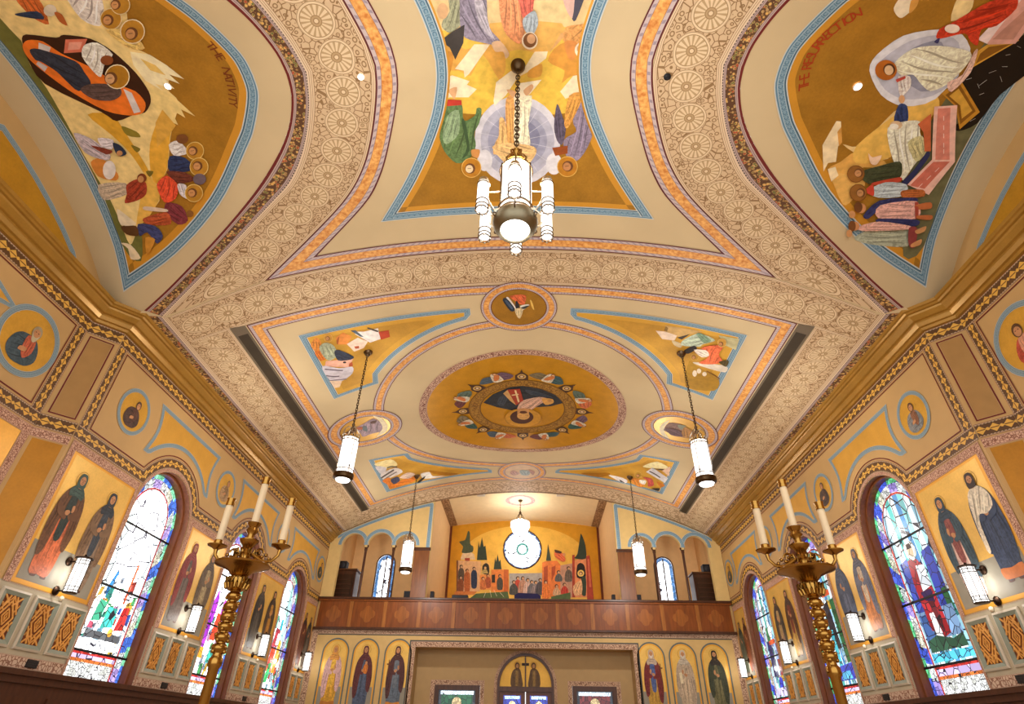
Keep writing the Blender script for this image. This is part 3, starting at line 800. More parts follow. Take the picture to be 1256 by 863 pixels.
for i in range(n + 1):
    x = -3.4 + 6.8 * i / n; V += [(x, YB, gz(x)), (x, 25.0, gz(x))]
mb = MB(); mb.add(V, [(2 * i, 2 * i + 2, 2 * i + 3, 2 * i + 1) for i in range(n)], GC)
V = []
for i in range(n + 1):
    x = -3.4 + 6.8 * i / n; V += [(x, YB + .03, zv(x)), (x, YB + .03, gz(x))]
mb.add(V, [(2 * i, 2 * i + 2, 2 * i + 3, 2 * i + 1) for i in range(n)], GC)
struct(mb.build('ceiling', smooth=True), 'low vaulted cream ceiling of the middle gallery bay')
mb = MB(); patch(mb, plane_y(MURAL_Y), [(-3.4, 3.1), (3.4, 3.1), (3.4, 8.05)] + [(x / 10, gz(x / 10)) for x in range(32, -33, -4)] + [(-3.4, 8.05)], GW, 0.0, holes=[circle(RX, RZ, RR, n=40)])
struct(mb.build('wall_gallery'), 'end wall of the middle gallery bay carrying the gold mural')
mb = MB()
BL = m_lace('#b08f6a', '#6e5038', 'gallery_frame_lace', 3.0)
for sx in (-1, 1):
    sfc = plane_x(sx * 3.33); cl2 = Surf(lambda a, b, d=0.0: Vector((a, b, gz(a) - d)), None)
    ribbon(mb, cl2, [(sx * 3.33, YB + .1), (sx * 3.33, 25)], [(sx * 3.0, YB + .1), (sx * 3.0, 25)], BL, .01)
struct(mb.build('trim_16'), 'brown lace bands along the edges of the gallery ceiling')
mb = MB()
BG = m_blue()
for sx in (-1, 1):
    A = [(sx * 6.75, vz(6.75) - .06)] + [(sx * x / 10, vz(x / 10) - .03) for x in range(66, 34, -2)] + [(sx * 3.36, vz(3.36) - .03), (sx * 3.36, 5.75)]
    B = [(sx * 6.75, vz(6.75) - .17)] + [(sx * x / 10, vz(x / 10) - .15) for x in range(66, 36, -2)] + [(sx * 3.62, vz(3.62) - .15), (sx * 3.50, vz(3.5) - .15), (sx * 3.50, 5.75)]
    ribbon(mb, BACK, resamp(A, 40), resamp(B, 40), BG, .008)
    for a, b in OPEN_L:
        c, r = (a + b) / 2 * -sx, (b - a) / 2
        A = [(c + r * math.cos(PI * i / 20), ARCH_SP + r * math.sin(PI * i / 20)) for i in range(21)]
        B = [(c + (r + .13) * math.cos(PI * i / 20), ARCH_SP + (r + .13) * math.sin(PI * i / 20)) for i in range(21)]
        ribbon(mb, BACK, A, B, BG, .010 + .002 * OPEN_L.index((a, b)))
struct(mb.build('trim_17'), 'blue scroll border outlining the gallery arches')
mb = MB()
FL = m_lace('#c9a78a', '#7c5844', 'frame_lace_paint', 3.0); DK = paint('#4c4a44', .6, .05)
ribbon(mb, BACK, [(-6.98, 3.05), (6.98, 3.05)], [(-6.98, 2.93), (6.98, 2.93)], FL, .006)
for sx in (-1, 1): ribbon(mb, BACK, [(sx * 6.98, 2.93), (sx * 6.98, FLOOR)], [(sx * 6.8, 2.93), (sx * 6.8, FLOOR)], FL, .006)
ribbon(mb, BACK, [(-6.8, 2.925), (6.8, 2.925)], [(-6.8, 2.895), (6.8, 2.895)], DK, .006)
ribbon(mb, BACK, [(-3.66, FLOOR), (-3.66, 2.73), (3.72, 2.73), (3.72, FLOOR)], [(-3.50, FLOOR), (-3.50, 2.57), (3.56, 2.57), (3.56, FLOOR)], FL, .008)
ribbon(mb, BACK, [(-3.70, FLOOR), (-3.70, 2.77), (3.76, 2.77), (3.76, FLOOR)], [(-3.66, FLOOR), (-3.66, 2.73), (3.72, 2.73), (3.72, FLOOR)], DK, .008)
struct(mb.build('trim_18'), 'pink lace frames painted around the lower back wall and its recess')

# ================================================================== painted murals on the vault
def mural(name, label, cat, surf, outer, bw, gold_in, gold_frame, fw, off=.004, group=None, corner=True, fixinner=None):
    """gilded ground with a blue scroll border; returns (object, inner outline)"""
    inn = fixinner or inset(outer, bw)
    mb = MB(); patch(mb, surf, outer if fixinner else inset(outer, bw * .5), gold_frame, off)
    o = tag(mb.build(name), label, cat, group)
    border(o, surf, outer, inn, m_blue(surf not in (VAULT, LUN)), off + .004)
    if fw:
        g = MB(); patch(g, surf, inset(inn, fw), gold_in, off + .002); g.build('gold_ground', o)
    return o, inn
def text_on(parent, surf, string, path, size, mat, off, name='inscription', flip=False):
    """letters set one after another along a path on a surface; tops point to the left of the path"""
    mb = MB(); L = [0.0]
    for i in range(1, len(path)): L.append(L[-1] + math.hypot(path[i][0] - path[i - 1][0], path[i][1] - path[i - 1][1]))
    n = len(string)
    for k, ch in enumerate(string):
        if ch == ' ': continue
        t = L[-1] * (k + .5) / n; j = 0
        while j < len(L) - 2 and L[j + 1] < t: j += 1
        f = (t - L[j]) / (L[j + 1] - L[j]); a, b = path[j], path[j + 1]; l = L[j + 1] - L[j]
        px, py = a[0] + (b[0] - a[0]) * f, a[1] + (b[1] - a[1]) * f; ux, uy = (b[0] - a[0]) / l, (b[1] - a[1]) / l
        vx, vy = (-uy, ux) if not flip else (uy, -ux)
        cu = bpy.data.curves.new('letter', 'FONT'); cu.body = ch; cu.size = size; cu.align_x = 'CENTER'; cu.align_y = 'CENTER'; cu.resolution_u = 3
        ob = bpy.data.objects.new('letter', cu); COL.objects.link(ob); bpy.context.view_layer.update()
        dg = bpy.context.evaluated_depsgraph_get(); me = ob.evaluated_get(dg).to_mesh()
        vs = [surf.p(px + ux * v.co.x + vx * v.co.y, py + uy * v.co.x + vy * v.co.y, off) for v in me.vertices]
        fs = [tuple(p.vertices) for p in me.polygons]
        if fs: mb.add(vs, fs, mat)
        ob.evaluated_get(dg).to_mesh_clear(); bpy.data.objects.remove(ob); bpy.data.curves.remove(cu)
    return mb.build(name, parent)
def halo(c, r, face=None, ring_c='#e9d2a0', fill='#b8822a', skin='#c9905a', ry=None):
    ry = ry or r; x, y = c; f = face or c
    return [(ring_c, circle(x, y, r, ry), 'h'), (fill, circle(x, y, r * .92, ry * .92), 'h'), ('#6e4424', circle(f[0], f[1], r * .52, ry * .52, 14), 'h'), (skin, circle(f[0] - r * .08, f[1] + r * .04, r * .38, ry * .40, 14), 'h'), (shade(skin, .6), [(f[0] - r * .25, f[1] - r * .02), (f[0] + r * .1, f[1] - r * .06), (f[0] + r * .1, f[1]), (f[0] - r * .25, f[1] + r * .04)], 'h')]

# --- transfiguration panel in the middle of the crossing
half = sym(TFO)
out = mirror(half, 1) + list(reversed(mirror(half, -1)))
out = [(x, y) for x, y in out]
o, inn = mural('ceiling_mural', 'hourglass-shaped mural with a robed figure in a grey-blue disc above the large chandelier', 'mural', VAULT, out, .17, G_DARK, G_EDGE, .10)
pt = Painter(VAULT, o, .010, clip=inset(inn, .03))
G = T(500, 0, 4.652); H = T(500, 90, 4.541)
ext = [(x, y) for x, y in inset(inn, .10) if y < 3.4]
pt.tf = None
pt.part('painted_sky', [('#dfc083', [(-.85, 3.35), (.85, 3.35), (.72, 2.4), (.9, 1.9), (-.9, 1.9), (-.72, 2.4)])])
pt.part('painted_sky', [('#e5bb48', [(150, 110), (1110, 110), (1095, 300), (1085, 500), (1000, 600), (860, 650), (400, 650), (200, 620), (165, 500), (160, 300)]),
    ('#e0c287', [(125, -60), (1165, -60), (1125, 140), (1000, 160), (600, 130), (300, 170), (140, 150)])], G)
pt.part('painted_light_disc', [('#d0ccd1', circle(612, 372, 240, 248, 28), 'h'), ('#b2b0bd', circle(612, 372, 206, 206, 28), 'h'), ('#9b9aad', circle(612, 372, 165, 150, 28), 'h'), ('#84849b', circle(625, 360, 112, 105, 24), 'h')]
    + [('#dcd9dd', [(612 + 60 * math.cos(a), 372 + 60 * math.sin(a)), (612 + 235 * math.cos(a), 372 + 240 * math.sin(a))], 's6') for a in [i * PI / 8 + .2 for i in range(16)]]
    + [('#d8d4d6', circle(430, 480, 42, 60), 'h'), ('#d8d4d6', circle(815, 500, 45, 60), 'h')], H)
pt.part('painted_hill', [('#e0a548', [(150, 230), (250, 220), (330, 280), (460, 240), (540, 270), (560, 380), (520, 450), (430, 310), (360, 430), (290, 400), (170, 390)]),
    ('#d8963a', [(800, 345), (870, 250), (1090, 200), (1090, 430), (940, 430), (880, 470), (895, 400)]),
    ('#e3ad55', [(470, 130), (880, 130), (850, 260), (760, 300), (640, 280), (560, 290), (520, 230)]),
    ('#f0dcb4', [(270, 390), (380, 250), (470, 250), (350, 420), (325, 440), (320, 400)], 'h'), ('#f0dcb4', [(635, 435), (725, 292), (800, 290), (790, 330), (700, 400)], 'h'),
    ('#f2dfba', [(505, 465), (590, 400), (640, 420), (560, 540), (495, 600), (490, 570)], 'h'), ('#f3e2c0', [(590, 595), (640, 470), (765, 450), (700, 530)], 'h'),
    ('#d99a3c', [(690, 400), (765, 360), (760, 430), (690, 440)]), ('#f0dcb4', [(870, 520), (945, 430), (1050, 413), (1085, 460), (1060, 520), (900, 560)], 'h'),
    ('#c98430', [(1000, 430), (1030, 420), (1020, 520), (1000, 520)]), ('#cd8a34', [(180, 300), (260, 300), (240, 420), (190, 420)])] , G)
pt.part('painted_hill', [('#f0dcb6', [(170, 60), (200, 20), (250, 8), (345, 40), (330, 60), (385, 85), (340, 130), (235, 130), (175, 155), (190, 110)], 'h')], H)
pt.part('painted_figure', [('#9b9b7a', [(230, -60), (330, -60), (310, 60), (300, 140), (240, 185), (195, 150), (205, 105), (240, 60)], 'f'), ('#8e8393', [(310, -60), (440, -60), (460, 140), (530, 230), (515, 255), (430, 240), (330, 212), (300, 140)], 'f'),
    ('#b7aeb6', [(380, 0), (430, 0), (470, 160), (500, 225), (420, 150)], 'f'), ('#3a332e', [(250, 180), (325, 135), (318, 240), (272, 335), (240, 265), (185, 228)], 'h'), ('#d5a878', circle(200, 60, 32, 46), 'h'), ('#dbb48c', [(480, 240), (530, 230), (580, 300), (560, 330), (545, 290), (500, 290)])], G)
pt.part('painted_figure', [('#e0905c', [(530, -60), (690, -60), (680, 90), (650, 245), (565, 195), (532, 100)], 'f'), ('#d4604c', [(620, -60), (720, -60), (705, 90), (655, 90), (640, 20)], 'f'), ('#a7b1b6', [(660, 100), (725, 55), (745, 130), (705, 205), (665, 160)], 'f'),
    ('#e8d2b0', circle(697, 225, 46, 50), 'h'), ('#7a4a20', circle(698, 222, 38, 42), 'h'), ('#d5a070', circle(705, 214, 24, 28), 'h')], G)
pt.part('painted_figure', [('#dc9a52', [(1060, -60), (1168, -60), (1165, 120), (1085, 240), (890, 232), (905, 150), (1010, 130), (1050, 60)], 'f'), ('#474452', [(955, -60), (1020, -60), (960, 112), (935, 85)]), ('#d9b0a0', [(885, -40), (950, -40), (940, 100), (900, 40)]),
    ('#dba464', [(890, 208), (835, 268), (805, 300), (830, 262), (875, 185)]), ('#d98c44', [(895, 235), (965, 238), (950, 335), (915, 325)]), ('#ead9b8', circle(1003, 282, 50, 48), 'h'), ('#c9986a', circle(990, 275, 24, 26), 'h')], G)
pt.part('painted_figure', [('#5f7a48', [(215, 165), (300, 160), (312, 260), (375, 230), (385, 190), (412, 195), (400, 270), (370, 330), (380, 400), (340, 475), (270, 495), (205, 430), (178, 350), (195, 270)], 'f'), ('#8ea57c', [(222, 230), (285, 200), (285, 330), (215, 390), (195, 340)], 'f'), ('#3f5634', [(300, 260), (320, 260), (345, 420), (300, 470), (330, 400)]),
    ('#bf3a2a', [(212, 140), (300, 145), (302, 172), (213, 178)], 'h'), ('#dba878', [(225, 90), (275, 72), (262, 140), (245, 120)])] + [('#c98a4a', [(355, 420), (402, 420), (392, 465), (360, 455)])] + halo((355, 518), 56, (348, 522), '#dcae58', '#b87a20', '#e3c9a0'), H)
pt.part('painted_figure', [('#8d7f92', [(1000, 105), (1022, 240), (1032, 330), (990, 430), (940, 485), (890, 470), (868, 370), (940, 320), (920, 250)], 'f'), ('#5d5264', [(832, 165), (862, 235), (882, 300), (862, 392), (832, 370), (815, 290)], 'f'), ('#dd9c48', [(900, 120), (980, 108), (930, 232), (890, 300), (872, 270)], 'f'),
    ('#dba878', [(960, 40), (1010, 30), (1015, 100), (985, 95)]), ('#94491c', [(805, 410), (892, 398), (890, 442), (822, 455)], 'h')] + halo((890, 515), 58, (892, 512), '#d6a850', '#b4761e', '#b98050'), H)
pt.part('painted_figure', [('#e6a55c', [(548, 140), (592, 135), (602, 430), (560, 455), (548, 300)], 'f'), ('#f4dfbc', [(600, 170), (692, 118), (672, 280), (682, 405), (600, 425)], 'f'), ('#e8b472', [(512, 245), (542, 260), (555, 425), (478, 445), (488, 380), (508, 340)], 'f'), ('#edbb7c', [(470, 405), (560, 380), (700, 400), (715, 440), (660, 510), (570, 515)], 'f'),
    ('#dba878', [(645, 90), (690, 55), (700, 75), (665, 120)]), ('#dba878', [(550, 85), (600, 95), (590, 130)]), ('#8a5a2a', circle(612, 500, 50, 42), 'h')], H)
# --- nativity panel on the lunette with the stable cave
def lun_mural(sx, label):
    OUTN = cr([(3.58, 0), (3.62, .3), (3.85, .75), (4.09, 1.08), (4.85, 1.96), (5.87, 2.74), (6.97, 3.30)])
    o1 = [(x, YC + d) for x, d in reversed(OUTN)] + [(x, YC - d) for x, d in OUTN if d > .001]
    o1 = [(6.9, YC + 2.6), (6.88, YC + 1.3), (6.87, YC), (6.88, YC - 1.3), (6.9, YC - 2.6)][::-1] + o1
    o1 = [(sx * x, y) for x, y in o1]
    return mural('lunette_mural', label, 'mural', LUN, o1, .17, G_DARK, G_EDGE, .10)
o, inn = lun_mural(-1, 'lunette mural of a mother resting in a dark cave above shepherds')
A_ = T(0, 0, 4.315); B_ = T(80, 140, 4.315); C_ = T(160, 0, 4.794)
pt = Painter(LUN, o, .010)
pt.part('painted_ground', [('#6f6e34', [(-6.6, 1.3), (-6.72, 2.4), (-6.72, 4.0), (-6.7, 5.4), (-6.74, 6.6), (-6.5, 6.85), (-6.3, 6.3), (-6.2, 5.4), (-6.15, 4.0), (-6.2, 2.2)])])
pt.part('painted_mountain', [('#ecd08c', [(-6.4, 1.9), (-5.7, 1.8), (-5.0, 2.1), (-4.75, 2.9), (-5.2, 3.7), (-6.3, 3.9), (-6.5, 3.0)])])
ident = lambda x, y: (x, y)
pt.part('painted_mountain', [('#edd08a', [(8, 0), (90, 0), (128, 28), (160, 55), (186, 68), (208, 92), (205, 108), (220, 125), (213, 152), (209, 172), (206, 207), (194, 228), (196, 246), (178, 268), (168, 285), (160, 300), (148, 272), (136, 245), (118, 215), (98, 180), (82, 150), (58, 108), (38, 80), (25, 45)])], ident)
pt.part('painted_mountain', [('#d9a232', [(120, 0), (250, 0), (330, 110), (400, 220), (445, 300), (440, 340), (350, 210), (250, 110)]), ('#e2a93a', [(450, 160), (500, 20), (570, 30), (555, 130), (540, 290), (490, 370), (455, 310)]), ('#e6b552', [(420, 300), (490, 380), (500, 450), (430, 560), (380, 580), (400, 450)]), ('#8a7a2a', [(300, 60), (380, 90), (400, 120), (330, 110)]), ('#7a6a24', [(350, 160), (400, 180), (380, 200)]), ('#7a6a24', [(430, 300), (470, 300), (450, 330)])], B_)
pt.part('painted_crag', [(c, P, 'h') for c, P in (('#f4e2b4', [(0, 300), (115, 318), (215, 380), (318, 462), (230, 435), (292, 490), (200, 455), (262, 520), (150, 490), (190, 530), (90, 470), (20, 380)]), ('#eccf86', [(110, 500), (250, 560), (385, 682), (300, 640), (325, 690), (240, 640), (283, 732), (190, 690), (150, 640), (110, 560)]), ('#e6bf66', [(60, 340), (150, 380), (210, 440), (120, 410)]), ('#d9a545', [(190, 640), (270, 735), (230, 790), (160, 863), (150, 720)]))], C_)
pt.part('painted_cave', [('#3a1c0c', [(120, 215), (140, 178), (300, 195), (340, 180), (480, 200), (600, 268), (720, 380), (790, 480), (800, 540), (770, 592), (720, 600), (620, 638), (540, 590), (240, 440), (150, 310)])], A_)
pt.part('painted_bed', [('#ec7826', [(122, 240), (150, 208), (230, 215), (330, 280), (500, 360), (620, 440), (720, 480), (772, 540), (760, 592), (690, 608), (560, 582), (380, 482), (230, 372), (150, 300)]), ('#d8cfcb', [(208, 220), (272, 245), (262, 278), (206, 262)], 'h'), ('#d8cfcb', [(655, 465), (700, 488), (748, 588), (712, 596)], 'h'), ('#c9c0c0', [(205, 320), (255, 350), (240, 375), (195, 335)], 'h')], A_)
pt.part('painted_figure', [('#2f3442', [(160, 262), (212, 255), (400, 318), (450, 378), (485, 440), (420, 478), (360, 430), (300, 372), (220, 322), (190, 312)], 'f'), ('#5c4742', [(430, 472), (470, 442), (560, 438), (640, 462), (642, 502), (590, 528), (500, 520)], 'f')] + halo((625, 400), 66, (592, 408), '#f0e2bc', '#b07a20', '#d9a878'), A_)
pt.part('painted_manger', [('#d9755a', [(350, 203), (465, 200), (440, 270), (342, 276)], 'h'), ('#e8a08a', [(370, 218), (440, 216), (425, 255), (362, 260)], 'h'), ('#efe6d6', [(450, 232), (520, 218), (602, 280), (560, 330), (540, 400), (500, 372), (440, 292)], 'f'), ('#8a4a24', circle(572, 310, 34, 26), 'h')], A_)
pt.part('painted_angel', [('#e8dad0', [(350, -40), (520, -40), (552, 60), (530, 135), (430, 95)], 'f')] + halo((590, 95), 58, (575, 100)) + halo((640, 20), 52, (615, 18)), A_)
pt.part('painted_angel', [('#e9c070', [(560, 150), (690, 160), (770, 250), (700, 255), (640, 220)], 'f')] + halo((705, 160), 66, (700, 170), '#f2dfb8'), A_)
pt.part('painted_figure', [('#cf6a2e', [(80, -20), (200, -20), (262, 125), (170, 85)], 'f'), ('#2e3c58', [(85, 68), (200, 55), (235, 98), (110, 82)], 'f'), ('#d9cbb4', circle(268, 50, 34, 32), 'h'), ('#b5602c', [(290, 60), (330, 70), (360, 130), (320, 110)])], A_)
pt.part('painted_figure', [('#e9dcd6', [(550, 160), (600, 138), (655, 200), (580, 218)], 'f'), ('#28345a', [(556, 220), (640, 230), (680, 292), (556, 302)], 'f'), ('#7a4a24', circle(622, 128, 32, 26), 'h')] + halo((690, 190), 48, (680, 190), '#e0c070') + halo((712, 275), 50, (705, 270), '#e0c070'), B_)
pt.part('painted_figure', [('#6e3426', [(540, 300), (640, 305), (690, 345), (600, 362)], 'f'), ('#e05030', [(490, 370), (540, 320), (602, 370), (590, 442), (530, 462)], 'f'), ('#6a5a62', circle(715, 340, 34, 30), 'h'), ('#dcd2d4', [(600, 365), (645, 370), (655, 442), (615, 420)], 'f')] + halo((688, 412), 48, (680, 410), '#e0c070'), B_)
pt.part('painted_figure', [('#c9b49a', [(180, 370), (322, 362), (328, 422), (208, 452)], 'f'), ('#a23c24', [(328, 372), (385, 340), (432, 362), (432, 420), (390, 452), (320, 468), (330, 420)], 'f'), ('#7a3a1c', circle(410, 335, 25, 25), 'h'), ('#c9905a', circle(405, 340, 16, 18), 'h')], B_)
pt.part('painted_basin', [('#d5863a', [(140, 250), (200, 232), (282, 310), (272, 348), (180, 325)]), ('#e9e0d8', circle(238, 292, 34, 50), 'h')], B_)
pt.part('painted_figure', [('#c9bbc0', [(50, 95), (150, 130), (242, 210), (222, 240), (110, 200)], 'f'), ('#8a3c2a', [(140, 160), (255, 188), (222, 208)], 'f'), ('#dcd2d6', [(180, 120), (260, 130), (255, 180), (200, 165)], 'f'), ('#27344a', [(258, 145), (300, 160), (332, 202), (300, 218), (275, 200)]), ('#c08a5a', circle(295, 200, 16, 14), 'h')], B_)
pt.part('painted_figure', [('#7f323a', [(540, 465), (620, 485), (652, 560), (600, 582), (530, 520)], 'f'), ('#b5522c', [(415, 550), (540, 515), (562, 580), (450, 582)], 'f'), ('#d9c0a8', [(425, 485), (540, 500), (535, 515), (425, 505)]), ('#8a5a2a', circle(662, 525, 20, 18), 'h')], B_)
pt.part('painted_figure', [('#3c416e', [(390, 578), (480, 588), (522, 640), (490, 682), (440, 622), (400, 642)], 'f'), ('#cb8c34', [(430, 650), (482, 660), (440, 742)]), ('#5a3a1c', [(300, 590), (380, 588), (392, 640), (330, 632)])], B_)
pt.part('painted_sheep', [('#e8d6b4', [(280, 498), (340, 540), (382, 580), (300, 582)])], B_)
pt.part('painted_sheep', [('#e6d0aa', [(298, 680), (350, 690), (402, 760), (350, 765), (335, 710)])], B_)
p0 = [LUN.px(*q) for q in ((255, 52), (264, 62), (273, 74))]; p1 = [LUN.px(*q) for q in ((277, 84), (284, 108), (286, 130))]
text_on(o, LUN, 'THE', p0, .17, paint('#7a3a14', .6), .012, flip=True); text_on(o, LUN, 'NATIVITY', p1, .17, paint('#7a3a14', .6), .012, flip=True)
# --- resurrection panel on the opposite lunette
o, inn = lun_mural(1, 'lunette mural of a white-robed figure raising people from pink tombs')
E_ = T(1000, 100, 3.925); F_ = T(1050, 0, 4.3155)
pt = Painter(LUN, o, .010)
pt.part('painted_ground', [('#6d6a48', [(6.3, 1.5), (6.72, 2.0), (6.72, 4.0), (6.7, 5.4), (6.74, 6.7), (6.45, 6.85), (6.2, 6.0), (6.0, 5.2), (6.1, 4.0), (6.1, 2.4)])])
pt.part('painted_pit', [('#1c130d', [(555, 400), (889, 180), (960, 140), (960, 330), (760, 500), (640, 650), (540, 692), (518, 660), (650, 590)])] + [('#b9b4ae', P, 's8') for P in ([(580, 420), (610, 410)], [(650, 450), (690, 420)], [(700, 385), (740, 370)], [(770, 350), (800, 350)], [(650, 500), (675, 490)], [(640, 440), (650, 465)], [(790, 290), (815, 285)], [(600, 640), (630, 625)], [(760, 400), (770, 430)], [(850, 240), (870, 250)])], F_)
pt.part('painted_mountain', [('#ecca88', [(130, 300), (210, 310), (330, 190), (400, 130), (480, 150), (420, 260), (340, 300), (350, 370), (240, 370)]), ('#e0a852', [(60, 420), (120, 385), (200, 335), (330, 380), (330, 420), (230, 412), (160, 470), (88, 492)]), ('#e3b05c', [(80, 440), (240, 480), (180, 565), (130, 590)]), ('#f0d8aa', [(33, 305), (100, 188), (122, 190), (128, 290), (108, 310), (98, 385), (60, 390), (38, 432)], 'h'), ('#d99c4a', [(105, 240), (124, 215), (128, 290), (112, 310)], 'h'), ('#f0d8aa', [(58, 420), (95, 408), (110, 450), (75, 480)], 'h')], E_)
pt.part('painted_mountain', [('#e8b958', [(0, 863), (0, 770), (200, 610), (400, 490), (440, 560), (370, 640), (260, 700), (180, 830)]), ('#f0d494', [(540, -20), (620, -20), (600, 60), (500, 110)])], F_)
pt.part('painted_light_disc', [('#dcdbdf', [(68, 370), (110, 285), (250, 185), (440, 152), (560, 180), (600, 300), (420, 520), (250, 560), (130, 500)]), ('#bcbcc8', [(98, 370), (150, 300), (280, 215), (430, 182), (540, 220), (540, 400), (400, 505), (250, 522), (150, 470)]), ('#9293a4', [(200, 350), (300, 250), (450, 218), (500, 420), (340, 482)])], F_)
pt.part('painted_door', [('#c58b2c', [(448, 490), (550, 418), (652, 590), (545, 682), (522, 560)], 'h'), ('#8a5a18', [(470, 500), (545, 440), (630, 585), (548, 655), (535, 560)], 'h'), ('#d9a540', [(490, 505), (540, 465), (612, 582), (556, 625), (548, 555)], 'h'), ('#d39c38', [(588, 370), (860, 212), (850, 180), (700, 228), (640, 268)], 'h'), ('#8a5a18', [(630, 335), (820, 228), (700, 245), (655, 280)], 'h')], F_)
pt.part('painted_figure', [('#efe4c4', [(200, 330), (300, 253), (440, 238), (602, 270), (582, 340), (480, 442), (390, 478), (340, 440), (300, 392), (230, 392)], 'f'), ('#eabcaa', [(480, 432), (560, 390), (620, 270), (640, 262), (602, 380), (500, 482)], 'f'), ('#f4ded4', [(220, 400), (282, 400), (282, 460), (230, 505)], 'f'), ('#c04a3a', [(205, 415), (255, 395), (258, 408), (212, 430)], 'h'), ('#b5641e', circle(155, 366, 58, 54), 'h'), ('#5a3418', circle(172, 362, 32, 32), 'h'), ('#e3bf94', circle(170, 366, 24, 26), 'h')], F_)
pt.part('painted_tomb', [('#e2a898', [(640, 205), (860, -20), (960, -60), (960, 80), (840, 228), (700, 232)], 'h'), ('#f0d8d2', [(640, 205), (860, -20), (885, -20), (690, 228)], 'h'), ('#c8907c', [(720, 205), (900, 40), (930, 60), (830, 205)], 'h')], F_)
pt.part('painted_figure', [('#ca3a1c', [(438, 150), (500, 118), (600, 60), (700, 5), (840, -30), (845, 40), (740, 132), (660, 152), (640, 235), (600, 212), (570, 172), (428, 202)], 'f'), ('#efdccb', circle(505, 146, 40, 24), 'h'), ('#a02a12', [(560, 110), (680, 60), (800, 20)], 's14'), ('#3a3a68', [(410, 215), (440, 195), (430, 225)])], F_)
pt.part('painted_figure', [('#2f3f6e', [(198, 640), (225, 550), (268, 558), (270, 642)], 'f'), ('#dca878', circle(238, 520, 16, 22), 'h')], F_)
pt.part('painted_figure', [('#efe6ca', [(345, 220), (430, 188), (500, 188), (500, 240), (522, 330), (470, 402), (420, 472), (398, 440), (360, 340)], 'f'), ('#c9c08c', [(440, 290), (510, 258), (532, 330), (480, 382)], 'f'), ('#d8b890', circle(385, 205, 30, 20), 'h'), ('#efe9d8', circle(375, 212, 22, 14), 'h')], E_)
pt.part('painted_tomb', [('#ecbcaa', [(568, 115), (678, 108), (666, 382), (540, 542), (438, 492), (556, 372)], 'h'), ('#d98672', [(585, 125), (645, 120), (640, 372), (572, 372)], 'h'), ('#cc705c', [(562, 382), (642, 380), (520, 512), (450, 496)], 'h'), ('#c8683f', [(488, 200), (552, 148), (550, 330), (520, 332), (515, 240)], 'h'), ('#2b2f55', [(400, 492), (470, 418), (530, 335), (545, 352), (480, 442), (430, 498)])] + [('#f0d0c4', [(612, y), (612, y + 22)], 's14') for y in (160, 205, 245, 290, 320)] + [('#f0d0c4', [(590 - k * 40, 410 + k * 38), (570 - k * 40, 430 + k * 38)], 's10') for k in range(3)], E_)
pt.part('painted_figure', [('#3c4228', [(215, 432), (310, 400), (402, 380), (412, 430), (390, 462), (250, 488)], 'f'), ('#b5442e', [(270, 482), (400, 455), (400, 478), (280, 494)]), ('#ecc9a8', [(250, 340), (270, 360), (315, 350), (290, 395), (262, 390)])] + halo((190, 440), 42, (203, 435), '#7a4a1c', '#96622a', '#c08a58'), E_)
pt.part('painted_figure', [('#b9c4c6', [(245, 522), (330, 480), (432, 490), (422, 545), (300, 555)], 'f'), ('#c64432', [(232, 522), (270, 490), (275, 545)]), ('#b5632e', [(410, 520), (510, 515), (515, 548), (415, 552)], 'f')] + halo((200, 530), 42, (212, 530), '#7a4a1c', '#96622a', '#c08a58'), E_)
pt.part('painted_figure', [('#2e3160', [(225, 640), (300, 568), (470, 553), (472, 578), (330, 592), (250, 655)], 'f'), ('#dea99c', [(305, 590), (480, 570), (482, 655), (295, 652)], 'f'), ('#a8483a', [(470, 575), (488, 575), (488, 655), (472, 655)], 'h'), ('#2e3160', [(295, 655), (482, 660), (470, 692), (305, 680)], 'f'), ('#c98a58', circle(215, 605, 22, 24), 'h'), ('#6a4020', circle(200, 600, 20, 26), 'h'), ('#c06c3c', [(472, 590), (545, 575), (548, 605), (480, 610)]), ('#c06c3c', [(480, 640), (552, 638), (545, 660), (485, 655)])], E_)
pt.part('painted_figure', [('#a9ad95', [(185, 750), (300, 698), (450, 708), (442, 792), (260, 782)], 'f'), ('#dca898', [(205, 690), (300, 668), (442, 688), (442, 706), (220, 714)], 'f'), ('#c98a58', circle(182, 690, 22, 22), 'h'), ('#7a4a24', circle(168, 690, 18, 26), 'h'), ('#8a3c3a', [(440, 700), (480, 700), (470, 790), (440, 785)]), ('#c9905c', [(470, 712), (522, 690), (515, 715), (480, 728)]), ('#c9905c', [(450, 778), (500, 752), (495, 780), (455, 792)]), ('#c9905c', circle(170, 635, 16, 18), 'h'), ('#c9905c', circle(155, 725, 14, 18), 'h')], E_)
pt.part('painted_crag', [('#ecdcbc', [(198, 40), (240, -20), (320, -20), (292, 50), (242, 92), (215, 80)]), ('#d99c48', [(290, 0), (330, -10), (320, 30), (280, 70)])], F_)
tp = [LUN.px(*q) for q in ((986, 108), (987, 92), (993, 72), (1003, 55), (1014, 43), (1030, 30), (1054, 15))]
text_on(o, LUN, 'THE RESURRECTION', tp, .19, paint('#a83c14', .6), .012, flip=True)
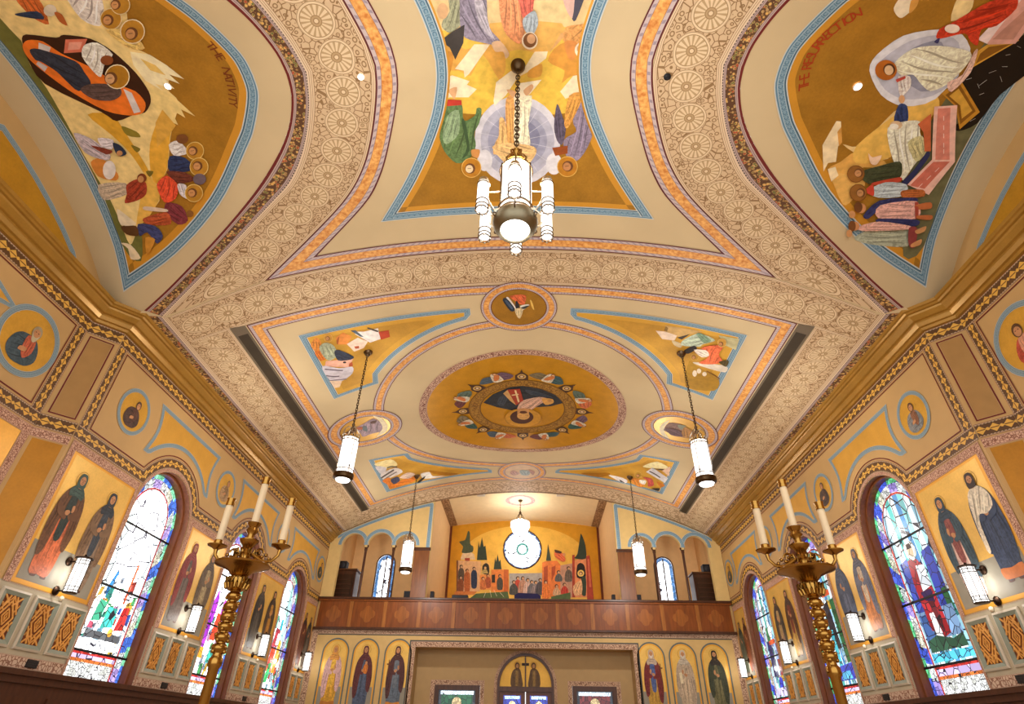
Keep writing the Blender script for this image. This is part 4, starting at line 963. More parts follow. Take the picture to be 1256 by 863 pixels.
# --- triangular blue-edged panels on the recess walls
for sx, rc, nm in ((-1, RCL, 'the mural with the cave'), (1, RCR, 'the mural with the black pit')):
    P = [(6.76, 6.36)] + [(YC + d, zl(YC + d) - .28 - .03 * d) for d in (2.45, 2.1, 1.7, 1.3, .9, .5)] + [(YC, zl(YC) - .7)] + [(YC - d, zl(YC + d) - .28 - .03 * d) for d in (.5, .9, 1.3, 1.7, 2.1, 2.45)] + [(2 * YC - 6.76, 6.36)]
    mural('wall_panel', 'pointed gold panel with a blue scroll edge on the recess wall below %s' % nm, 'panel', rc, P, .10, G_DARK, gold('#c08a24', 'gold_leaf_triangle'), 0)

    P = [(6.26, 5.14), (5.5, 5.42), (2.54, 5.42), (1.78, 5.14)] + [(YC + d, 5.06 + .06 * math.cos(d * 1.6)) for d in (-1.7, -1.2, -.6, 0, .6, 1.2, 1.7)]
    mural('recess_panel', 'gold frieze panel with pointed tip beside the large medallion of the %s recess wall' % ('left' if sx < 0 else 'right'), 'panel', rc, P, .085, G_MID, gold('#cf9a3c', 'gold_leaf_frieze', .5, .1), 0)
# ------------------------------------------------------------------ nave ceiling paintings
def corner_mural(sx, sy, label):
    an = [math.radians(55.4 - 2.6 * i) for i in range(16)]
    P = [(4.74, 1.84), (3.60, 2.06)] + [(4.30 * math.sin(t), 4.30 * math.cos(t)) for t in an] + [(1.10, 4.30), (1.10, 4.52), (4.74, 4.52)]
    I = [(4.60, 1.99), (3.73, 2.16)] + [(4.44 * math.sin(t), min(4.375, 4.44 * math.cos(t))) for t in an] + [(1.24, 4.376), (1.24, 4.38), (4.60, 4.38)]
    Q = [(PCX + sx * x, PCY + sy * y) for x, y in P]; QI = [(PCX + sx * x, PCY + sy * y) for x, y in I]
    o, inn = mural('corner_mural', label, 'mural', VAULT, Q, .14, None, gold('#dba63c', 'gold_leaf_corner_mural', .5, .1), 0, fixinner=QI)
    G = [(4.44, 2.14), (3.9, 2.27)] + [(4.60 * math.sin(t), 4.60 * math.cos(t)) for t in an if 4.60 * math.cos(t) < 4.22] + [(2.1, 4.24), (4.44, 4.24)]
    g = MB(); patch(g, VAULT, [(PCX + sx * x, PCY + sy * y) for x, y in G], G_MID, .006); g.build('gold_ground', o)
    return o, inn
o, inn = corner_mural(-1, -1, 'corner mural of a seated green-robed figure by a white tower with a red roof')
I_ = T(350, 370, 6.64); pt = Painter(VAULT, o, .009)
pt.part('painted_building', [('#e6ddd4', [(640, 240), (755, 212), (775, 300), (690, 330), (570, 262), (560, 240)], 'h'), ('#4a4038', [(668, 205), (765, 235), (750, 244), (668, 215)], 'h'), ('#ba421c', [(758, 242), (842, 228), (852, 282), (780, 307)], 'h'), ('#55606a', [(530, 232), (570, 228), (640, 285), (610, 280)], 'h'), ('#e38c3c', [(408, 290), (470, 248), (542, 280), (502, 345), (430, 345)], 'h'), ('#a85a24', [(415, 310), (440, 275), (430, 345), (418, 340)], 'h'), ('#eed3bc', [(500, 340), (590, 288), (672, 320), (640, 372), (560, 402)], 'h'), ('#b0522c', [(560, 360), (600, 355), (600, 375), (570, 378)], 'h'), ('#e3aa90', [(330, 480), (552, 462), (512, 532), (320, 522)], 'h'), ('#2a2020', circle(482, 490, 14, 8), 'h'), ('#b5522c', [(520, 500), (545, 485), (550, 520), (515, 525)], 'h')], I_)
pt.part('painted_rock', [('#d0c8ce', [(298, 520), (440, 538), (545, 525), (545, 580), (462, 640), (358, 632)]), ('#6a5a66', [(320, 545), (400, 552), (470, 556)], 's9'), ('#6a5a66', [(330, 598), (400, 606), (440, 602)], 's9'), ('#7a6a72', [(360, 638), (440, 630), (500, 625)], 's8'), ('#e8c9a8', [(358, 640), (462, 640), (440, 692), (400, 698)], 'h')], I_)
pt.part('painted_figure', [('#dd8c38', [(205, 345), (250, 288), (292, 330), (275, 392), (240, 400)], 'f'), ('#d37424', [(238, 402), (320, 400), (332, 460), (280, 475)], 'f'), ('#a9ae8e', [(275, 370), (320, 328), (392, 350), (425, 430), (362, 474), (310, 442)], 'f'), ('#2c3140', [(398, 400), (440, 388), (555, 440), (530, 466), (428, 472)], 'f')] + halo((348, 290), 34, (345, 292), '#e6c070', '#c98f30'), I_)
o, inn = corner_mural(1, -1, 'corner mural of a reclining green figure and an orange-robed figure beside a tan house')
J_ = T(770, 370, 6.6375); pt = Painter(VAULT, o, .009)
pt.part('painted_building', [('#c9a262', [(305, 190), (460, 212), (610, 240), (420, 282), (310, 242)], 'h'), ('#e2cab2', [(228, 232), (300, 238), (402, 272), (380, 312), (280, 300)], 'h'), ('#3d3328', [(400, 288), (510, 258), (440, 305)], 'h'), ('#8a6a34', [(310, 195), (330, 210), (320, 240), (295, 230)], 'h'), ('#c3bb8c', [(740, 270), (910, 300), (880, 390), (790, 350)], 'h')], J_)
pt.part('painted_rock', [('#b08424', [(500, 480), (560, 520), (742, 630), (702, 722), (468, 682)]), ('#ddcfba', [(528, 488), (660, 500), (805, 520), (790, 572), (600, 522)]), ('#ead9c0', circle(545, 580, 18, 26), 'h'), ('#ead9c0', circle(580, 560, 18, 20), 'h'), ('#ead9c0', circle(625, 585, 18, 18), 'h'), ('#8a5c1c', [(640, 560), (700, 590), (750, 625)], 's10'), ('#cdb890', [(360, 310), (440, 340), (430, 370), (380, 350)])], J_)
pt.part('painted_figure', [('#b5c0a6', [(450, 310), (560, 256), (642, 270), (712, 312), (612, 342), (580, 362), (440, 352)], 'f'), ('#7f9a7c', [(560, 258), (600, 252), (680, 310), (620, 330)], 'f'), ('#2a2320', [(458, 392), (540, 352), (562, 380), (490, 418)])], J_)
pt.part('painted_figure', [('#e2693c', [(600, 372), (680, 350), (782, 350), (742, 420), (772, 480), (690, 502), (580, 492), (660, 440)], 'f'), ('#ecd4c2', [(538, 382), (640, 388), (662, 432), (600, 442)], 'f'), ('#55461c', [(740, 482), (822, 470), (802, 522)], 'f')] + halo((768, 325), 36, (760, 335), '#e9c87c', '#d09a3c') + halo((545, 440), 30, (540, 440), '#d8b060', '#b58528'), J_)
o, inn = corner_mural(-1, 1, 'small corner mural of a dark blue and orange kneeling figure under striped rocks')
K_ = T(440, 540, 7.388); pt = Painter(VAULT, o, .009)
pt.part('painted_rock', [('#f2dc9a', [(138, 212), (290, 168), (352, 220), (250, 252)]), ('#d2cac8', [(148, 232), (250, 242), (232, 292), (200, 302)]), ('#e2d8d0', [(200, 300), (330, 245), (400, 280), (300, 330), (220, 350)]), ('#5a5048', [(202, 338), (250, 305), (320, 262)], 's13'), ('#7a7068', [(225, 352), (290, 310), (345, 280)], 's9'), ('#5a5048', [(255, 245), (300, 232), (350, 238)], 's10'), ('#a06a16', [(640, 268), (780, 285), (905, 298), (820, 316), (680, 300)])], K_)
pt.part('painted_figure', [('#e07e28', [(212, 362), (280, 330), (302, 380), (470, 330), (515, 328), (492, 372), (290, 432), (268, 402)], 'f'), ('#3f4058', [(288, 352), (352, 324), (372, 360), (318, 392)], 'f'), ('#e8c4ae', [(368, 332), (440, 288), (512, 300), (450, 342)], 'f')], K_)
pt.part('painted_angel', [('#f0e9de', [(560, 300), (640, 284), (672, 320), (785, 318), (600, 345)]), ('#26201c', [(530, 372), (602, 318), (592, 342), (552, 378)])], K_)
o, inn = corner_mural(1, 1, 'small corner mural of a white building, crowd in red and pink, and a white-winged angel')
L_ = T(680, 540, 7.388); pt = Painter(VAULT, o, .009)
pt.part('painted_building', [('#f4e3a8', [(800, 232), (930, 188), (1042, 250), (880, 248)]), ('#dad6d8', [(830, 282), (890, 243), (1032, 340), (1000, 382)], 'h'), ('#4a4440', [(880, 252), (1000, 258), (980, 268)], 'h'), ('#56504c', [(860, 275), (920, 305), (960, 335)], 's10'), ('#e8c2a4', [(975, 270), (1052, 230), (1040, 322)], 'h')], L_)
pt.part('painted_figure', [('#de8c38', [(688, 342), (760, 340), (822, 372), (800, 422), (730, 402)], 'f'), ('#ecdccc', [(770, 355), (830, 360), (820, 395), (780, 385)], 'f'), ('#ba4c42', [(798, 330), (880, 340), (902, 400), (850, 412), (845, 360)], 'f'), ('#33302e', [(880, 432), (952, 428), (942, 452)]), ('#ce7c2c', [(928, 368), (1002, 402), (960, 422)])] + halo((760, 310), 30, (758, 314), '#d8b060', '#b58528'), L_)
pt.part('painted_angel', [('#e9e1dc', [(488, 310), (600, 330), (662, 360), (640, 386), (560, 352)]), ('#3a322e', [(590, 350), (640, 382), (600, 370)]), ('#a06a16', [(240, 298), (400, 290), (490, 290), (500, 310), (400, 330)])], L_)

# --- great round medallion
mb = MB(); patch(mb, VAULT, circle(PCX, PCY, 2.70, n=72), G_DARK, .004)
gm = gold('#c98f1e', 'gold_leaf_medallion')
o = MB(); patch(o, VAULT, circle(PCX, PCY, 2.72, n=72), gm, .004); o = tag(o.build('ceiling_medallion'), 'great round gold ceiling medallion of a dark-robed figure ringed by winged figures', 'medallion')
A, B, cl = ring(2.90, 2.68); border(o, VAULT, A, B, m_lace('#d2ae92', '#7a4a3c', 'medallion_lace', 4.0), .008)
A, B, cl = ring(1.50, 1.20); mb = MB(); ribbon(mb, VAULT, A, B, m_lace('#a87a2c', '#7c5418', 'inscribed_ring_paint', 3.0), .008, closed=True); mb.build('inner_ring', o)
mb = MB()
for r in (1.19, 1.51): A, B, cl = ring(r, r + .02); ribbon(mb, VAULT, A, B, paint('#5a3a14'), .010, closed=True)
mb.build('ring_line', o)
M_ = T(550, 440, 6.978); pt = Painter(VAULT, o, .010)
pt.part('painted_figure', [('#242a30', [(298, 372), (380, 300), (520, 240), (640, 228), (800, 258), (920, 308), (980, 375), (880, 402), (740, 412), (700, 452), (590, 452), (540, 436), (420, 412)], 'hf'), ('#3c444e', [(420, 380), (440, 320), (520, 300), (470, 400)], 'f'), ('#3a424c', [(660, 260), (780, 280), (900, 330), (700, 300)], 'f'), ('#d6aa90', [(595, 402), (640, 350), (780, 322), (852, 340), (790, 382), (712, 432), (690, 462), (592, 455)], 'f'), ('#d0a060', [(468, 290), (505, 260), (580, 392), (530, 355)], 'h'), ('#a83a20', [(505, 258), (612, 250), (642, 350), (580, 392), (540, 320)], 'h'), ('#e6c890', [(565, 262), (580, 262), (610, 360), (595, 368)], 'h'), ('#e6c890', [(540, 300), (600, 292), (602, 300), (545, 310)], 'h'), ('#d9a050', [(798, 332), (890, 338), (898, 372), (830, 388)]), ('#c08a50', circle(865, 352, 20, 10), 'h')], M_)
pt.part('painted_head', [('#b07818', circle(640, 500, 160, 82, 30), 'h'), ('#c98f24', circle(640, 500, 152, 77, 30), 'h'), ('#4a2410', circle(628, 492, 100, 58, 24), 'h'), ('#c89058', [(590, 420), (690, 420), (690, 470), (590, 470)], 'h'), ('#d9a258', circle(642, 482, 54, 32, 18), 'h'), ('#3a1c0c', [(600, 478), (630, 476)], 's5'), ('#3a1c0c', [(655, 476), (685, 478)], 's5'), ('#a06a30', [(643, 470), (645, 490)], 's5'), ('#5a2c14', [(610, 455), (640, 462), (675, 455), (660, 440), (620, 440)])], M_)
WC = ['#c8683a', '#33564a', '#6a3430', '#4a5a66', '#7a6a4a', '#5a6a5a', '#6a5060', '#3c5a5c']
for k in range(16):
    a = PI / 2 + 2 * PI * k / 16; ca, sa = math.cos(a), math.sin(a)
    def pl(r, t, ca=ca, sa=sa): return (PCX + (r) * ca - t * sa, PCY + (r) * sa + t * ca)
    if k % 2 == 0:
        its = [('#4a2f1a', [pl(1.53, -.17), pl(1.53, .17), pl(1.75, .17), pl(1.93, 0), pl(1.75, -.17)], 'h'), ('#4a2f1a', [pl(1.88, -.04), pl(1.88, .04), pl(2.03, 0)], 'h'), ('#c9a05a', circle(*pl(1.69, 0), .115, n=16), 'h'), ('#4a2f1a', circle(*pl(1.69, 0), .07, n=12), 'h'), ('#d9b890', circle(*pl(1.69, 0), .045, n=10), 'h')]
        pt.tf = None; pt.part('painted_emblem', its)
    else:
        c = WC[k // 2]; c2 = WC[(k // 2 + 3) % 8]
        its = [(c, [pl(1.70, -.50), pl(1.62, -.25), pl(1.66, .1), pl(1.86, .02), pl(1.92, -.30)], 'f'), (c2, [pl(1.72, .48), pl(1.60, .30), pl(1.66, 0), pl(1.88, -.02), pl(1.98, .26)], 'f'), ('#d8cbb0', [pl(1.62, -.12), pl(1.62, .16), pl(1.95, .12), pl(2.0, -.05)], 'f'), ('#c8743a', [pl(1.7, -.08), pl(1.7, .05), pl(1.9, .15), pl(1.93, .02)]), ('#8a5428', circle(*pl(1.99, .06), .06, n=10), 'h'), ('#d9aa78', circle(*pl(1.985, .06), .04, n=10), 'h')]
        pt.tf = None; pt.part('painted_angel', its)
# --- four small medallions on the ring
def small_med(cx, cy, label, r=.60, ro=.84, gm=None, skip=None):
    mb = MB(); patch(mb, VAULT, circle(cx, cy, r + .02, n=36), gm or G_MID, .012); o = tag(mb.build('ring_medallion'), label, 'medallion', None)
    A, B, cl = ring(ro, r, cx, cy, n=40); border(o, VAULT, A, B, OB, .0145); return o
o = small_med(0.0, 9.46, 'small medallion of a dark-winged figure between chandelier and great medallion', gm=G_DARK)
Q_ = T(580, 340, 11.42); pt = Painter(VAULT, o, .018)
pt.part('painted_angel', [('#d9683a', [(520, 250), (740, 240), (722, 372), (680, 372), (600, 332)], 'f'), ('#e8e0d4', [(470, 285), (500, 270), (600, 410), (580, 430)]), ('#26323e', [(418, 312), (470, 280), (592, 432), (530, 462)], 'f'), ('#4a5a72', [(450, 320), (480, 310), (560, 410), (540, 430)]), ('#2a2a30', [(600, 332), (622, 318), (652, 400), (600, 422)]), ('#e6e0d0', [(660, 390), (760, 365), (790, 382), (700, 445)]), ('#3a4038', [(670, 412), (790, 380), (722, 432)]), ('#dac292', [(588, 432), (702, 430), (664, 560), (620, 535)], 'f'), ('#e2b85a', [(800, 310), (830, 330), (860, 440), (830, 420)])], Q_)
o = small_med(-4.36, 13.95, 'ring medallion of a mauve-robed figure behind the left front pendant lamp', .66, .98)
Q_ = T(400, 490, 12.33); pt = Painter(VAULT, o, .018)
pt.part('painted_figure', [('#f0e0b8', [(700, 232), (840, 270), (925, 380), (905, 470), (760, 560), (820, 470), (850, 400), (790, 300)]), ('#a89098', [(450, 420), (560, 360), (700, 278), (792, 310), (852, 400), (822, 470), (700, 502), (560, 552), (518, 500)], 'f'), ('#5e3a28', [(668, 322), (762, 298), (742, 342), (682, 352)]), ('#687478', [(545, 402), (612, 388), (622, 470), (560, 452)]), ('#b06038', [(458, 412), (542, 400), (542, 440), (470, 442)]), ('#6a4422', [(208, 540), (310, 480), (420, 400), (442, 480), (300, 522)]), ('#c08a50', circle(300, 520, 30, 22), 'h')], Q_)
o = small_med(4.36, 13.95, 'ring medallion of a brown-robed figure behind the right front pendant lamp', .66, .98)
Q_ = T(800, 490, 12.33); pt = Painter(VAULT, o, .018)
pt.part('painted_figure', [('#f4e6c0', [(110, 430), (160, 350), (270, 300), (190, 400), (190, 490), (260, 580), (150, 530)]), ('#8a6656', [(180, 430), (260, 340), (420, 358), (502, 400), (642, 490), (580, 572), (430, 552), (200, 470)], 'f'), ('#8c9078', [(388, 370), (502, 382), (492, 440), (420, 432)]), ('#b5803a', [(488, 400), (642, 490), (572, 572), (450, 532)], 'f'), ('#6e4c50', [(198, 420), (402, 450), (462, 542), (290, 522)], 'f'), ('#7a4a20', circle(640, 520, 34, 26), 'h'), ('#d0a060', circle(655, 525, 22, 18), 'h')], Q_)
o = small_med(-.03, 18.46, 'small faded pink medallion at the gallery end of the ceiling ring', .60, .84, gm=paint('#d3b490', .6, .1))
pt = Painter(VAULT, o, .018)
pt.part('painted_figure', [('#b98a7a', [(-.35, 18.3), (-.1, 18.6), (-.3, 18.75), (-.45, 18.6)], 'f'), ('#8c9a98', [(-.1, 18.3), (.25, 18.35), (.2, 18.75), (-.05, 18.7)], 'f'), ('#a87a6a', [(.2, 18.25), (.42, 18.4), (.35, 18.7)])])

# ================================================================== windows
def gl(h, s, ornate=False, lead=11.0): return glass(h, s, lead, ornate)
def stained(sg, c, idx, day, strips, figs, blocks, base, label):
    """one arched window: wood lining, glass of many colours, lead bars"""
    sf = plane_x(sg * 7.26); root = empty('window_%d' % idx, (sg * 7.26, c, SILL)); struct(root, label)
    mb = MB(); A = [(c - WIN_R, SILL), (c - WIN_R, WIN_SP)] + [(c + WIN_R * math.cos(PI - PI * i / 28), WIN_SP + WIN_R * math.sin(PI - PI * i / 28)) for i in range(1, 28)] + [(c + WIN_R, WIN_SP), (c + WIN_R, SILL)]
    n = len(A); R1 = WIN_R - .045
    B = [(c + (y - c) * R1 / WIN_R, WIN_SP + (z - WIN_SP) * (R1 / WIN_R if z > WIN_SP else 1)) for y, z in A]
    V = [(sg * 7.0, y, z) for y, z in A] + [(sg * 7.12, y, z) for y, z in A] + [(sg * 7.12, y, z) for y, z in B] + [(sg * 7.32, y, z) for y, z in B]
    mb.add(V, [(k * n + i, k * n + i + 1, (k + 1) * n + i + 1, (k + 1) * n + i) for k in range(3) for i in range(n - 1)], wood('#7a4526', 'window_oak'))
    x0, x1 = sorted((sg * 7.0, sg * 7.32)); mb.box(x0, c - WIN_R, SILL - .05, x1, c + WIN_R, SILL, M_DWOOD)
    mb.build('window_frame', root)
    mb = MB()
    def path(r): return [(c - r, SILL)] + [(c - r, SILL + (WIN_SP - SILL) * i / 10) for i in range(1, 10)] + [(c + r * math.cos(PI - PI * i / 24), WIN_SP + r * math.sin(PI - PI * i / 24)) for i in range(25)] + [(c + r, WIN_SP - (WIN_SP - SILL) * i / 10) for i in range(1, 11)]
    def strip(r0, r1, cols, nb, off):
        a = resamp(path(r0), nb * 2); b = resamp(path(r1), nb * 2)
        for k in range(nb):
            col = cols[k % len(cols)]; ribbon(mb, sf, a[2 * k:2 * k + 3], b[2 * k:2 * k + 3], col, off)
    blk = blocks; full = day; day = min(day, 1.7)
    strip(.885, .79, [gl(blk[0], .8 * day), gl(blk[1], .7 * day)], 26, 0)
    strip(.79, .62, [gl('#e9eee4', .75 * day, True), gl('#e9e2c8', .7 * day, True), gl(blk[1], .6 * day), gl('#dfeae6', .75 * day, True), gl(blk[2], .7 * day)], 30, 0)
    strip(.62, .575, [gl(blk[3], .6 * day)], 20, 0)
    R = .575; ns = len(strips); zb = base; day = full
    for k, s in enumerate(strips):
        t0, t1 = -R + 2 * R * k / ns, -R + 2 * R * (k + 1) / ns; m = 6
        top = [(c + t0 + (t1 - t0) * i / m, WIN_SP + math.sqrt(max(0, R * R - (t0 + (t1 - t0) * i / m) ** 2))) for i in range(m, -1, -1)]
        patch(mb, sf, [(c + t0 + .008, zb), (c + t1 - .008, zb)] + top, gl(s[0], s[1] * day, lead=3.5), 0)
    # base panels
    day = min(full, 1.9)
    patch(mb, sf, [(c - R, SILL), (c + R, SILL), (c + R, SILL + .26), (c - R, SILL + .26)], gl('#eef0e6', .9 * day, True), 0)
    patch(mb, sf, [(c - R, SILL + .26), (c + R, SILL + .26), (c + R, SILL + .31), (c - R, SILL + .31)], gl('#e2762a', .7 * day), 0)
    patch(mb, sf, [(c - R, SILL + .31), (c + R, SILL + .31), (c + R, zb - .07), (c - R, zb - .07)], gl('#c9b4e2', .9 * day, lead=5), 0)
    patch(mb, sf, [(c - R, zb - .07), (c + R, zb - .07), (c + R, zb), (c - R, zb)], gl('#d8322a', .7 * day), 0)
    mb.build('stained_glass', root); day = full
    pt = Painter(sf, root, .004, step=.0012)
    its = []
    for col, st, P in figs:
        its.append((gl(col, st * day, lead=6), [(c + t, z) for t, z in P], '' if len(P) > 9 else 'h'))
    rnd = random.Random(idx * 31); sh = []
    for _ in range(46 if sg < 0 else 26):
        t = rnd.uniform(-.5, .5); z = rnd.uniform(zb + .02, zb + (1.15 if sg < 0 else 1.7)); k = rnd.uniform(.04, .10)
        col = rnd.choice(['#2f9a8a', '#3a66c8', '#c8402c', '#e0b03a', '#ffffff', '#ffffff', '#8ac0d8', '#4aa860', '#c890b8', '#9aa8b8'])
        sh.append((gl(col, (1.0 if sg > 0 or col != '#ffffff' else 2.5) * (.7 if sg > 0 else 1.0), lead=9), [(c + t - k, z - k), (c + t + k * .8, z - k * 1.3), (c + t + k * .9, z + k * 1.6), (c + t - k * .7, z + k)], 'h'))
    pt.part('glass_pieces', sh)
    pt.part('glass_figure', its)
    mb = MB(); BAR = paint('#15131a', .5)
    for z in (zb - .02, zb + 1.0, 3.28):
        x0, x1 = sorted((sg * 7.235, sg * 7.25)); w = .88
        mb.box(x0, c - w, z - .018, x1, c + w, z + .018, BAR)
    mb.build('lead_bar', root)
    x0, x1 = sorted((sg * 7.30, sg * 7.34)); 
    return root
def blob(t, z, rx, rz): return [(t + rx * math.cos(2 * PI * i / 12), z + rz * math.sin(2 * PI * i / 12)) for i in range(12)]
WHT = ('#ffffff', 1.3)
DL, DR = DAY_LEFT, DAY_RIGHT
stained(-1, WIN_C[0], 1, DL, [('#dff0e8', .6), WHT, WHT, WHT, WHT, ('#f4fbff', .9), ('#d9e6f2', .5)],
    [('#2a86c8', .25, [(-.40, 2.15), (-.28, 2.5), (-.22, 2.45), (-.34, 2.0)]), ('#3fae86', .3, [(-.48, 1.62), (-.25, 1.66), (-.22, 1.95), (-.42, 1.98)]), ('#2fa89a', .35, [(-.18, 1.55), (.14, 1.6), (.12, 1.9), (-.14, 1.9)]), ('#c8241c', .3, [(.2, 1.55), (.46, 1.6), (.44, 1.98), (.26, 1.95)]), ('#ffffff', 1.2, [(-.2, 1.95), (.05, 1.95), (.0, 2.3), (-.15, 2.3)]), ('#8a8e92', .12, [(-.5, 1.38), (.46, 1.38), (.46, 1.5), (-.5, 1.5)]), ('#e8f0f4', .8, [(-.55, 1.24), (.5, 1.24), (.5, 1.37), (-.55, 1.37)]), ('#d8541e', .3, [(.18, 2.0), (.24, 2.0), (.26, 2.7), (.2, 2.7)]), ('#c24a62', .3, [(-.5, 1.52), (-.35, 1.52), (-.38, 1.62), (-.48, 1.62)]), ('#d8982a', .4, blob(.14, 1.52, .07, .07))],
    ('#79cfa0', '#3c6fd8', '#b49ae0', '#c23a3a'), 1.20, 'tall arched stained glass window nearest the camera on the left wall, washed out white by daylight')
stained(-1, WIN_C[1], 2, DL, [('#ffe6ee', .7), ('#ffffff', .9), ('#ffffff', 1.0), ('#eefbf4', .8), ('#ffffff', .7), ('#dff0e8', .5), ('#cfe0f2', .35)],
    [('#a22ac0', .30, [(-.5, 1.75), (-.3, 1.7), (-.2, 2.6), (-.3, 3.0), (-.48, 2.6)]), ('#c43cb8', .3, [(.0, 2.2), (.2, 2.2), (.24, 2.8), (.05, 2.8)]), ('#e0421e', .35, [(-.15, 1.9), (.1, 1.9), (.15, 2.45), (-.1, 2.5)]), ('#e8a02a', .4, [(-.48, 1.5), (-.25, 1.5), (-.28, 1.72), (-.46, 1.72)]), ('#2aa896', .3, [(-.05, 1.45), (.25, 1.45), (.22, 1.72), (-.02, 1.7)]), ('#38b89a', .35, [(.2, 2.9), (.42, 2.9), (.35, 3.4), (.22, 3.4)]), ('#e0b23a', .4, blob(.12, 3.2, .1, .12))],
    ('#79cfa0', '#3c6fd8', '#8c7ad8', '#b23a4a'), 1.20, 'middle stained glass window of the left wall with magenta and orange robes, behind the candlestick')
stained(-1, WIN_C[2], 3, DL, [('#dff6f4', .7), ('#d9f4ff', .8), ('#c9f0f6', .6), ('#ffffff', .8), ('#c0e8f0', .5), ('#9fd8d0', .3), ('#b0c8f0', .25)],
    [('#2aa886', .3, [(-.45, 2.75), (-.25, 2.7), (-.2, 3.05), (-.4, 3.05)]), ('#22a8b8', .3, [(.0, 2.7), (.2, 2.7), (.2, 3.0), (.05, 3.0)]), ('#a8283c', .3, [(-.3, 2.25), (.1, 2.25), (.1, 2.7), (-.2, 2.75)]), ('#ffffff', .8, [(-.05, 2.3), (.15, 2.3), (.2, 2.6), (.0, 2.6)]), ('#e8921e', .4, [(.05, 1.6), (.3, 1.6), (.36, 2.4), (.15, 2.5)]), ('#e03a1c', .35, [(-.35, 1.6), (.02, 1.6), (.05, 2.2), (-.25, 2.25)]), ('#1ea85a', .35, [(-.38, 1.3), (-.1, 1.35), (.0, 1.85), (-.2, 1.8)])],
    ('#5ab890', '#3c5fd0', '#7c6ac8', '#b23a4a'), 1.20, 'farthest stained glass window of the left wall with red, orange and green robes')
PALE = [('#9fd8f0', .55), ('#e8f4ff', .85), ('#8fe0e0', .6), ('#5aa8e8', .5), ('#e0f8f0', .8), ('#58c8c0', .5), ('#f4f8ff', .9), ('#b0d8f4', .6)]
stained(1, WIN_C[0], 4, DR, PALE,
    [('#2a44b8', .45, [(-.5, 2.0), (-.2, 2.0), (-.22, 2.95), (-.5, 3.0)]), ('#3a5ad0', .4, [(.2, 1.6), (.48, 1.6), (.5, 2.9), (.25, 2.95)]), ('#2c8a4a', .35, [(-.52, 2.0), (-.36, 2.0), (-.36, 2.3), (-.5, 2.32)]), ('#8fb8e8', .5, [(-.5, 1.6), (.5, 1.6), (.48, 2.05), (-.48, 2.05)]), ('#4a7cc8', .4, [(.22, 1.5), (.5, 1.5), (.5, 2.0), (.28, 2.0)]),
     ('#b8141c', .55, [(-.2, 1.65), (.0, 1.6), (.28, 1.75), (.30, 2.5), (.24, 2.9), (.02, 2.95), (-.16, 2.7)]), ('#7a1018', .4, [(-.08, 1.7), (.05, 1.7), (.1, 2.5), (-.05, 2.6)]), ('#e8eef4', .85, [(-.18, 2.4), (.12, 2.35), (.06, 2.78), (-.16, 2.75)]), ('#3a1a6a', .3, [(-.1, 2.15), (.14, 2.2), (.2, 2.35), (-.12, 2.35)]), ('#f4f0e8', .9, [(.0, 1.45), (.2, 1.45), (.18, 2.0), (.06, 2.0)]), ('#f4ead8', 1.0, blob(.05, 3.05, .17, .17)), ('#e8c8a0', .7, blob(.05, 3.03, .085, .11)), ('#5a3a28', .3, [(-.04, 3.08), (.14, 3.08), (.1, 3.17), (.0, 3.17)]),
     ('#2c6a4a', .4, [(-.5, 1.42), (.5, 1.42), (.48, 1.6), (.2, 1.66), (-.2, 1.56), (-.48, 1.62)]), ('#4ac0e8', .7, [(-.55, 1.27), (.55, 1.27), (.55, 1.40), (-.55, 1.40)])],
    ('#4fb878', '#3a5ad8', '#9a86d8', '#c8442c'), 1.24, 'tall arched stained glass window nearest the camera on the right wall with a red-robed figure')
stained(1, WIN_C[1], 5, DR, PALE,
    [('#1e7a3a', .35, [(-.5, 1.6), (-.25, 1.6), (-.2, 2.9), (-.45, 2.9)]), ('#2a3038', .25, [(-.18, 1.9), (.1, 1.9), (.2, 2.8), (-.1, 2.9)]), ('#e8f4f8', .8, [(.15, 1.5), (.32, 1.5), (.3, 2.6), (.2, 2.7)]), ('#3ac0d0', .6, [(-.02, 1.55), (.15, 1.55), (.18, 2.3), (.02, 2.3)]), ('#d8521e', .5, [(-.3, 3.0), (.1, 3.0), (.1, 3.12), (-.3, 3.12)]), ('#f4f4e8', .9, blob(.22, 2.95, .13, .16)), ('#e8c890', .6, [(.0, 1.42), (.2, 1.42), (.2, 1.56), (.0, 1.56)]), ('#3a4ac8', .5, [(-.5, 1.28), (.4, 1.28), (.4, 1.55), (-.5, 1.6)]), ('#58b8e8', .7, [(-.3, 1.3), (.2, 1.3), (.1, 1.45), (-.25, 1.45)])],
    ('#4fb878', '#3a5ad8', '#9a86d8', '#a83040'), 1.20, 'middle stained glass window of the right wall with green and cyan panels, behind the candlestick')
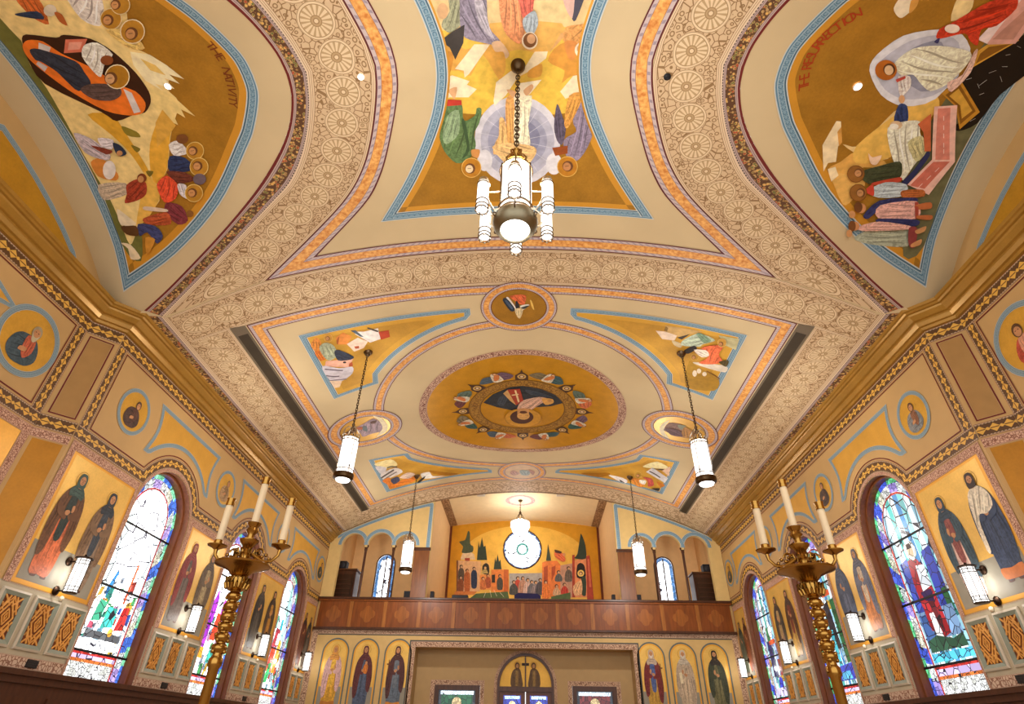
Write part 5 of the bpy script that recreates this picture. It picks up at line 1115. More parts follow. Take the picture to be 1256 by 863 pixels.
stained(1, WIN_C[2], 6, DR, PALE,
    [('#a81c24', .45, [(-.4, 1.7), (-.1, 1.7), (-.05, 2.5), (-.35, 2.5)]), ('#28307a', .4, [(.05, 1.7), (.4, 1.7), (.42, 2.6), (.1, 2.6)]), ('#e8521e', .6, [(-.2, 2.5), (.25, 2.5), (.25, 2.62), (-.2, 2.62)]), ('#9ab8e8', .6, [(-.25, 2.1), (-.05, 2.1), (.0, 2.5), (-.2, 2.5)]), ('#3a9a5a', .4, [(.1, 2.6), (.3, 2.6), (.3, 2.95), (.12, 2.95)]), ('#f4f4f4', .8, blob(.0, 2.85, .14, .18)), ('#d8a832', .5, [(-.3, 1.55), (.1, 1.55), (.1, 1.7), (-.3, 1.7)]), ('#2038c8', .6, blob(.0, 1.5, .16, .18)), ('#c8c0f0', .8, [(-.5, 1.22), (.5, 1.22), (.5, 1.42), (-.5, 1.42)])],
    ('#4fb878', '#3a5ad8', '#9a86d8', '#a83040'), 1.20, 'farthest stained glass window of the right wall with pale top and blue and red robes')
# gallery windows
def lancet(sx, idx, label):
    root = empty('window_%d' % idx, (sx * 5.62, 23.55, 4.2)); struct(root, label); sf = plane_y(23.56); c = sx * 5.62
    mb = MB(); e = arch(c, 5.95, .36, 4.2); e2 = arch(c, 5.95, .29, 4.24)
    patch(mb, sf, e, gl('#5a92d0', .9), 0); mb.build('stained_glass', root)
    mb = MB(); patch(mb, sf, arch(c, 5.95, .24, 4.24), glass('#f4fbff', 3.5, 4.0), .004); mb.build('pane', root)
    mb = MB(); A = arch(c, 5.95, .40, 4.16)[1:]; B = arch(c, 5.95, .345, 4.16)[1:]
    ribbon(mb, plane_y(23.49), A + [(c - .40, 4.16)], B + [(c - .345, 4.16)], M_DWOOD, 0); mb.box(c - .025, 23.47, 4.2, c + .025, 23.5, 6.25, M_DWOOD); mb.build('window_frame', root)
lancet(-1, 7, 'narrow arched blue-edged window seen through the left gallery arches')
lancet(1, 8, 'narrow arched blue-edged window seen through the right gallery arches')
for sx, idx in ((-1, 9), (1, 10)):
    root = empty('window_%d' % idx, (sx * 7.02, 21.37, 4.2)); struct(root, 'slim bright window in the %s end wall of the gallery' % ('left' if sx < 0 else 'right'))
    mb = MB(); patch(mb, plane_x(sx * 7.03), [(21.15, 4.2), (21.6, 4.2), (21.6, 6.1), (21.15, 6.1)], glass('#dcebf8', 2.5, 5.0), 0); mb.build('pane', root)
    mb = MB(); x0, x1 = sorted((sx * 6.97, sx * 7.02))
    for y in (21.12, 21.6): mb.box(x0, y, 4.15, x1, y + .04, 6.15, M_DWOOD)
    mb.box(x0, 21.12, 6.1, x1, 21.64, 6.15, M_DWOOD); mb.build('window_frame', root)
root = empty('window_11', (RX, 25.02, RZ)); struct(root, 'round stained glass window glowing white in the gallery mural'); sf = plane_y(25.03)
mb = MB(); patch(mb, sf, circle(RX, RZ, RR, n=40), glass('#4a7ac0', .8, 8.0), 0)
for k in range(16):
    a = 2 * PI * k / 16; patch(mb, sf, circle(RX + .78 * math.cos(a), RZ + .78 * math.sin(a), .035, n=8), glass('#a8dce8', 1.6, 9.0), .003)
mb.build('stained_glass', root)
mb = MB(); patch(mb, sf, circle(RX, RZ, RR - .07, n=40), glass('#f6fdff', 4.0, 5.0), .005); patch(mb, sf, circle(RX, RZ, .27, n=24), glass('#5ab0a0', 1.0, 14.0), .007); patch(mb, sf, circle(RX, RZ, .18, n=24), glass('#f6fdff', 4.0, 9.0), .009); mb.build('pane', root)
mb = MB(); mb.tube([(RX + RR * math.cos(2 * PI * i / 40), 24.99, RZ + RR * math.sin(2 * PI * i / 40)) for i in range(40)], .03, M_DWOOD, closed=True); mb.build('window_frame', root)

# ================================================================== paintings on the walls
def saint(pt, s, z, H, robe, cloak, stole, veil, skin='#b98256', beard=None, hem=None, lean=1, shawl=None, hold=None, tight=1.0):
    """standing robed figure: s centre, z feet, H height"""
    f = lambda a, b: (s + a * H * lean * tight, z + b * H)
    P = lambda L: [f(*q) for q in L]
    it = [('#d9a94e', P(circle(0, .915, .088 / tight, .088, 22)), 'h'), ('#a8761e', P(circle(0, .915, .084 / tight, .084, 22)), 'h'), (G_LIGHT, P(circle(0, .915, .079 / tight, .079, 22)), 'h')]
    it += [('#5a3420', P([(-.085, 0), (-.03, .0), (-.02, .04), (-.07, .05)])), ('#5a3420', P([(.03, 0), (.09, .0), (.075, .05), (.03, .04)]))]
    it += [(robe, P([(-.115, .035), (-.02, .022), (.10, .035), (.125, .35), (.13, .6), (.10, .78), (.03, .84), (-.03, .84), (-.10, .78), (-.13, .6), (-.125, .35)]), 'f')]
    if hem: it.append((hem, P([(-.118, .03), (-.02, .018), (.105, .03), (.115, .12), (0, .105), (-.12, .12)])))
    it += [(cloak, P([(-.10, .79), (-.02, .84), (-.025, .70), (-.055, .5), (-.075, .22), (-.13, .17), (-.165, .40), (-.15, .66)]), 'f'), (cloak, P([(.10, .79), (.02, .84), (.03, .70), (.07, .52), (.085, .30), (.14, .26), (.168, .44), (.15, .66)]), 'f')]
    if stole: it += [(stole, P([(-.035, .77), (.035, .77), (.048, .52), (.03, .34), (-.03, .34), (-.045, .52)]), 'f')]
    it += [(cloak, P([(-.14, .66), (-.03, .58), (.0, .55), (-.02, .52), (-.12, .56)]), ''), (cloak, P([(.14, .66), (.05, .6), (.01, .57), (.04, .53), (.13, .56)]), '')]
    it += [(skin, P([(-.035, .60), (.0, .615), (.02, .60), (.0, .565), (-.03, .57)])), (skin, P([(.02, .66), (.045, .67), (.055, .62), (.03, .60)]))]
    if hold == 'child': it += [('#c8742a', P([(.0, .55), (.06, .54), (.075, .66), (.02, .69), (-.01, .63)]), 'f'), (skin, P(circle(.035, .705, .022, .026, 12)), 'h')]
    if hold == 'cross': it += [('#6a3a1c', P([(-.155, .5), (-.140, .5), (-.135, .76), (-.150, .76)]), 'h'), ('#6a3a1c', P([(-.18, .68), (-.11, .68), (-.11, .70), (-.18, .70)]), 'h')]
    if hold == 'scroll': it += [('#e0cfa8', P([(.05, .46), (.10, .46), (.105, .62), (.055, .63)]), 'h')]
    if shawl: it += [(shawl, P([(-.10, .79), (0, .85), (.10, .79), (.14, .60), (.16, .30), (.12, .28), (.10, .52), (.06, .60), (-.02, .58), (-.11, .62), (-.13, .70)]), 'f')]
    else: it += [(veil, P([(-.09, .795), (-.04, .85), (.04, .85), (.09, .795), (.075, .735), (0, .755), (-.075, .735)]), 'f')]
    it += [(skin, P([(-.018, .83), (.018, .83), (.018, .88), (-.018, .88)]), 'h')]
    it += [(veil, P([(-.05, .86), (-.05, .93), (-.028, .975), (.028, .975), (.05, .93), (.05, .86), (.035, .835), (-.035, .835)]))]
    it += [(skin, P(circle(0, .908, .033, .045, 14)), 'h')]
    if beard: it += [(beard, P([(-.034, .90), (-.026, .865), (0, .835), (.026, .865), (.034, .90), (.012, .882), (-.012, .882)]))]
    it += [('#3a2014', P([(-.022, .913), (-.007, .916), (-.007, .922), (-.022, .920)]), 'h'), ('#3a2014', P([(.007, .916), (.022, .913), (.022, .920), (.007, .922)]), 'h'), (shade(skin, .7), P([(-.003, .912), (.004, .912), (.007, .893), (-.004, .893)]), 'h'), ('#8a4a38', P([(-.011, .882), (.011, .882), (.008, .877), (-.008, .877)]), 'h')]
    pt.part('painted_figure', it)
GREY = paint('#8f8878', .6, .08, name='painted_floor_grey'); LACE = m_lace('#cfa68c', '#8a5c48', 'pink_lace_paint', 4.0)
def pier_panel(sg, k, label, figs):
    sf = plane_x(sg * HW); y0, y1 = PIERS[k]
    mb = MB(); patch(mb, sf, [(y0 + .1, 1.76), (y1 - .02, 1.76), (y1 - .02, 3.76), (y0 + .1, 3.76)], G_EDGE, .004)
    o = tag(mb.build('saint_mural'), label, 'mural', None)
    P = [(y0, 1.74), (y1, 1.74), (y1, 3.86), (y0, 3.86)]; border(o, sf, P, [(y0 + .13, 1.745), (y1 - .06, 1.745), (y1 - .06, 3.72), (y0 + .13, 3.72)], LACE, .010)
    mb = MB(); a, b = y0 + .19, y1 - .12; patch(mb, sf, [(a, 2.36), (b, 2.36), (b, 3.68), (a, 3.68)], G_LIGHT, .006); mb.build('gold_ground', o)
    mb = MB(); patch(mb, sf, [(a, 1.82), (b, 1.82), (b, 2.36), (a, 2.36)], GREY, .006); mb.build('painted_floor', o)
    pt = Painter(sf, o, .008, step=.0009)
    for F in figs: saint(pt, **F)
def F(s, z, H, robe, cloak, stole, veil, **k): return dict(s=s, z=z, H=H, robe=robe, cloak=cloak, stole=stole, veil=veil, **k)
pier_panel(-1, 0, 'mural of two hooded women, one in an orange skirt, left wall beside the washed-out window', [F(8.40, 1.90, 1.62, '#c8683c', '#6a4426', '#2c3630', '#3a5048', tight=1.12), F(9.20, 1.88, 1.62, '#8a7058', '#7e6044', '#3a4048', '#2c323a', tight=1.12)])
pier_panel(-1, 1, 'mural of a wine-red robed woman and a taupe figure, left wall second pier', [F(12.14, 1.92, 1.58, '#6a5a50', '#8a3a36', None, '#8a3a36', tight=1.15), F(12.96, 1.92, 1.58, '#8a7454', '#6e5c48', '#a8946c', '#5a4a3a', tight=1.15)])
pier_panel(-1, 2, 'mural of a dark grey monk and a brown figure, left wall third pier', [F(15.95, 1.92, 1.58, '#4e463c', '#3a342e', None, '#4a4238', tight=1.15), F(16.75, 1.92, 1.58, '#8a5a2c', '#4e3c2a', '#b07a2c', '#3a2a1e', tight=1.15)])
pier_panel(-1, 3, 'mural of two brown robed figures, left wall by the gallery corner', [F(19.55, 1.92, 1.52, '#5a3428', '#6a3a2c', None, '#3a2a24'), F(20.02, 1.92, 1.46, '#5c5248', '#4a4038', None, '#3a322c')])
pier_panel(1, 0, 'mural of a blue robed man in white shawl and a teal hooded woman', [F(8.33, 1.98, 1.60, '#34405a', '#34405a', None, '#3a2a22', hem='#c8743a', shawl='#d8cbb4', beard='#3a2a22', tight=1.12), F(9.16, 1.90, 1.60, '#c9a89a', '#3c4e58', '#8a4a44', '#2c3c4a', tight=1.12)])
pier_panel(1, 1, 'mural of two slate blue robed figures pale with glare, right wall second pier', [F(12.14, 1.92, 1.58, '#b5703c', '#6a6c7c', '#c9b49a', '#5a5a66', tight=1.15), F(12.96, 1.92, 1.58, '#5a6074', '#4c5468', None, '#4a5064', tight=1.15)])
pier_panel(1, 2, 'mural of a brown cloaked man and a patterned robe figure, right wall third pier', [F(15.95, 1.92, 1.58, '#a8803c', '#5c3a24', '#7a3a24', '#4a3222', beard='#4a3222', tight=1.15), F(16.75, 1.92, 1.58, '#8a6a5a', '#4e4438', '#a88a5a', '#4a3a2c', tight=1.15)])
pier_panel(1, 3, 'mural of a green and a red robed figure, right wall by the gallery corner', [F(19.55, 1.92, 1.52, '#8a4a2c', '#7a4a30', None, '#4a2a1c'), F(20.02, 1.92, 1.46, '#4c5444', '#5a5a48', None, '#3a3a30')])
# frieze medallions and panels
def bust(pt, s, z, R, cloak, robe, hair, beard=None, lean=1):
    f = lambda a, b: (s + a * R * lean, z + b * R); P = lambda L: [f(*q) for q in L]
    it = [('#c89a3c', P(circle(.1, .34, .36, .36, 20)), 'h'), (G_MID, P(circle(.1, .34, .34, .34, 20)), 'h'),
        (cloak, P([(-.62, -.45), (-.55, -.1), (-.35, .12), (.0, .2), (.3, .12), (.5, -.15), (.55, -.5), (.3, -.78), (-.2, -.85), (-.5, -.7)]), 'f'), (robe, P([(-.12, .14), (.22, .14), (.3, -.3), (.1, -.6), (-.1, -.35)]), 'f'),
        ('#b98256', P([(-.2, -.45), (.05, -.38), (.05, -.25), (-.18, -.3)])), (hair, P(circle(.1, .38, .19, .24, 16)), 'h'), ('#b98256', P(circle(.1, .34, .135, .17, 14)), 'h')]
    if beard: it.append((beard, P([(-.04, .33), (.0, .12), (.1, .02), (.2, .12), (.24, .33), (.16, .22), (.04, .22)])))
    it += [('#3a2014', P([(.02, .37), (.07, .38), (.07, .40), (.02, .40)]), 'h'), ('#3a2014', P([(.13, .38), (.18, .37), (.18, .40), (.13, .40)]), 'h')]
    pt.part('painted_bust', it)
def wall_medal(sf, y, z, R, label, cloak, robe, hair, beard=None, lean=1):
    mb = MB(); patch(mb, sf, circle(y, z, R * .9, n=32), G_MID, .006); o = tag(mb.build('wall_medallion'), label, 'medallion', None)
    A, B, cl = ring(R, R * .83, y, z, n=36); border(o, sf, A, B, m_blue(True), .010)
    bust(Painter(sf, o, .009, step=.001), y, z, R * .83, cloak, robe, hair, beard, lean)
for sx, rc, nm, args in ((-1, RCL, 'left', ('#3a4a52', '#b5583a', '#9a8a6a', '#b5a684')), (1, RCR, 'right', ('#b0442c', '#c98a6a', '#5a3a1c', None))):
    wall_medal(rc, 6.62, 4.88, .56, 'large frieze medallion of a %s on the %s recess wall' % ('white-bearded man in blue' if sx < 0 else 'young figure in red', nm), *args)
MEDS = [(-1, 8.80, 'small medallion of a dark brown hooded monk, first on the left frieze', ('#4a3228', '#5a3a2c', '#4a3228')), (-1, 12.57, 'small medallion of a tan robed figure, left frieze between first and second windows', ('#a8845a', '#8a6a44', '#8a6a44')), (-1, 16.36, 'small medallion behind the right candle, left frieze between second and third windows', ('#7a5a3c', '#5a4a3a', '#5a4030')), (-1, 19.95, 'small medallion of a dark robed figure at the gallery end of the left frieze', ('#3a4440', '#5a5a50', '#3a302a')),
    (1, 8.88, 'small medallion of a grey cloaked young woman, first on the right frieze', ('#7a7a78', '#8a5a3c', '#5a3a24')), (1, 12.57, 'small medallion of a dark hooded figure, right frieze between first and second windows', ('#4a3a34', '#5a443a', '#4a3a34')), (1, 16.36, 'small medallion behind the left candle, right frieze between second and third windows', ('#6a5a4c', '#8a6a4a', '#4a3a30')), (1, 19.95, 'small medallion of a dark figure at the gallery end of the right frieze', ('#3c4646', '#6a5a4a', '#3a302a'))]
for sg, y, lb, cs in MEDS: wall_medal(plane_x(sg * HW), y, 4.87, .43, lb, *cs, lean=1 if sg < 0 else -1)
WORDS = ('first', 'second', 'third')
for sg, nm in ((-1, 'left'), (1, 'right')):
    for k, c in enumerate(WIN_C):
        P = [(c - 1.27, 5.40), (c + 1.27, 5.40)]
        P += [(c + 1.27 - .14 * math.sin(PI * i / 8), 5.40 - .98 * i / 8) for i in range(1, 8)] + [(c + 1.27, 4.40), (c + 1.12, 4.40)]
        P += [(c + 1.40 * math.cos(math.radians(t)), 3.5 + 1.40 * math.sin(math.radians(t))) for t in [42 + 96 * i / 22 for i in range(23)]]
        P += [(c - 1.12, 4.40), (c - 1.27, 4.40)] + [(c - 1.27 + .14 * math.sin(PI * i / 8), 5.40 - .98 * i / 8) for i in range(7, 0, -1)]
        mural('frieze_panel', 'gold blue-edged frieze panel arching over the %s window of the %s wall' % (WORDS[k], nm), 'panel', plane_x(sg * HW), P, .085, G_MID, gold('#cf9a3c', 'gold_leaf_frieze', .5, .1), 0)
# lower back wall: six arched saints
ICONS = [(-6.10, 'arched icon of a pink cloaked woman with yellow underrobe, by the left wall corner', F(0, 0, 1, '#c9942c', '#c9a09a', '#d9a83a', '#c98a3c', hem='#b5702c')),
    (-5.10, 'arched icon of a veiled mother in maroon holding a child', F(0, 0, 1, '#4a5468', '#5a2a28', None, '#5a2a28', hold='child')),
    (-4.05, 'arched icon of a woman in dark maroon holding a cross, beside the recess', F(0, 0, 1, '#5a6470', '#4e2a26', '#6a7078', '#4a2824', hem='#c8802c', hold='cross')),
    (4.12, 'arched icon of an old bearded man in a dark red cloak, beside the recess', F(0, 0, 1, '#b58a34', '#6e2420', '#4a5a8a', '#b09a84', beard='#c9bba8', hold='cross')),
    (5.13, 'arched icon of a white-haired man in blue with a pale mantle', F(0, 0, 1, '#b9a284', '#b09a80', None, '#b8aa94', beard='#cfc4b0', hem='#4a3c4a', hold='scroll')),
    (6.13, 'arched icon of a dark-haired man in olive green, by the right wall corner', F(0, 0, 1, '#6a6440', '#3c3f2a', None, '#2e261c', hem='#b5702c', beard='#3a2e22'))]
for x, lb, fg in ICONS:
    mb = MB(); e = arch(x, 2.36, .43, .35); patch(mb, BACK, e, G_EDGE, .004); o = tag(mb.build('arched_icon'), lb, 'icon', 'arched icons on the lower back wall')
    A = arch(x, 2.36, .445, .35)[1:]; B = arch(x, 2.36, .40, .35)[1:]; border(o, BACK, A + [(x - .445, .35)], B + [(x - .40, .35)], paint('#5f6660', .6, .1), .008, closed=False)
    mb = MB(); patch(mb, BACK, arch(x, 2.36, .355, 1.42)[:], G_LIGHT, .006); mb.build('gold_ground', o)
    mb = MB(); patch(mb, BACK, [(x - .355, .42), (x + .355, .42), (x + .355, 1.42), (x - .355, 1.42)], GREY, .006); mb.build('painted_floor', o)
    fg = dict(fg); fg.update(s=x, z=.86, H=1.80, tight=.98); 
    if x > 0: fg['lean'] = -1
    fg['z'] = .82; saint(Painter(BACK, o, .008, step=.0009), **fg)
# gallery mural
sf = plane_y(MURAL_Y); GLD = gold('#cf9224', 'gold_leaf_gallery'); GLB = gold('#e2b04a', 'gold_leaf_gallery_bright')
mb = MB(); patch(mb, sf, [(-3.3, 3.2), (3.3, 3.2), (3.3, 8.0)] + [(x / 10, gz(x / 10) - .02) for x in range(30, -31, -4)] + [(-3.3, 8.0)], GLD, .004, holes=[circle(RX, RZ, RR - .01, n=40)])
o = tag(mb.build('gallery_mural'), 'wide gold mural of buildings, cypresses and a supper scene around the round gallery window', 'mural')
mb = MB(); mb2 = [(sx * 3.3, 3.2) for sx in (1,)]
for sx in (-1, 1):
    mb = MB(); ribbon(mb, sf, [(sx * 3.32, 3.2), (sx * 3.32, 8.0)], [(sx * 3.22, 3.2), (sx * 3.22, 8.0)], paint('#6a3018', .6), .006); mb.build('border', o)
mb = MB(); dome = [(2.75, 4.4), (2.75, 6.6)] + [(2.75 * math.cos(PI * i / 24), 6.6 + 1.45 * math.sin(PI * i / 24)) for i in range(1, 24)] + [(-2.75, 6.6), (-2.75, 4.4)]
patch(mb, sf, dome, GLB, .007, holes=[circle(RX, RZ, RR - .01, n=40)]); mb.build('gold_ground', o)
O_2 = T(545, 635, 8.22); P_2 = T(640, 635, 8.22); pt = Painter(sf, o, .010, step=.0012)
pt.part('painted_building', [('#d9bd95', [(165, 420), (168, 395), (190, 350), (250, 333), (300, 365), (312, 420)], 'h'), ('#a8442c', [(205, 405), (258, 402), (252, 470), (212, 466)], 'h'), ('#d8a878', [(122, 428), (372, 438), (356, 742), (122, 742)], 'h'), ('#7a4a2c', [(122, 428), (140, 428), (136, 742), (122, 742)], 'h'), ('#e0b060', [(368, 460), (420, 428), (468, 470), (462, 580), (368, 580)], 'h'), ('#30261a', [(385, 485), (420, 455), (450, 482), (450, 562), (390, 562)]), ('#dd7f38', [(473, 520), (648, 520), (648, 745), (473, 745)], 'h'), ('#c06028', [(600, 520), (648, 520), (648, 745), (600, 745)], 'h'), ('#e08e48', [(358, 572), (476, 572), (476, 722), (358, 722)], 'h'), ('#30261a', [(478, 575), (512, 570), (512, 652), (478, 652)], 'h')], O_2)
pt.part('painted_tree', [('#4a5238', [(150, 240), (210, 220), (238, 135), (258, 150), (262, 260), (292, 290), (282, 345), (178, 352), (190, 290)])], O_2)
pt.part('painted_tree', [('#2f3a2c', [(328, 425), (345, 235), (357, 300), (380, 195), (397, 290), (415, 278), (432, 425)], 'h')], O_2)
pt.part('painted_tree', [('#2f3a2c', [(498, 518), (512, 395), (522, 440), (538, 365), (552, 440), (566, 420), (578, 518)], 'h')], O_2)
PEOPLE = [(170, 480, 640, '#5a4a3a', '#c9a078'), (230, 520, 735, '#b5602c', '#c98a5a'), (300, 500, 700, '#26304a', '#c9a078'), (165, 590, 740, '#8a4a24', '#c9a078'), (410, 490, 560, '#b59a5a', '#e0b070'), (440, 570, 700, '#a8502c', '#c98a5a'), (560, 575, 720, '#4a4438', '#c98a5a'), (390, 600, 720, '#c9703a', '#d9a070')]
for (x, y0, y1, c, sk) in PEOPLE:
    pt.part('painted_figure', [(c, [(x - 26, y1), (x - 30, y0 + 60), (x - 8, y0 + 22), (x + 10, y0 + 22), (x + 30, y0 + 60), (x + 26, y1)], 'f'), ('#3a2418', circle(x, y0 + 10, 17, 18, 12), 'h'), (sk, circle(x + 3, y0 + 14, 12, 13, 10), 'h')], O_2)
pt.part('painted_ground', [('#4f6238', [(320, 762), (640, 742), (655, 822), (240, 822)], 'h')] + [('#ddd0b4', P, 's13') for P in ([(420, 745), (395, 805)], [(460, 730), (475, 800)], [(500, 725), (530, 790)], [(560, 750), (600, 795)])] + [('#c9783a', [(110, 740), (330, 740), (300, 775), (100, 775)], 'h')], O_2)
pt.part('painted_wall', [('#a8a098', [(655, 558), (822, 558), (822, 745), (655, 745)], 'h')], O_2)
pt.part('painted_wall', [('#a8a098', [(-2, 558), (208, 555), (208, 745), (-2, 745)], 'h')], P_2)
for (x, y0, c, cv) in ((740, 600, '#c2442a', O_2), (700, 640, '#4a4640', O_2), (790, 610, '#c9a088', O_2), (10, 600, '#b5846a', P_2), (60, 620, '#c9a898', P_2), (100, 640, '#6a6468', P_2), (140, 645, '#8a7a78', P_2), (185, 620, '#4a4448', P_2)):
    pt.part('painted_figure', [(c, [(x - 44, 770), (x - 36, y0 + 55), (x - 8, y0 + 22), (x + 10, y0 + 22), (x + 38, y0 + 60), (x + 44, 770)], 'f'), ('#4a3424', circle(x, y0 + 6, 18, 19, 12), 'h'), ('#c99a72', circle(x + 3, y0 + 10, 12, 13, 10), 'h')], cv)
pt.part('painted_building', [('#dd7a38', [(205, 452), (230, 440), (355, 432), (395, 482), (392, 802), (205, 802)], 'h'), ('#a84a24', [(222, 500), (262, 480), (262, 700), (222, 700)], 'h'), ('#a84a24', [(300, 500), (340, 480), (335, 560), (300, 640)], 'h'), ('#b98a70', [(388, 480), (522, 458), (522, 802), (388, 802)], 'h'), ('#d98a5a', [(528, 432), (645, 398), (662, 802), (528, 802)], 'h'), ('#241a14', [(555, 600), (558, 482), (595, 455), (632, 490), (642, 610)]), ('#a03c28', [(508, 375), (532, 375), (536, 802), (508, 802)], 'h'), ('#a8402c', [(648, 388), (682, 378), (725, 822), (658, 822)], 'h'), ('#c8684a', [(660, 420), (678, 415), (700, 700), (680, 700)], 'h')], P_2)
pt.part('painted_tree', [('#3a4432', [(245, 432), (265, 262), (295, 432)], 'h')], P_2)
pt.part('painted_tree', [('#2f3a2c', [(528, 408), (560, 365), (588, 190), (600, 165), (638, 270), (645, 412)])], P_2)
pt.part('painted_angel', [('#d9683a', [(330, 345), (400, 350), (442, 420), (412, 445), (340, 400)], 'f'), ('#4a2a1a', [(332, 322), (400, 342), (390, 362), (340, 352)]), ('#c98a5a', circle(425, 372, 15, 16, 10), 'h')], P_2)
for (x, y0, y1, c) in ((370, 540, 640, '#5a5a58'), (470, 500, 640, '#6a5a4c'), (350, 680, 780, '#c9a078'), (430, 665, 770, '#b83a28'), (240, 640, 820, '#e07a30')):
    pt.part('painted_figure', [(c, [(x - 34, y1), (x - 32, y0 + 55), (x - 8, y0 + 22), (x + 10, y0 + 22), (x + 36, y0 + 58), (x + 34, y1)], 'f'), ('#3a2818', circle(x, y0 + 8, 18, 18, 12), 'h'), ('#c99a72', circle(x + 3, y0 + 12, 12, 13, 10), 'h')], P_2)
pt.part('painted_figure', [('#e6c468', circle(595, 560, 34, 34, 18), 'h'), ('#2f4030', [(600, 610), (645, 600), (645, 780), (600, 765)], 'f'), ('#e0b080', [(518, 690), (600, 630), (605, 765), (530, 782)], 'f'), ('#5a3a20', circle(595, 560, 19, 20, 12), 'h'), ('#d9b080', circle(593, 564, 13, 14, 10), 'h')], P_2)
pt.part('painted_ground', [('#4f6238', [(295, 795), (490, 752), (490, 822), (295, 822)], 'h')], P_2)

# ================================================================== gallery front and furniture
par = empty('gallery_parapet', (0, YB - .1, 3.06)); tag(par, 'long brown wooden panelled parapet across the gallery front', 'parapet')
PW = wood('#7a3f12', 'parapet_panel_wood', .38); PF = wood('#945a24', 'parapet_stile_wood', .38); PE = wood('#8c501c', 'inlay_wood', .38)
mb = MB(); mb.box(-6.97, YB - .16, 3.98, 6.97, YB + .06, 4.05, M_DWOOD); mb.box(-6.97, YB - .13, 3.92, 6.97, YB + .04, 3.98, PW); mb.build('top_rail', par, bevel=.01)
mb = MB(); mb.box(-6.97, YB - .13, 3.05, 6.97, YB - .02, 3.12, M_DWOOD); mb.build('bottom_rail', par, bevel=.008)
for k in range(12):
    x0 = -6.96 + 1.16 * k; x1 = x0 + 1.16; xc = (x0 + x1) / 2
    mb = MB(); mb.box(x0 + .06, YB - .09, 3.12, x1 - .06, YB - .02, 3.92, PW); pn = mb.build('panel', par)
    mb = MB(); sfp = plane_y(YB - .09)
    lob = []
    for q in range(4):
        for j in range(9):
            a = q * PI / 2 - PI / 2 + PI * j / 8 * .98; cx, cz = .13 * math.cos(q * PI / 2), .13 * math.sin(q * PI / 2); lob.append((xc + cx + .13 * math.cos(a), 3.52 + cz + .13 * math.sin(a)))
    mb.prism(lob, lambda a, b, d: Vector((a, YB - .09 - d, b)), -.01, .008, PE); mb.build('quatrefoil_inlay', pn)
    if k: mb = MB(); mb.box(x0 - .06, YB - .11, 3.12, x0 + .06, YB - .02, 3.92, PF); mb.build('stile', par)
for sx, nm in ((-1, 'left'), (1, 'right')):
    r = empty('gallery_pilaster', (sx * 3.62, YB - .04, 4.05)); tag(r, 'square brown wooden pilaster beside the %s edge of the gallery mural' % nm, 'pilaster', None, 'structure')
    x0, x1 = sorted((sx * 3.34, sx * 3.87)); MB().box(x0, YB - .06, 4.052, x1, YB - .004, 5.64, wood('#73421c', 'pilaster_wood', .42)).build('shaft', r, bevel=.01)
    MB().box(x0 - .03, YB - .085, 5.64, x1 + .03, YB - .004, 5.74, M_DWOOD).build('capital', r, bevel=.01)
    for j, xa in enumerate((4.67, 5.68)):
        r = empty('arcade_column', (sx * xa, YB + .09, 3.2)); tag(r, 'slender dark column of the %s arches, %s' % (nm, 'next to its pilaster' if j == 0 else 'farther from its pilaster'), 'column')
        MB().lathe([(.045, 0), (.045, 2.45)], (sx * xa, YB + .09, 3.2), M_DWOOD, 12).build('shaft', r, smooth=True)
        MB().lathe([(.05, 2.45), (.06, 2.5), (.05, 2.53), (.09, 2.6), (.09, 2.64)], (sx * xa, YB + .09, 3.2), M_DWOOD, 12).build('capital', r, smooth=True)
    r = empty('organ_cabinet', (sx * 6.48, 21.2, 3.12)); tag(r, 'dark wooden cabinet standing in the %s end of the gallery' % nm, 'cabinet')
    x0, x1 = sorted((sx * 6.05, sx * 6.92))
    MB().box(x0, 21.0, 3.12, x1, 21.6, 5.1, M_DWOOD).build('body', r, bevel=.02)
    m2 = MB(); m2.box(x0 + .08, 20.97, 3.9, x1 - .08, 21.0, 4.95, wood('#38200f', 'cabinet_door_wood'))
    for i in range(6): m2.box(x0 + .12, 20.955, 4.0 + i * .15, x1 - .12, 20.972, 4.03 + i * .15, M_DWOOD)
    m2.build('front_panel', r)
    MB().box(x0 - .03, 20.96, 5.1, x1 + .03, 21.63, 5.15, wood('#5e3a20', 'cabinet_top_wood')).build('top', r, bevel=.008)
    r = empty('loudspeaker', (sx * 6.62, 21.2, 5.15)); tag(r, 'small black loudspeaker on top of the %s dark gallery cabinet' % nm, 'loudspeaker')
    MB().box(sx * 6.62 - .15, 21.05, 5.15, sx * 6.62 + .15, 21.35, 5.44, M_BLACK).build('cabinet', r, bevel=.02)
    MB().lathe([(.11, 0), (.08, .012), (.03, .02)], (0, 0, 0), paint('#2c2a2e', .4), 16).build('grille', r)
    g = r.children[-1]; g.rotation_euler = (PI / 2, 0, 0); g.location = (0, -.155, .14)
def monitor(x, w, h, label, nm='stage_monitor'):
    r = empty(nm, (x, 20.85, 3.12)); tag(r, label, 'loudspeaker')
    MB().box(x - w / 2, 20.75, 4.12, x + w / 2, 20.95, 4.12 + h, M_BLACK).build('cabinet', r, bevel=.015)
    MB().box(x - w / 2 + .02, 20.742, 4.14, x + w / 2 - .02, 20.75, 4.10 + h, paint('#2a282c', .8, .2)).build('grille', r)
    m = MB(); m.tube([(x, 20.85, 3.14), (x, 20.85, 4.12)], .02, M_BLACK); m.lathe([(.15, 0), (.15, .02), (.02, .05)], (x, 20.85, 3.12), M_BLACK, 14); m.build('stand', r)
monitor(-4.04, .26, .24, 'black box loudspeaker on a stand just left of the left pilaster')
monitor(-3.18, .13, .24, 'small black loudspeaker right of the left pilaster')
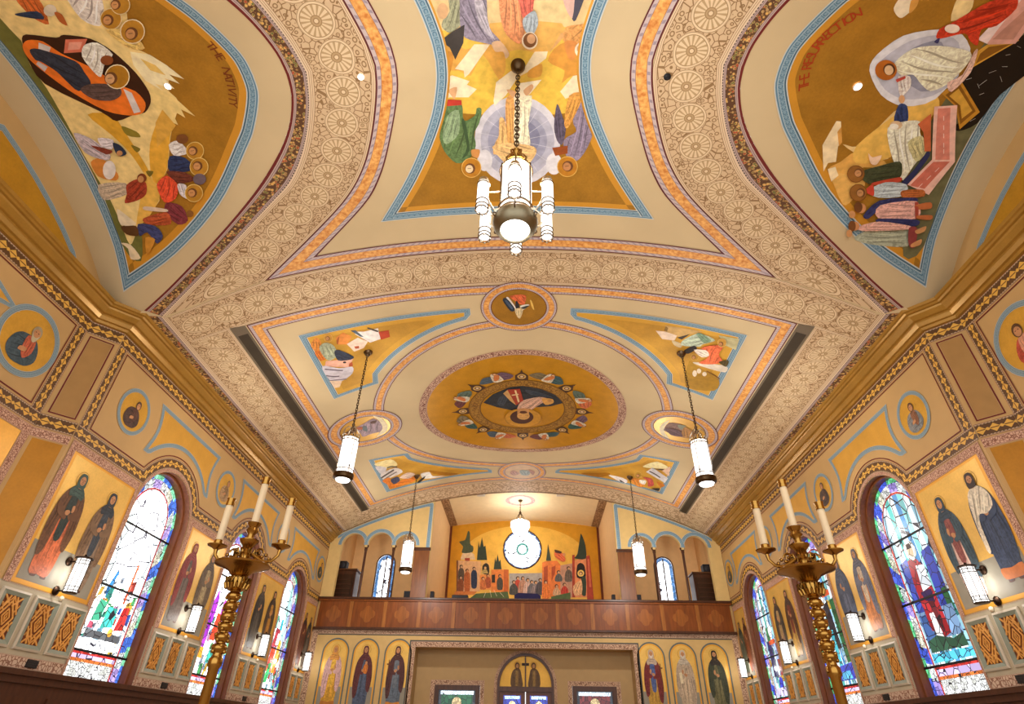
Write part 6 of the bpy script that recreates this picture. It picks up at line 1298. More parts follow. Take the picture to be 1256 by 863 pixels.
monitor(3.14, .12, .2, 'small black loudspeaker left of the right pilaster')
monitor(4.0, .18, .2, 'small black loudspeaker right of the right pilaster')
r = empty('keyboard_console', (.16, 21.0, 3.12)); tag(r, 'dark blue covered console behind the middle of the parapet', 'console')
NV = paint('#241f4a', .7, .15)
mb = MB(); mb.box(-.27, 20.85, 3.12, .59, 21.3, 4.2, M_DWOOD); mb.build('body', r, bevel=.02)
mb = MB(); mb.prism([(-.3, 3.9), (.62, 3.9), (.62, 4.26), (.5, 4.33), (-.15, 4.35), (-.3, 4.28)], lambda a, b, d: Vector((a, d, b)), 20.82, 21.33, NV); mb.build('cover', r, bevel=.015)
r = empty('keyboard', (-2.2, 20.9, 3.12)); tag(r, 'low flat black keyboard behind the parapet under the house mural', 'keyboard')
mb = MB(); mb.box(-2.48, 20.75, 4.13, -1.92, 21.05, 4.25, M_BLACK); mb.build('body', r, bevel=.015)
mb = MB()
for s in (-1, 1): mb.tube([(-2.2 - s * .24, 20.9, 3.13), (-2.2 + s * .24, 20.9, 4.13)], .018, M_BLACK)
mb.build('stand', r)
# ------------------------------------------------------------------ doors and windows of the recess
sfr = plane_y(RY); door = empty('door_1', (.09, RY, FLOOR)); struct(door, 'double wooden entrance door with stained panes under a gold lunette')
mb = MB(); A = arch(.09, 1.58, .92, FLOOR)[1:] ; A = A + [(.09 - .92, FLOOR)]; B = arch(.09, 1.58, .84, FLOOR)[1:] + [(.09 - .84, FLOOR)]
n = len(A); V = [(p[0], RY - .04, p[1]) for p in A] + [(p[0], RY - .04, p[1]) for p in B] + [(p[0], RY + .1, p[1]) for p in B]
mb.add(V, [(k * n + i, k * n + i + 1, (k + 1) * n + i + 1, (k + 1) * n + i) for k in range(2) for i in range(n - 1)], M_DWOOD); mb.box(-.75, RY - .03, 1.40, .93, RY + .1, 1.54, M_DWOOD); mb.build('door_frame', door)
mb = MB(); A2 = arch(.09, 1.58, 1.02, FLOOR)[1:] + [(.09 - 1.02, FLOOR)]; ribbon(mb, sfr, A2, A, FL, .006); mb.build('lace_surround', door)
for sx in (-1, 1):
    x0, x1 = sorted((.09 + sx * .01, .09 + sx * .84)); mb = MB()
    mb.box(x0, RY + .03, FLOOR, x1, RY + .07, 1.40, wood('#5e3218', 'door_wood')); lf = mb.build('door_leaf', door)
    xc = (x0 + x1) / 2; mb = MB(); s2 = plane_y(RY + .028)
    patch(mb, s2, [(xc - .28, .1), (xc + .28, .1), (xc + .28, 1.30), (xc - .28, 1.30)], gl('#3a4ac8', .9, lead=8), 0); patch(mb, s2, [(xc - .24, 1.20), (xc + .24, 1.20), (xc + .24, 1.28), (xc - .24, 1.28)], gl('#bfe4f4', 1.8, lead=12), .003)
    patch(mb, s2, [(xc - .16, .2), (xc + .16, .2), (xc + .12, .95), (xc - .12, .95)], gl('#b8443a' if sx > 0 else '#5a7ad8', .8, lead=8), .003); patch(mb, s2, circle(xc, 1.04, .11, n=16), gl('#f0d8a0', 1.4, lead=8), .005); mb.build('stained_pane', lf)
    mb = MB(); mb.tube([(.09 + sx * .06, RY - .01, -.1), (.09 + sx * .06, RY - .05, -.08), (.09 + sx * .06, RY - .05, .2), (.09 + sx * .06, RY - .01, .22)], .012, M_BRASS); mb.build('door_handle', lf)
mb = MB(); patch(mb, plane_y(RY + .06), [(.09 - .84, 1.54), (.09 + .84, 1.54)] + [(.09 + .84 * math.cos(PI * i / 24), 1.58 + .84 * math.sin(PI * i / 24)) for i in range(25)], G_MID, 0)
lun = tag(mb.build('door_lunette'), 'half-round gold painting of two brown robed figures with a cross over the door', 'painting')
pt = Painter(plane_y(RY + .06), lun, .004, step=.001)
for s in (-1, 1):
    q = lambda a, b, s=s: (.09 + s * (.27 + a), 1.56 + b)
    pt.part('painted_figure', [('#c99636', [q(*t) for t in circle(0, .60, .12, n=18)], 'h'), ('#5e4428', [q(*t) for t in ((-.17, -.02), (.19, -.02), (.20, .30), (.12, .46), (0, .52), (-.10, .46), (-.15, .25))], 'f'), ('#4a3018', [q(*t) for t in circle(0, .58, .075, .10, 14)], 'h'), ('#b58450', [q(*t) for t in circle(0, .57, .05, .065, 12)], 'h'), ('#8a6a34', [q(*t) for t in ((-.03, .0), (.05, 0), (.05, .44), (-.03, .44))], 'hf')])
pt.part('painted_cross', [('#33200f', [(.07, 1.56), (.11, 1.56), (.11, 2.34), (.07, 2.34)], 'h'), ('#33200f', [(-.03, 2.14), (.21, 2.14), (.21, 2.22), (-.03, 2.22)], 'h')])
MB().box(.07, RY - .02, 1.54, .11, RY + .055, 2.42, M_DWOOD).build('mullion', lun)
for idx, (x0, x1, cl) in enumerate(((-2.85, -1.38, '#2f8a5a'), (1.6, 3.02, '#a83a3a'))):
    r = empty('window_%d' % (12 + idx), ((x0 + x1) / 2, RY, .1)); struct(r, 'square stained glass window in a wooden frame %s of the entrance door' % ('left' if idx == 0 else 'right'))
    z1 = 1.56 + .02 * idx; O4 = [(x0, .1), (x1, .1), (x1, z1), (x0, z1)]; I4 = inset(O4, .14); mb = MB()
    V = [(p[0], RY - .03, p[1]) for p in O4] + [(p[0], RY - .03, p[1]) for p in I4] + [(p[0], RY + .08, p[1]) for p in I4]
    mb.add(V, [(k * 4 + i, k * 4 + (i + 1) % 4, k * 4 + 4 + (i + 1) % 4, k * 4 + 4 + i) for k in range(2) for i in range(4)], M_DWOOD); mb.build('window_frame', r)
    mb = MB(); ribbon(mb, sfr, inset(O4, -.14), O4, FL, .008, closed=True); mb.build('lace_surround', r)
    mb = MB(); s2 = plane_y(RY + .05); patch(mb, s2, I4, gl('#39424a', .7, lead=7), 0); patch(mb, s2, inset(I4, .09), gl(cl, .45, lead=6), .003)
    patch(mb, s2, [(x0 + .2, z1 - .26), (x1 - .2, z1 - .26), (x1 - .2, z1 - .16), (x0 + .2, z1 - .16)], gl('#cfe0f8', 1.8, lead=14), .005)
    xc = (x0 + x1) / 2; patch(mb, s2, circle(xc, z1 - .48, .15, n=18), gl('#e8c890', .9), .005); patch(mb, s2, [(xc - .22, .4), (xc + .22, .4), (xc + .14, z1 - .6), (xc - .14, z1 - .6)], gl('#7a4a9a', .7), .006); mb.build('stained_glass', r)

# ================================================================== small fittings of the side walls
def fret_proto():
    r = empty('fretwork_panel', (0, 0, 0)); FR = paint('#868c7c', .5, .06, name='panel_frame_paint'); W, Hh = .25, .33
    fn = lambda a, b, d: Vector((d, a, b))
    def frame(o, i, d0, d1, mat, nm):
        O = [(-o[0], -o[1]), (o[0], -o[1]), (o[0], o[1]), (-o[0], o[1])]; I = [(-i[0], -i[1]), (i[0], -i[1]), (i[0], i[1]), (-i[0], i[1])]; mb = MB()
        V = [fn(*p, 0) for p in O] + [fn(*p, d0) for p in O] + [fn(*p, d1) for p in I] + [fn(*p, 0) for p in I]
        mb.add(V, [(k * 4 + j, k * 4 + (j + 1) % 4, k * 4 + 4 + (j + 1) % 4, k * 4 + 4 + j) for k in range(3) for j in range(4)], mat); return mb.build(nm, r)
    frame((.265, .345), (.235, .315), .02, .03, paint('#c2b6a2', .5, .05), 'outer_moulding'); frame((.235, .315), (.165, .265), .03, .012, FR, 'frame')
    MB().box(0, -.165, -.265, .003, .165, .265, paint('#6a3414', .5, .15)).build('backing', r)
    mb = MB(); FM = m_fret()
    def bar(P, w=.022):
        for a, b in zip(P[:-1], P[1:]):
            l = math.hypot(b[0] - a[0], b[1] - a[1]); ux, uz = (b[0] - a[0]) / l, (b[1] - a[1]) / l; nx, nz = -uz * w / 2, ux * w / 2
            q = [(a[0] + nx - ux * .004, a[1] + nz - uz * .004), (b[0] + nx + ux * .004, b[1] + nz + uz * .004), (b[0] - nx + ux * .004, b[1] - nz + uz * .004), (a[0] - nx - ux * .004, a[1] - nz - uz * .004)]
            V = [fn(*p, .004) for p in q] + [fn(*p, .016) for p in q]; mb.add(V, [(4, 5, 6, 7), (0, 1, 5, 4), (1, 2, 6, 5), (2, 3, 7, 6), (3, 0, 4, 7)], FM)
    bar([(0, .2), (.13, 0), (0, -.2), (-.13, 0), (0, .2)]); bar([(0, .10), (.065, 0), (0, -.10), (-.065, 0), (0, .10)], .018)
    for s in (-1, 1):
        for t in (-1, 1):
            bar([(s * .155, t * .255), (s * .02, t * .14)]); bar([(s * .155, t * .05), (s * .06, t * .20)]); bar([(s * .06, t * .255), (s * .12, t * .13)]); bar([(s * .155, t * .16), (s * .10, t * .07)], .014); bar([(0, t * .26), (s * .05, t * .20)], .016); bar([(0, t * .05), (s * .02, 0)], .012)
    for t in (-1, 1): bar([(0, t * .2), (0, t * .26)])
    mb.build('fretwork', r); return r
FP = fret_proto(); first = [FP]
def place(proto_list, loc, rz, label, group=None, cat=None):
    o = proto_list.pop() if isinstance(proto_list, list) and proto_list and proto_list[0] is not None and not proto_list[0].get('used') else None
    return o
def put(proto, loc, rz, label, cat, group):
    if not proto.get('label'): o = proto
    else: o = copy_tree(proto)
    o.location = loc; o.rotation_euler = (0, 0, rz); return tag(o, label, cat, group)
ORD = ('first', 'second', 'third', 'fourth')
for sg, nm in ((-1, 'left'), (1, 'right')):
    for k, (y0, y1) in enumerate(PIERS):
        n = 3 if k < 3 else 2; 
        for j in range(n):
            y = y0 + .02 + (y1 - y0 + .02) * (j + .5) / n if n == 3 else y0 + .26 + .56 * j
            pos = ('nearest the camera', 'in the middle', 'farthest from the camera')[j] if n == 3 else ('nearer the window', 'nearer the corner')[j]
            put(FP, (sg * (HW - .003), y, 1.335), 0 if sg < 0 else PI, 'gilt fretwork panel in grey frame, %s, %s pier of the %s wall' % (pos, ORD[k], nm), 'panel', 'fretwork panels in the %s dado' % nm)
# wall lanterns
def sconce_proto():
    r = empty('wall_lantern', (0, 0, 0)); DB = metal('#3a2a20', 'lantern_bronze', .4); d = .23
    MB().lathe([(.085, -.24), (.092, -.235), (.092, .235), (.085, .24)], (d, 0, 0), M_LIT, 20).build('glass_cylinder', r, smooth=True)
    mb = MB(); mb.lathe([(.10, .24), (.125, .245), (.125, .262), (.10, .27), (.05, .285)], (d, 0, 0), DB, 20); mb.ball((d, 0, .30), .018, DB); mb.build('top_cap', r, smooth=True)
    mb = MB()
    for z in (.165, .215, -.165, -.215): mb.tube([(d + .098 * math.cos(2 * PI * i / 24), .098 * math.sin(2 * PI * i / 24), z) for i in range(24)], .006, DB, 6, closed=True)
    for i in range(8):
        a = 2 * PI * i / 8 + .2; mb.tube([(d + .098 * math.cos(a), .098 * math.sin(a), -.24), (d + .098 * math.cos(a), .098 * math.sin(a), .24)], .005, DB, 6)
    for i in range(16):
        a = 2 * PI * i / 16
        for z in (.17, -.215): mb.tube([(d + .098 * math.cos(a), .098 * math.sin(a), z), (d + .098 * math.cos(a + .2), .098 * math.sin(a + .2), z + .05)], .003, DB, 5)
    mb.lathe([(.088, -.245), (.10, -.24), (.10, -.255), (.07, -.262)], (d, 0, 0), DB, 20); mb.build('cage', r)
    for z in (.21, -.22):
        mb = MB(); V = []
        mb.lathe([(.068, 0), (.066, .012), (.05, .02), (.03, .03), (.012, .034)], (0, 0, 0), DB, 18); mb.tube([(0, 0, .02), (0, 0, .13)], .012, DB)
        b = mb.build('bracket', r, smooth=True, origin=(0, 0, 0)); b.rotation_euler = (0, PI / 2, 0); b.location = (0.002, 0, z)
    bulb('bulb', W_WALL, r, (d, 0, 0), .05)
    return r
SP = sconce_proto()
WHERE = {-1: ('beside the orange-skirted woman', 'below the wine-red robed woman', 'below the dark grey monk', 'by the gallery corner'), 1: ('below the teal hooded woman', 'below the slate blue figures', 'below the brown cloaked man', 'by the gallery corner')}
for sg, nm in ((-1, 'left'), (1, 'right')):
    for k, y in enumerate((8.86, 12.52, 16.25, 19.75)):
        put(SP, (sg * (HW - .012), y, 2.03), 0 if sg < 0 else PI, 'lit cylindrical wall lantern %s, %s wall' % (WHERE[sg][k], nm), 'lamp', 'wall lanterns')
# round knobs and small grilles
kb = MB().lathe([(.035, 0), (.038, .012), (.03, .03), (.012, .042)], (0, 0, 0), paint('#e6d8bc', .4, .04), 14).build('round_boss', smooth=True, origin=(0, 0, 0))
def vent_proto():
    r = empty('vent_grille', (0, 0, 0)); MB().box(0, -.11, -.05, .012, .11, .05, M_BLACK).build('plate', r)
    mb = MB()
    for i in range(5): mb.box(.012, -.10, -.042 + i * .019, .018, .10, -.034 + i * .019, paint('#3a3430', .5))
    mb.build('slats', r); return r
VP = vent_proto()
for sg, nm in ((-1, 'left'), (1, 'right')):
    for k, (y0, y1) in enumerate(PIERS[:3]):
        o = kb if not kb.get('label') else kb.copy()
        if o is not kb: COL.objects.link(o)
        ym = y0 + (y1 - y0) * .64; o.location = (sg * (HW - .006), ym, 1.735); o.rotation_euler = (0, PI / 2 * (-sg), 0)
        tag(o, 'small round cream boss under the lantern on the %s pier of the %s wall' % (ORD[k], nm), 'boss', 'round wall bosses')
        put(VP, (sg * (HW - .006), ym - (.0 if k == 0 else .2), .85), 0 if sg < 0 else PI, 'small black grille in the lace strip, %s pier of the %s wall' % (ORD[k], nm), 'vent', 'base grilles')
# small ceiling lights
def downlight(p, nrm, label, lit=True, r=.05):
    e = empty('downlight', p); e['_w'] = [0, 0, 0]; tag(e, label, 'light')
    z = Vector((0, 0, -1)); q = z.rotation_difference(Vector(nrm))
    a = MB().lathe([(r * .8, 0), (r * .8, .012), (r * .3, .02)], (0, 0, 0), glow('#fff8ee', 6, 'downlight_glass') if lit else M_BLACK, 16).build('lens', e, origin=(0, 0, 0))
    b = MB().lathe([(r * .82, 0), (r, 0), (r, .014), (r * .82, .016)], (0, 0, 0), paint('#e4dccb', .5, .03) if lit else M_BLACK, 16, cap=False).build('rim', e, origin=(0, 0, 0))
    e.rotation_euler = Vector((0, 0, 1)).rotation_difference(Vector(nrm)).to_euler()
downlight(lun_p(-4.85, 4.15, .014), (0, 0, -1), 'small lit round downlight among the crags of the cave mural')
downlight(lun_p(4.75, 4.31, .014), (0, 0, -1), 'small lit round downlight in the gold field of the black pit mural', r=.06)
downlight(vault_p(-2.15, 4.16, .01), (.15, 0, -1), 'small lit white downlight in the left lace band of the crossing')
downlight(vault_p(2.16, 4.23, .01), (-.15, 0, -1), 'small unlit black downlight in the right lace band of the crossing', lit=False)
for x, nm in ((-1.64, 'left'), (1.44, 'right')):
    r = empty('track_light', (x, 20.83, 8.2)); tag(r, 'small white spotlight under the gallery ceiling, %s of the hanging bowl lamp' % nm, 'light')
    zc = gz(x); MB().box(x - .16, 20.75, zc - .36, x + .16, 20.95, zc - .22, paint('#cfc8bc', .4, .03)).build('housing', r, bevel=.015)
    MB().box(x - .06, 20.744, zc - .345, x + .13, 20.752, zc - .24, glow('#fff8ee', 3, 'track_glass')).build('lens', r); MB().tube([(x, 20.85, zc - .22), (x, 20.85, zc)], .02, M_BLACK).build('stem', r)

# ================================================================== hanging lamps
def chain(mb, x, y, z0, z1, mat, link=.085, r=.0085, w=.022):
    n = max(1, int((z1 - z0) / (link * .74))); st = (z1 - z0) / n
    for i in range(n):
        zc = z0 + st * (i + .5); ax = i % 2; P = []
        for k in range(12):
            a = 2 * PI * k / 12; u = w * math.cos(a); v = (st * .5 + r * 1.6) * math.sin(a); P.append((x + (u if ax else 0), y + (0 if ax else u), zc + v))
        mb.tube(P, r, mat, 5, closed=True)
PB = metal('#6a5640', 'pendant_bronze', .35); PS = metal('#b8ab98', 'pewter', .35)
def pendant_proto():
    r = empty('pendant_lamp', (0, 0, 0))      # origin at the ceiling
    MB().lathe([(.02, -.10), (.05, -.09), (.075, -.05), (.10, -.02), (.105, 0.02)], (0, 0, 0), PB, 18).build('canopy', r, smooth=True, origin=(0, 0, 0))
    mb = MB(); chain(mb, 0, 0, -1.86, -.09, M_BRONZE); mb.build('chain', r, origin=(0, 0, 0))
    mb = MB(); mb.lathe([(.01, -1.84), (.035, -1.88), (.02, -1.93), (.05, -1.98), (.015, -2.04)], (0, 0, 0), PB, 12)
    for k in range(4):
        a = PI / 4 + k * PI / 2; c, s = math.cos(a), math.sin(a); mb.tube([(.02 * c, .02 * s, -1.97), (.10 * c, .10 * s, -1.96), (.17 * c, .17 * s, -2.04), (.185 * c, .185 * s, -2.16), (.175 * c, .175 * s, -2.26)], .011, PS, 6)
        mb.tube([(.06 * c, .06 * s, -2.02), (.10 * c, .10 * s, -2.08), (.06 * c, .06 * s, -2.13), (.04 * c, .04 * s, -2.08)], .008, PB, 6, closed=True)
    mb.build('crown', r, origin=(0, 0, 0))
    MB().lathe([(.16, -3.05), (.168, -3.0), (.168, -2.24), (.155, -2.2), (.08, -2.17)], (0, 0, 0), M_LIT, 24).build('glass_cylinder', r, smooth=True, origin=(0, 0, 0))
    mb = MB()
    for z in (-2.22, -2.28, -2.92): mb.tube([(.175 * math.cos(2 * PI * i / 24), .175 * math.sin(2 * PI * i / 24), z) for i in range(24)], .010, PB, 6, closed=True)
    for k in range(12):
        a = 2 * PI * k / 12; mb.tube([(.175 * math.cos(a), .175 * math.sin(a), -2.17), (.175 * math.cos(a), .175 * math.sin(a), -2.30)], .008, PB, 5); mb.ball((.178 * math.cos(a), .178 * math.sin(a), -2.165), .016, PS, 6)
    for k in range(4):
        a = PI / 4 + k * PI / 2; mb.tube([(.175 * math.cos(a), .175 * math.sin(a), -2.25), (.175 * math.cos(a), .175 * math.sin(a), -3.02)], .008, PB, 5)
        for t in (-.06, .06): mb.tube([(.176 * math.cos(a), .176 * math.sin(a), -2.82), (.176 * math.cos(a + t * 2), .176 * math.sin(a + t * 2), -2.9)], .006, PB, 5)
    mb.build('cage', r, origin=(0, 0, 0))
    MB().lathe([(.165, -3.0), (.20, -3.0), (.205, -3.04), (.20, -3.09), (.15, -3.12)], (0, 0, 0), M_BRONZE, 24, cap=False).build('bottom_ring', r, smooth=True, origin=(0, 0, 0))
    MB().lathe([(.155, -3.10), (.13, -3.145), (.06, -3.165), (.01, -3.17)], (0, 0, 0), M_LIT, 20).build('bottom_glass', r, smooth=True, origin=(0, 0, 0))
    bulb('bulb', W_PEND, r, (0, 0, -2.62), .08)
    return r
PP = pendant_proto()
for x, y, lb in ((-3.52, 10.54, 'pendant lantern hanging from the mural of the white tower'), (3.70, 10.54, 'pendant lantern hanging from the mural of the tan house'), (-3.58, 17.80, 'pendant lantern hanging near the gallery, before the left arches'), (3.60, 17.80, 'pendant lantern hanging near the gallery, before the right arches')):
    put(PP, (x, y, zv(x) - .012), 0, lb, 'lamp', 'nave pendant lanterns')
# large chandelier of the crossing
CX, CYY = .07, 4.12
ch = empty('chandelier', (CX, CYY, zv(CX) - .01)); tag(ch, 'large lit chandelier of glass tubes around a bright drum on a long chain', 'chandelier')
def cb(mb, nm, sm=True, parent=None): return mb.build(nm, parent or ch, smooth=sm)
cb(MB().lathe([(.02, 7.70), (.045, 7.71), (.07, 7.75), (.10, 7.79), (.105, 7.86)], (CX, CYY, 0), M_BRONZE, 20), 'canopy')
mb = MB(); chain(mb, CX, CYY, 5.90, 7.71, M_BRONZE, .10, .010, .026); cb(mb, 'chain', False)
mb = MB(); mb.lathe([(.01, 5.92), (.04, 5.88), (.025, 5.84), (.06, 5.80), (.02, 5.74), (.05, 5.68), (.11, 5.62)], (CX, CYY, 0), M_BRASS, 16)
for k in range(6):
    a = k * PI / 3; c, s = math.cos(a), math.sin(a)
    mb.tube([(CX + .02 * c, CYY + .02 * s, 5.74), (CX + .08 * c, CYY + .08 * s, 5.80), (CX + .12 * c, CYY + .12 * s, 5.74), (CX + .10 * c, CYY + .10 * s, 5.66), (CX + .15 * c, CYY + .15 * s, 5.60), (CX + .18 * c, CYY + .18 * s, 5.50)], .012, M_BRASS, 6)
    mb.tube([(CX + .10 * c + .03 * math.cos(t), CYY + .10 * s, 5.66 + .03 * math.sin(t)) for t in [2 * PI * i / 10 for i in range(10)]], .007, M_BRASS, 5, closed=True)
cb(mb, 'crown')
cb(MB().lathe([(.17, 4.62), (.178, 4.66), (.178, 5.46), (.16, 5.52), (.08, 5.56)], (CX, CYY, 0), M_LIT, 28), 'drum_glass')
mb = MB()
for z in (4.72, 4.80, 5.46): mb.tube([(CX + .186 * math.cos(2 * PI * i / 28), CYY + .186 * math.sin(2 * PI * i / 28), z) for i in range(28)], .013, PB, 6, closed=True)
for k in range(6):
    a = k * PI / 3 + PI / 6; c, s = math.cos(a), math.sin(a); mb.tube([(CX + .186 * c, CYY + .186 * s, 4.62), (CX + .186 * c, CYY + .186 * s, 5.5)], .012, PB, 6)
cb(mb, 'drum_cage')
cb(MB().lathe([(.165, 4.66), (.225, 4.65), (.245, 4.60), (.235, 4.54), (.20, 4.485), (.165, 4.465), (.158, 4.48)], (CX, CYY, 0), metal('#8a8068', 'bowl_pewter', .45), 28, cap=False), 'bottom_bowl')
cb(MB().lathe([(.16, 4.49), (.155, 4.476), (.09, 4.468), (.02, 4.466)], (CX, CYY, 0), M_LIT, 24), 'bottom_glass')
for k in range(6):
    a = -PI / 2 + k * PI / 3; c, s = math.cos(a), math.sin(a); x, y = CX + .40 * c, CYY + .40 * s
    arm = empty('lantern_arm', (x, y, 4.8)); arm.parent = ch; arm.location = Vector((x, y, 4.8)) - Vector(ch['_w'])
    m2 = MB().lathe([(.058, 4.60), (.062, 4.63), (.062, 4.98), (.055, 5.03), (.03, 5.05)], (x, y, 0), M_LIT, 18); cb(m2, 'lantern_glass', True, arm)
    m2 = MB()
    for z in (4.58, 4.63, 4.70, 4.98): m2.tube([(x + .066 * math.cos(2 * PI * i / 16), y + .066 * math.sin(2 * PI * i / 16), z) for i in range(16)], .008, PB, 5, closed=True)
    for i in range(8): m2.ball((x + .066 * math.cos(2 * PI * i / 8), y + .066 * math.sin(2 * PI * i / 8), 4.57), .011, PS, 5)
    m2.lathe([(.03, 5.04), (.066, 5.0), (.05, 5.07), (.012, 5.10)], (x, y, 0), PS, 14); cb(m2, 'lantern_cage', True, arm)
    m2 = MB(); m2.tube([(CX + .19 * c, CYY + .19 * s, 4.72), (CX + .26 * c, CYY + .26 * s, 4.66), (CX + .32 * c, CYY + .32 * s, 4.74), (CX + .345 * c, CYY + .345 * s, 4.80)], .011, PS, 6); m2.tube([(CX + .19 * c, CYY + .19 * s, 5.0), (CX + .34 * c, CYY + .34 * s, 4.9)], .009, PS, 6)
    m2.tube([(CX + (.24 + .03 * math.cos(t)) * c, CYY + (.24 + .03 * math.cos(t)) * s, 4.60 + .03 * math.sin(t)) for t in [2 * PI * i / 10 for i in range(10)]], .008, PB, 5, closed=True); cb(m2, 'scroll_bracket', True, arm)
bulb('bulb', W_BIG, ch, Vector((CX, CYY, 5.0)) - Vector(ch['_w']), .10)
# bowl lamp in the gallery
gx, gy = -.14, 22.5
gc = empty('bowl_lamp', (gx, gy, gz(gx))); tag(gc, 'tiered lit bowl lamp hanging in front of the round gallery window', 'lamp')
MB().lathe([(.02, -.08), (.08, -.05), (.10, 0.0)], (gx, gy, gz(gx)), M_BRONZE, 16).build('canopy', gc, smooth=True)
mb = MB(); chain(mb, gx, gy, 7.78, gz(gx) - .06, M_BRONZE); mb.build('chain', gc)
mb = MB(); mb.lathe([(.02, 7.84), (.06, 7.78), (.03, 7.70)], (gx, gy, 0), M_BRONZE, 10)
for k in range(6): a = k * PI / 3; mb.tube([(gx + .03 * math.cos(a), gy + .03 * math.sin(a), 7.76), (gx + .18 * math.cos(a), gy + .18 * math.sin(a), 7.5), (gx + .30 * math.cos(a), gy + .30 * math.sin(a), 7.40)], .012, M_BRONZE, 6)
mb.build('hanger', gc)
MB().lathe([(.36, 7.40), (.39, 7.36), (.39, 7.18), (.34, 7.10)], (gx, gy, 0), M_LIT, 28).build('upper_bowl', gc, smooth=True)
MB().lathe([(.33, 7.10), (.31, 7.0), (.22, 6.90), (.02, 6.86)], (gx, gy, 0), M_LIT, 24).build('lower_bowl', gc, smooth=True)
mb = MB()
for z, rr in ((7.40, .37), (7.12, .36)): mb.tube([(gx + rr * math.cos(2 * PI * i / 28), gy + rr * math.sin(2 * PI * i / 28), z) for i in range(28)], .014, PS, 6, closed=True)
mb.ball((gx, gy, 6.83), .035, M_BRONZE); mb.build('rims', gc)
bulb('bulb', W_BOWL, gc, Vector((gx, gy, 7.2)) - Vector(gc['_w']), .12)
mb = MB(); rs = Surf(lambda a, b, d=0.0: Vector((a, b, gz(a) - d)), None); A, B, cl = ring(.62, .45, gx, gy, n=32); ribbon(mb, rs, A, B, m_lace('#d8a8a0', '#a06a6a', 'rose_ring_paint', 4.0), .006, closed=True)
struct(mb.build('trim_19'), 'painted pink ring on the gallery ceiling around the bowl lamp hook')

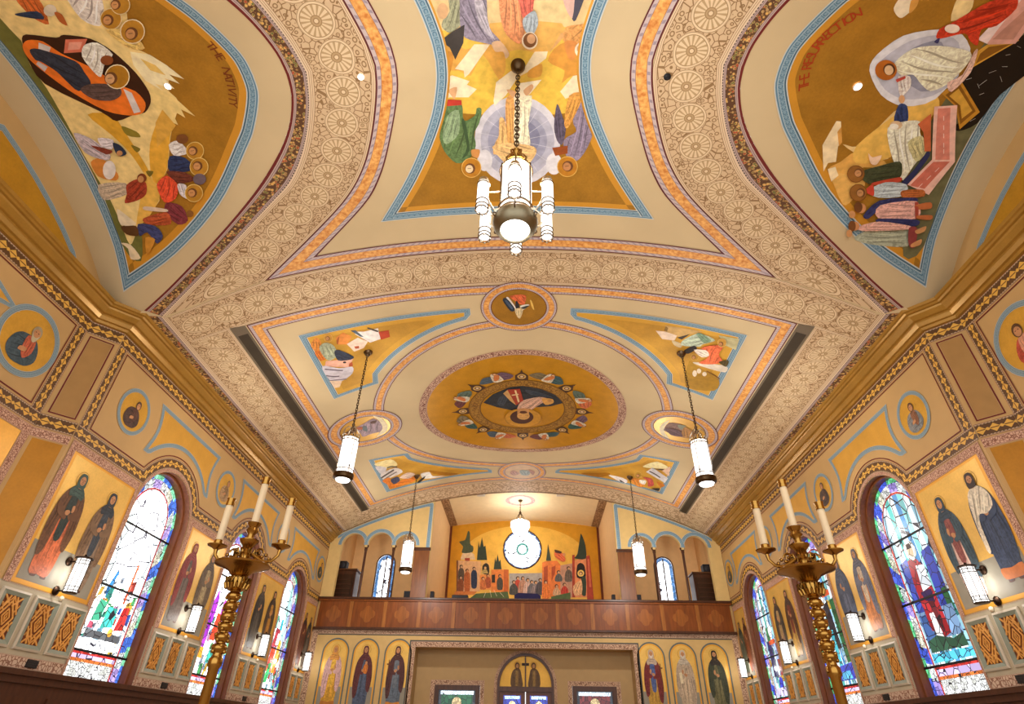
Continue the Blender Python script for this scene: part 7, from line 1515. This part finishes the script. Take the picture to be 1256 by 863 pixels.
# ================================================================== standing candelabra in the foreground
def candelabrum(x, y, label):
    r = empty('candelabrum', (x, y, FLOOR)); tag(r, label, 'candelabrum')
    B = lambda mb, nm, p=None, sm=True: mb.build(nm, p or r, smooth=sm)
    B(MB().lathe([(.26, -1.1), (.26, -1.06), (.22, -1.03), (.20, -.98), (.12, -.92), (.08, -.84), (.05, -.76)], (x, y, 0), M_BRASS, 28), 'base')
    B(MB().lathe([(.034, -.78), (.036, .42), (.05, .44), (.05, .48), (.036, .50)], (x, y, 0), M_BRASS, 18), 'shaft')
    prof = [(.036, .50)]
    z = .52
    while z < .93: prof += [(.034, z), (.052, z + .02), (.056, z + .035), (.05, z + .05), (.034, z + .065)]; z += .072
    mb = MB(); mb.lathe(prof + [(.04, .96)], (x, y, 0), M_BRASS, 18)
    for i in range(11):
        zz = .53 + i * .037; a = i * 1.2
        for q in range(3): mb.ball((x + .045 * math.cos(a + q * 2.1), y + .045 * math.sin(a + q * 2.1), zz), .016, M_BRASS, 6)
    B(mb, 'ornate_stem')
    mb = MB(); mb.lathe([(.045, .95), (.075, .97), (.082, 1.0), (.085, 1.04), (.06, 1.06)], (x, y, 0), M_BRASS, 24)
    for i in range(16): a = 2 * PI * i / 16; mb.tube([(x + .078 * math.cos(a), y + .078 * math.sin(a), .965), (x + .092 * math.cos(a), y + .092 * math.sin(a), 1.0), (x + .09 * math.cos(a), y + .09 * math.sin(a), 1.045)], .010, M_BRASS, 6)
    B(mb, 'fluted_collar')
    B(MB().lathe([(.05, 1.05), (.07, 1.07), (.10, 1.10), (.16, 1.125), (.208, 1.14), (.214, 1.15), (.205, 1.158), (.12, 1.15), (.06, 1.16)], (x, y, 0), M_BRASS, 32), 'dish')
    mb = MB(); mb.lathe([(.05, 1.15), (.04, 1.20), (.055, 1.23), (.03, 1.27), (.045, 1.30), (.075, 1.33), (.078, 1.345), (.03, 1.35), (.028, 1.39), (.05, 1.42), (.035, 1.45), (.05, 1.47), (.058, 1.485), (.03, 1.49)], (x, y, 0), M_BRASS, 20); B(mb, 'central_socket')
    def candle(cx, cy, z0, z1, nm='candle'):
        e = MB().lathe([(.028, z0), (.0285, z0 + .01), (.0285, z1 - .055), (.026, z1 - .05)], (cx, cy, 0), paint('#d6c09c', .5, .06, 3.0, 'candle_wax'), 18).build(nm, r, smooth=True)
        mb = MB(); mb.lathe([(.034, z1 - .062), (.036, z1 - .055), (.034, z1 - .04), (.033, z1 - .012), (.037, z1 - .005), (.037, z1), (.026, z1), (.026, z1 - .02)], (cx, cy, 0), M_BRASS, 18); mb.build('brass_follower', e, smooth=True)
        return e
    candle(x, y, 1.48, 1.885)
    for k, a in enumerate((0.06, PI - .06, -PI / 2, PI / 2)[:2]):
        c, s = math.cos(a), math.sin(a); mb = MB(); R = .265
        mb.tube([(x + .05 * c, y + .05 * s, 1.235), (x + .10 * c, y + .10 * s, 1.20), (x + .16 * c, y + .16 * s, 1.175), (x + .22 * c, y + .22 * s, 1.185), (x + .26 * c, y + .26 * s, 1.23), (x + R * c, y + R * s, 1.28)], [.014, .016, .014, .013, .013, .018], M_BRASS, 8)
        mb.tube([(x + (.11 + .03 * math.cos(t)) * c, y + (.11 + .03 * math.cos(t)) * s, 1.245 + .03 * math.sin(t)) for t in [5.2 * i / 12 for i in range(13)]], .010, M_BRASS, 6)
        for q in range(5): mb.ball((x + (.07 + q * .03) * c, y + (.07 + q * .03) * s + .012, 1.235 - q * .008 + .02 * (q % 2)), .015, M_BRASS, 6)
        ar = B(mb, 'branch')
        mb = MB(); mb.lathe([(.015, 1.27), (.04, 1.285), (.075, 1.30), (.078, 1.308), (.035, 1.31), (.034, 1.345), (.029, 1.35)], (x + R * c, y + R * s, 0), M_BRASS, 20); mb.build('drip_pan', ar, smooth=True)
        candle(x + R * c, y + R * s, 1.32, 1.70)
    for k in range(6):
        a = k * PI / 3 + .4; mb2 = None
    mb = MB()
    for k in range(8):
        a = 2 * PI * k / 8; c, s = math.cos(a), math.sin(a)
        mb.tube([(x + .05 * c, y + .05 * s, 1.16), (x + .09 * c, y + .09 * s, 1.20), (x + .10 * c, y + .10 * s, 1.25), (x + .07 * c, y + .07 * s, 1.27), (x + .06 * c, y + .06 * s, 1.24)], .010, M_BRASS, 6)
    B(mb, 'scrollwork')
candelabrum(-2.09, 4.6, 'tall brass three-candle stand in front of the washed-out windows, left foreground')
candelabrum(2.37, 4.6, 'tall brass three-candle stand in front of the coloured windows, right foreground')
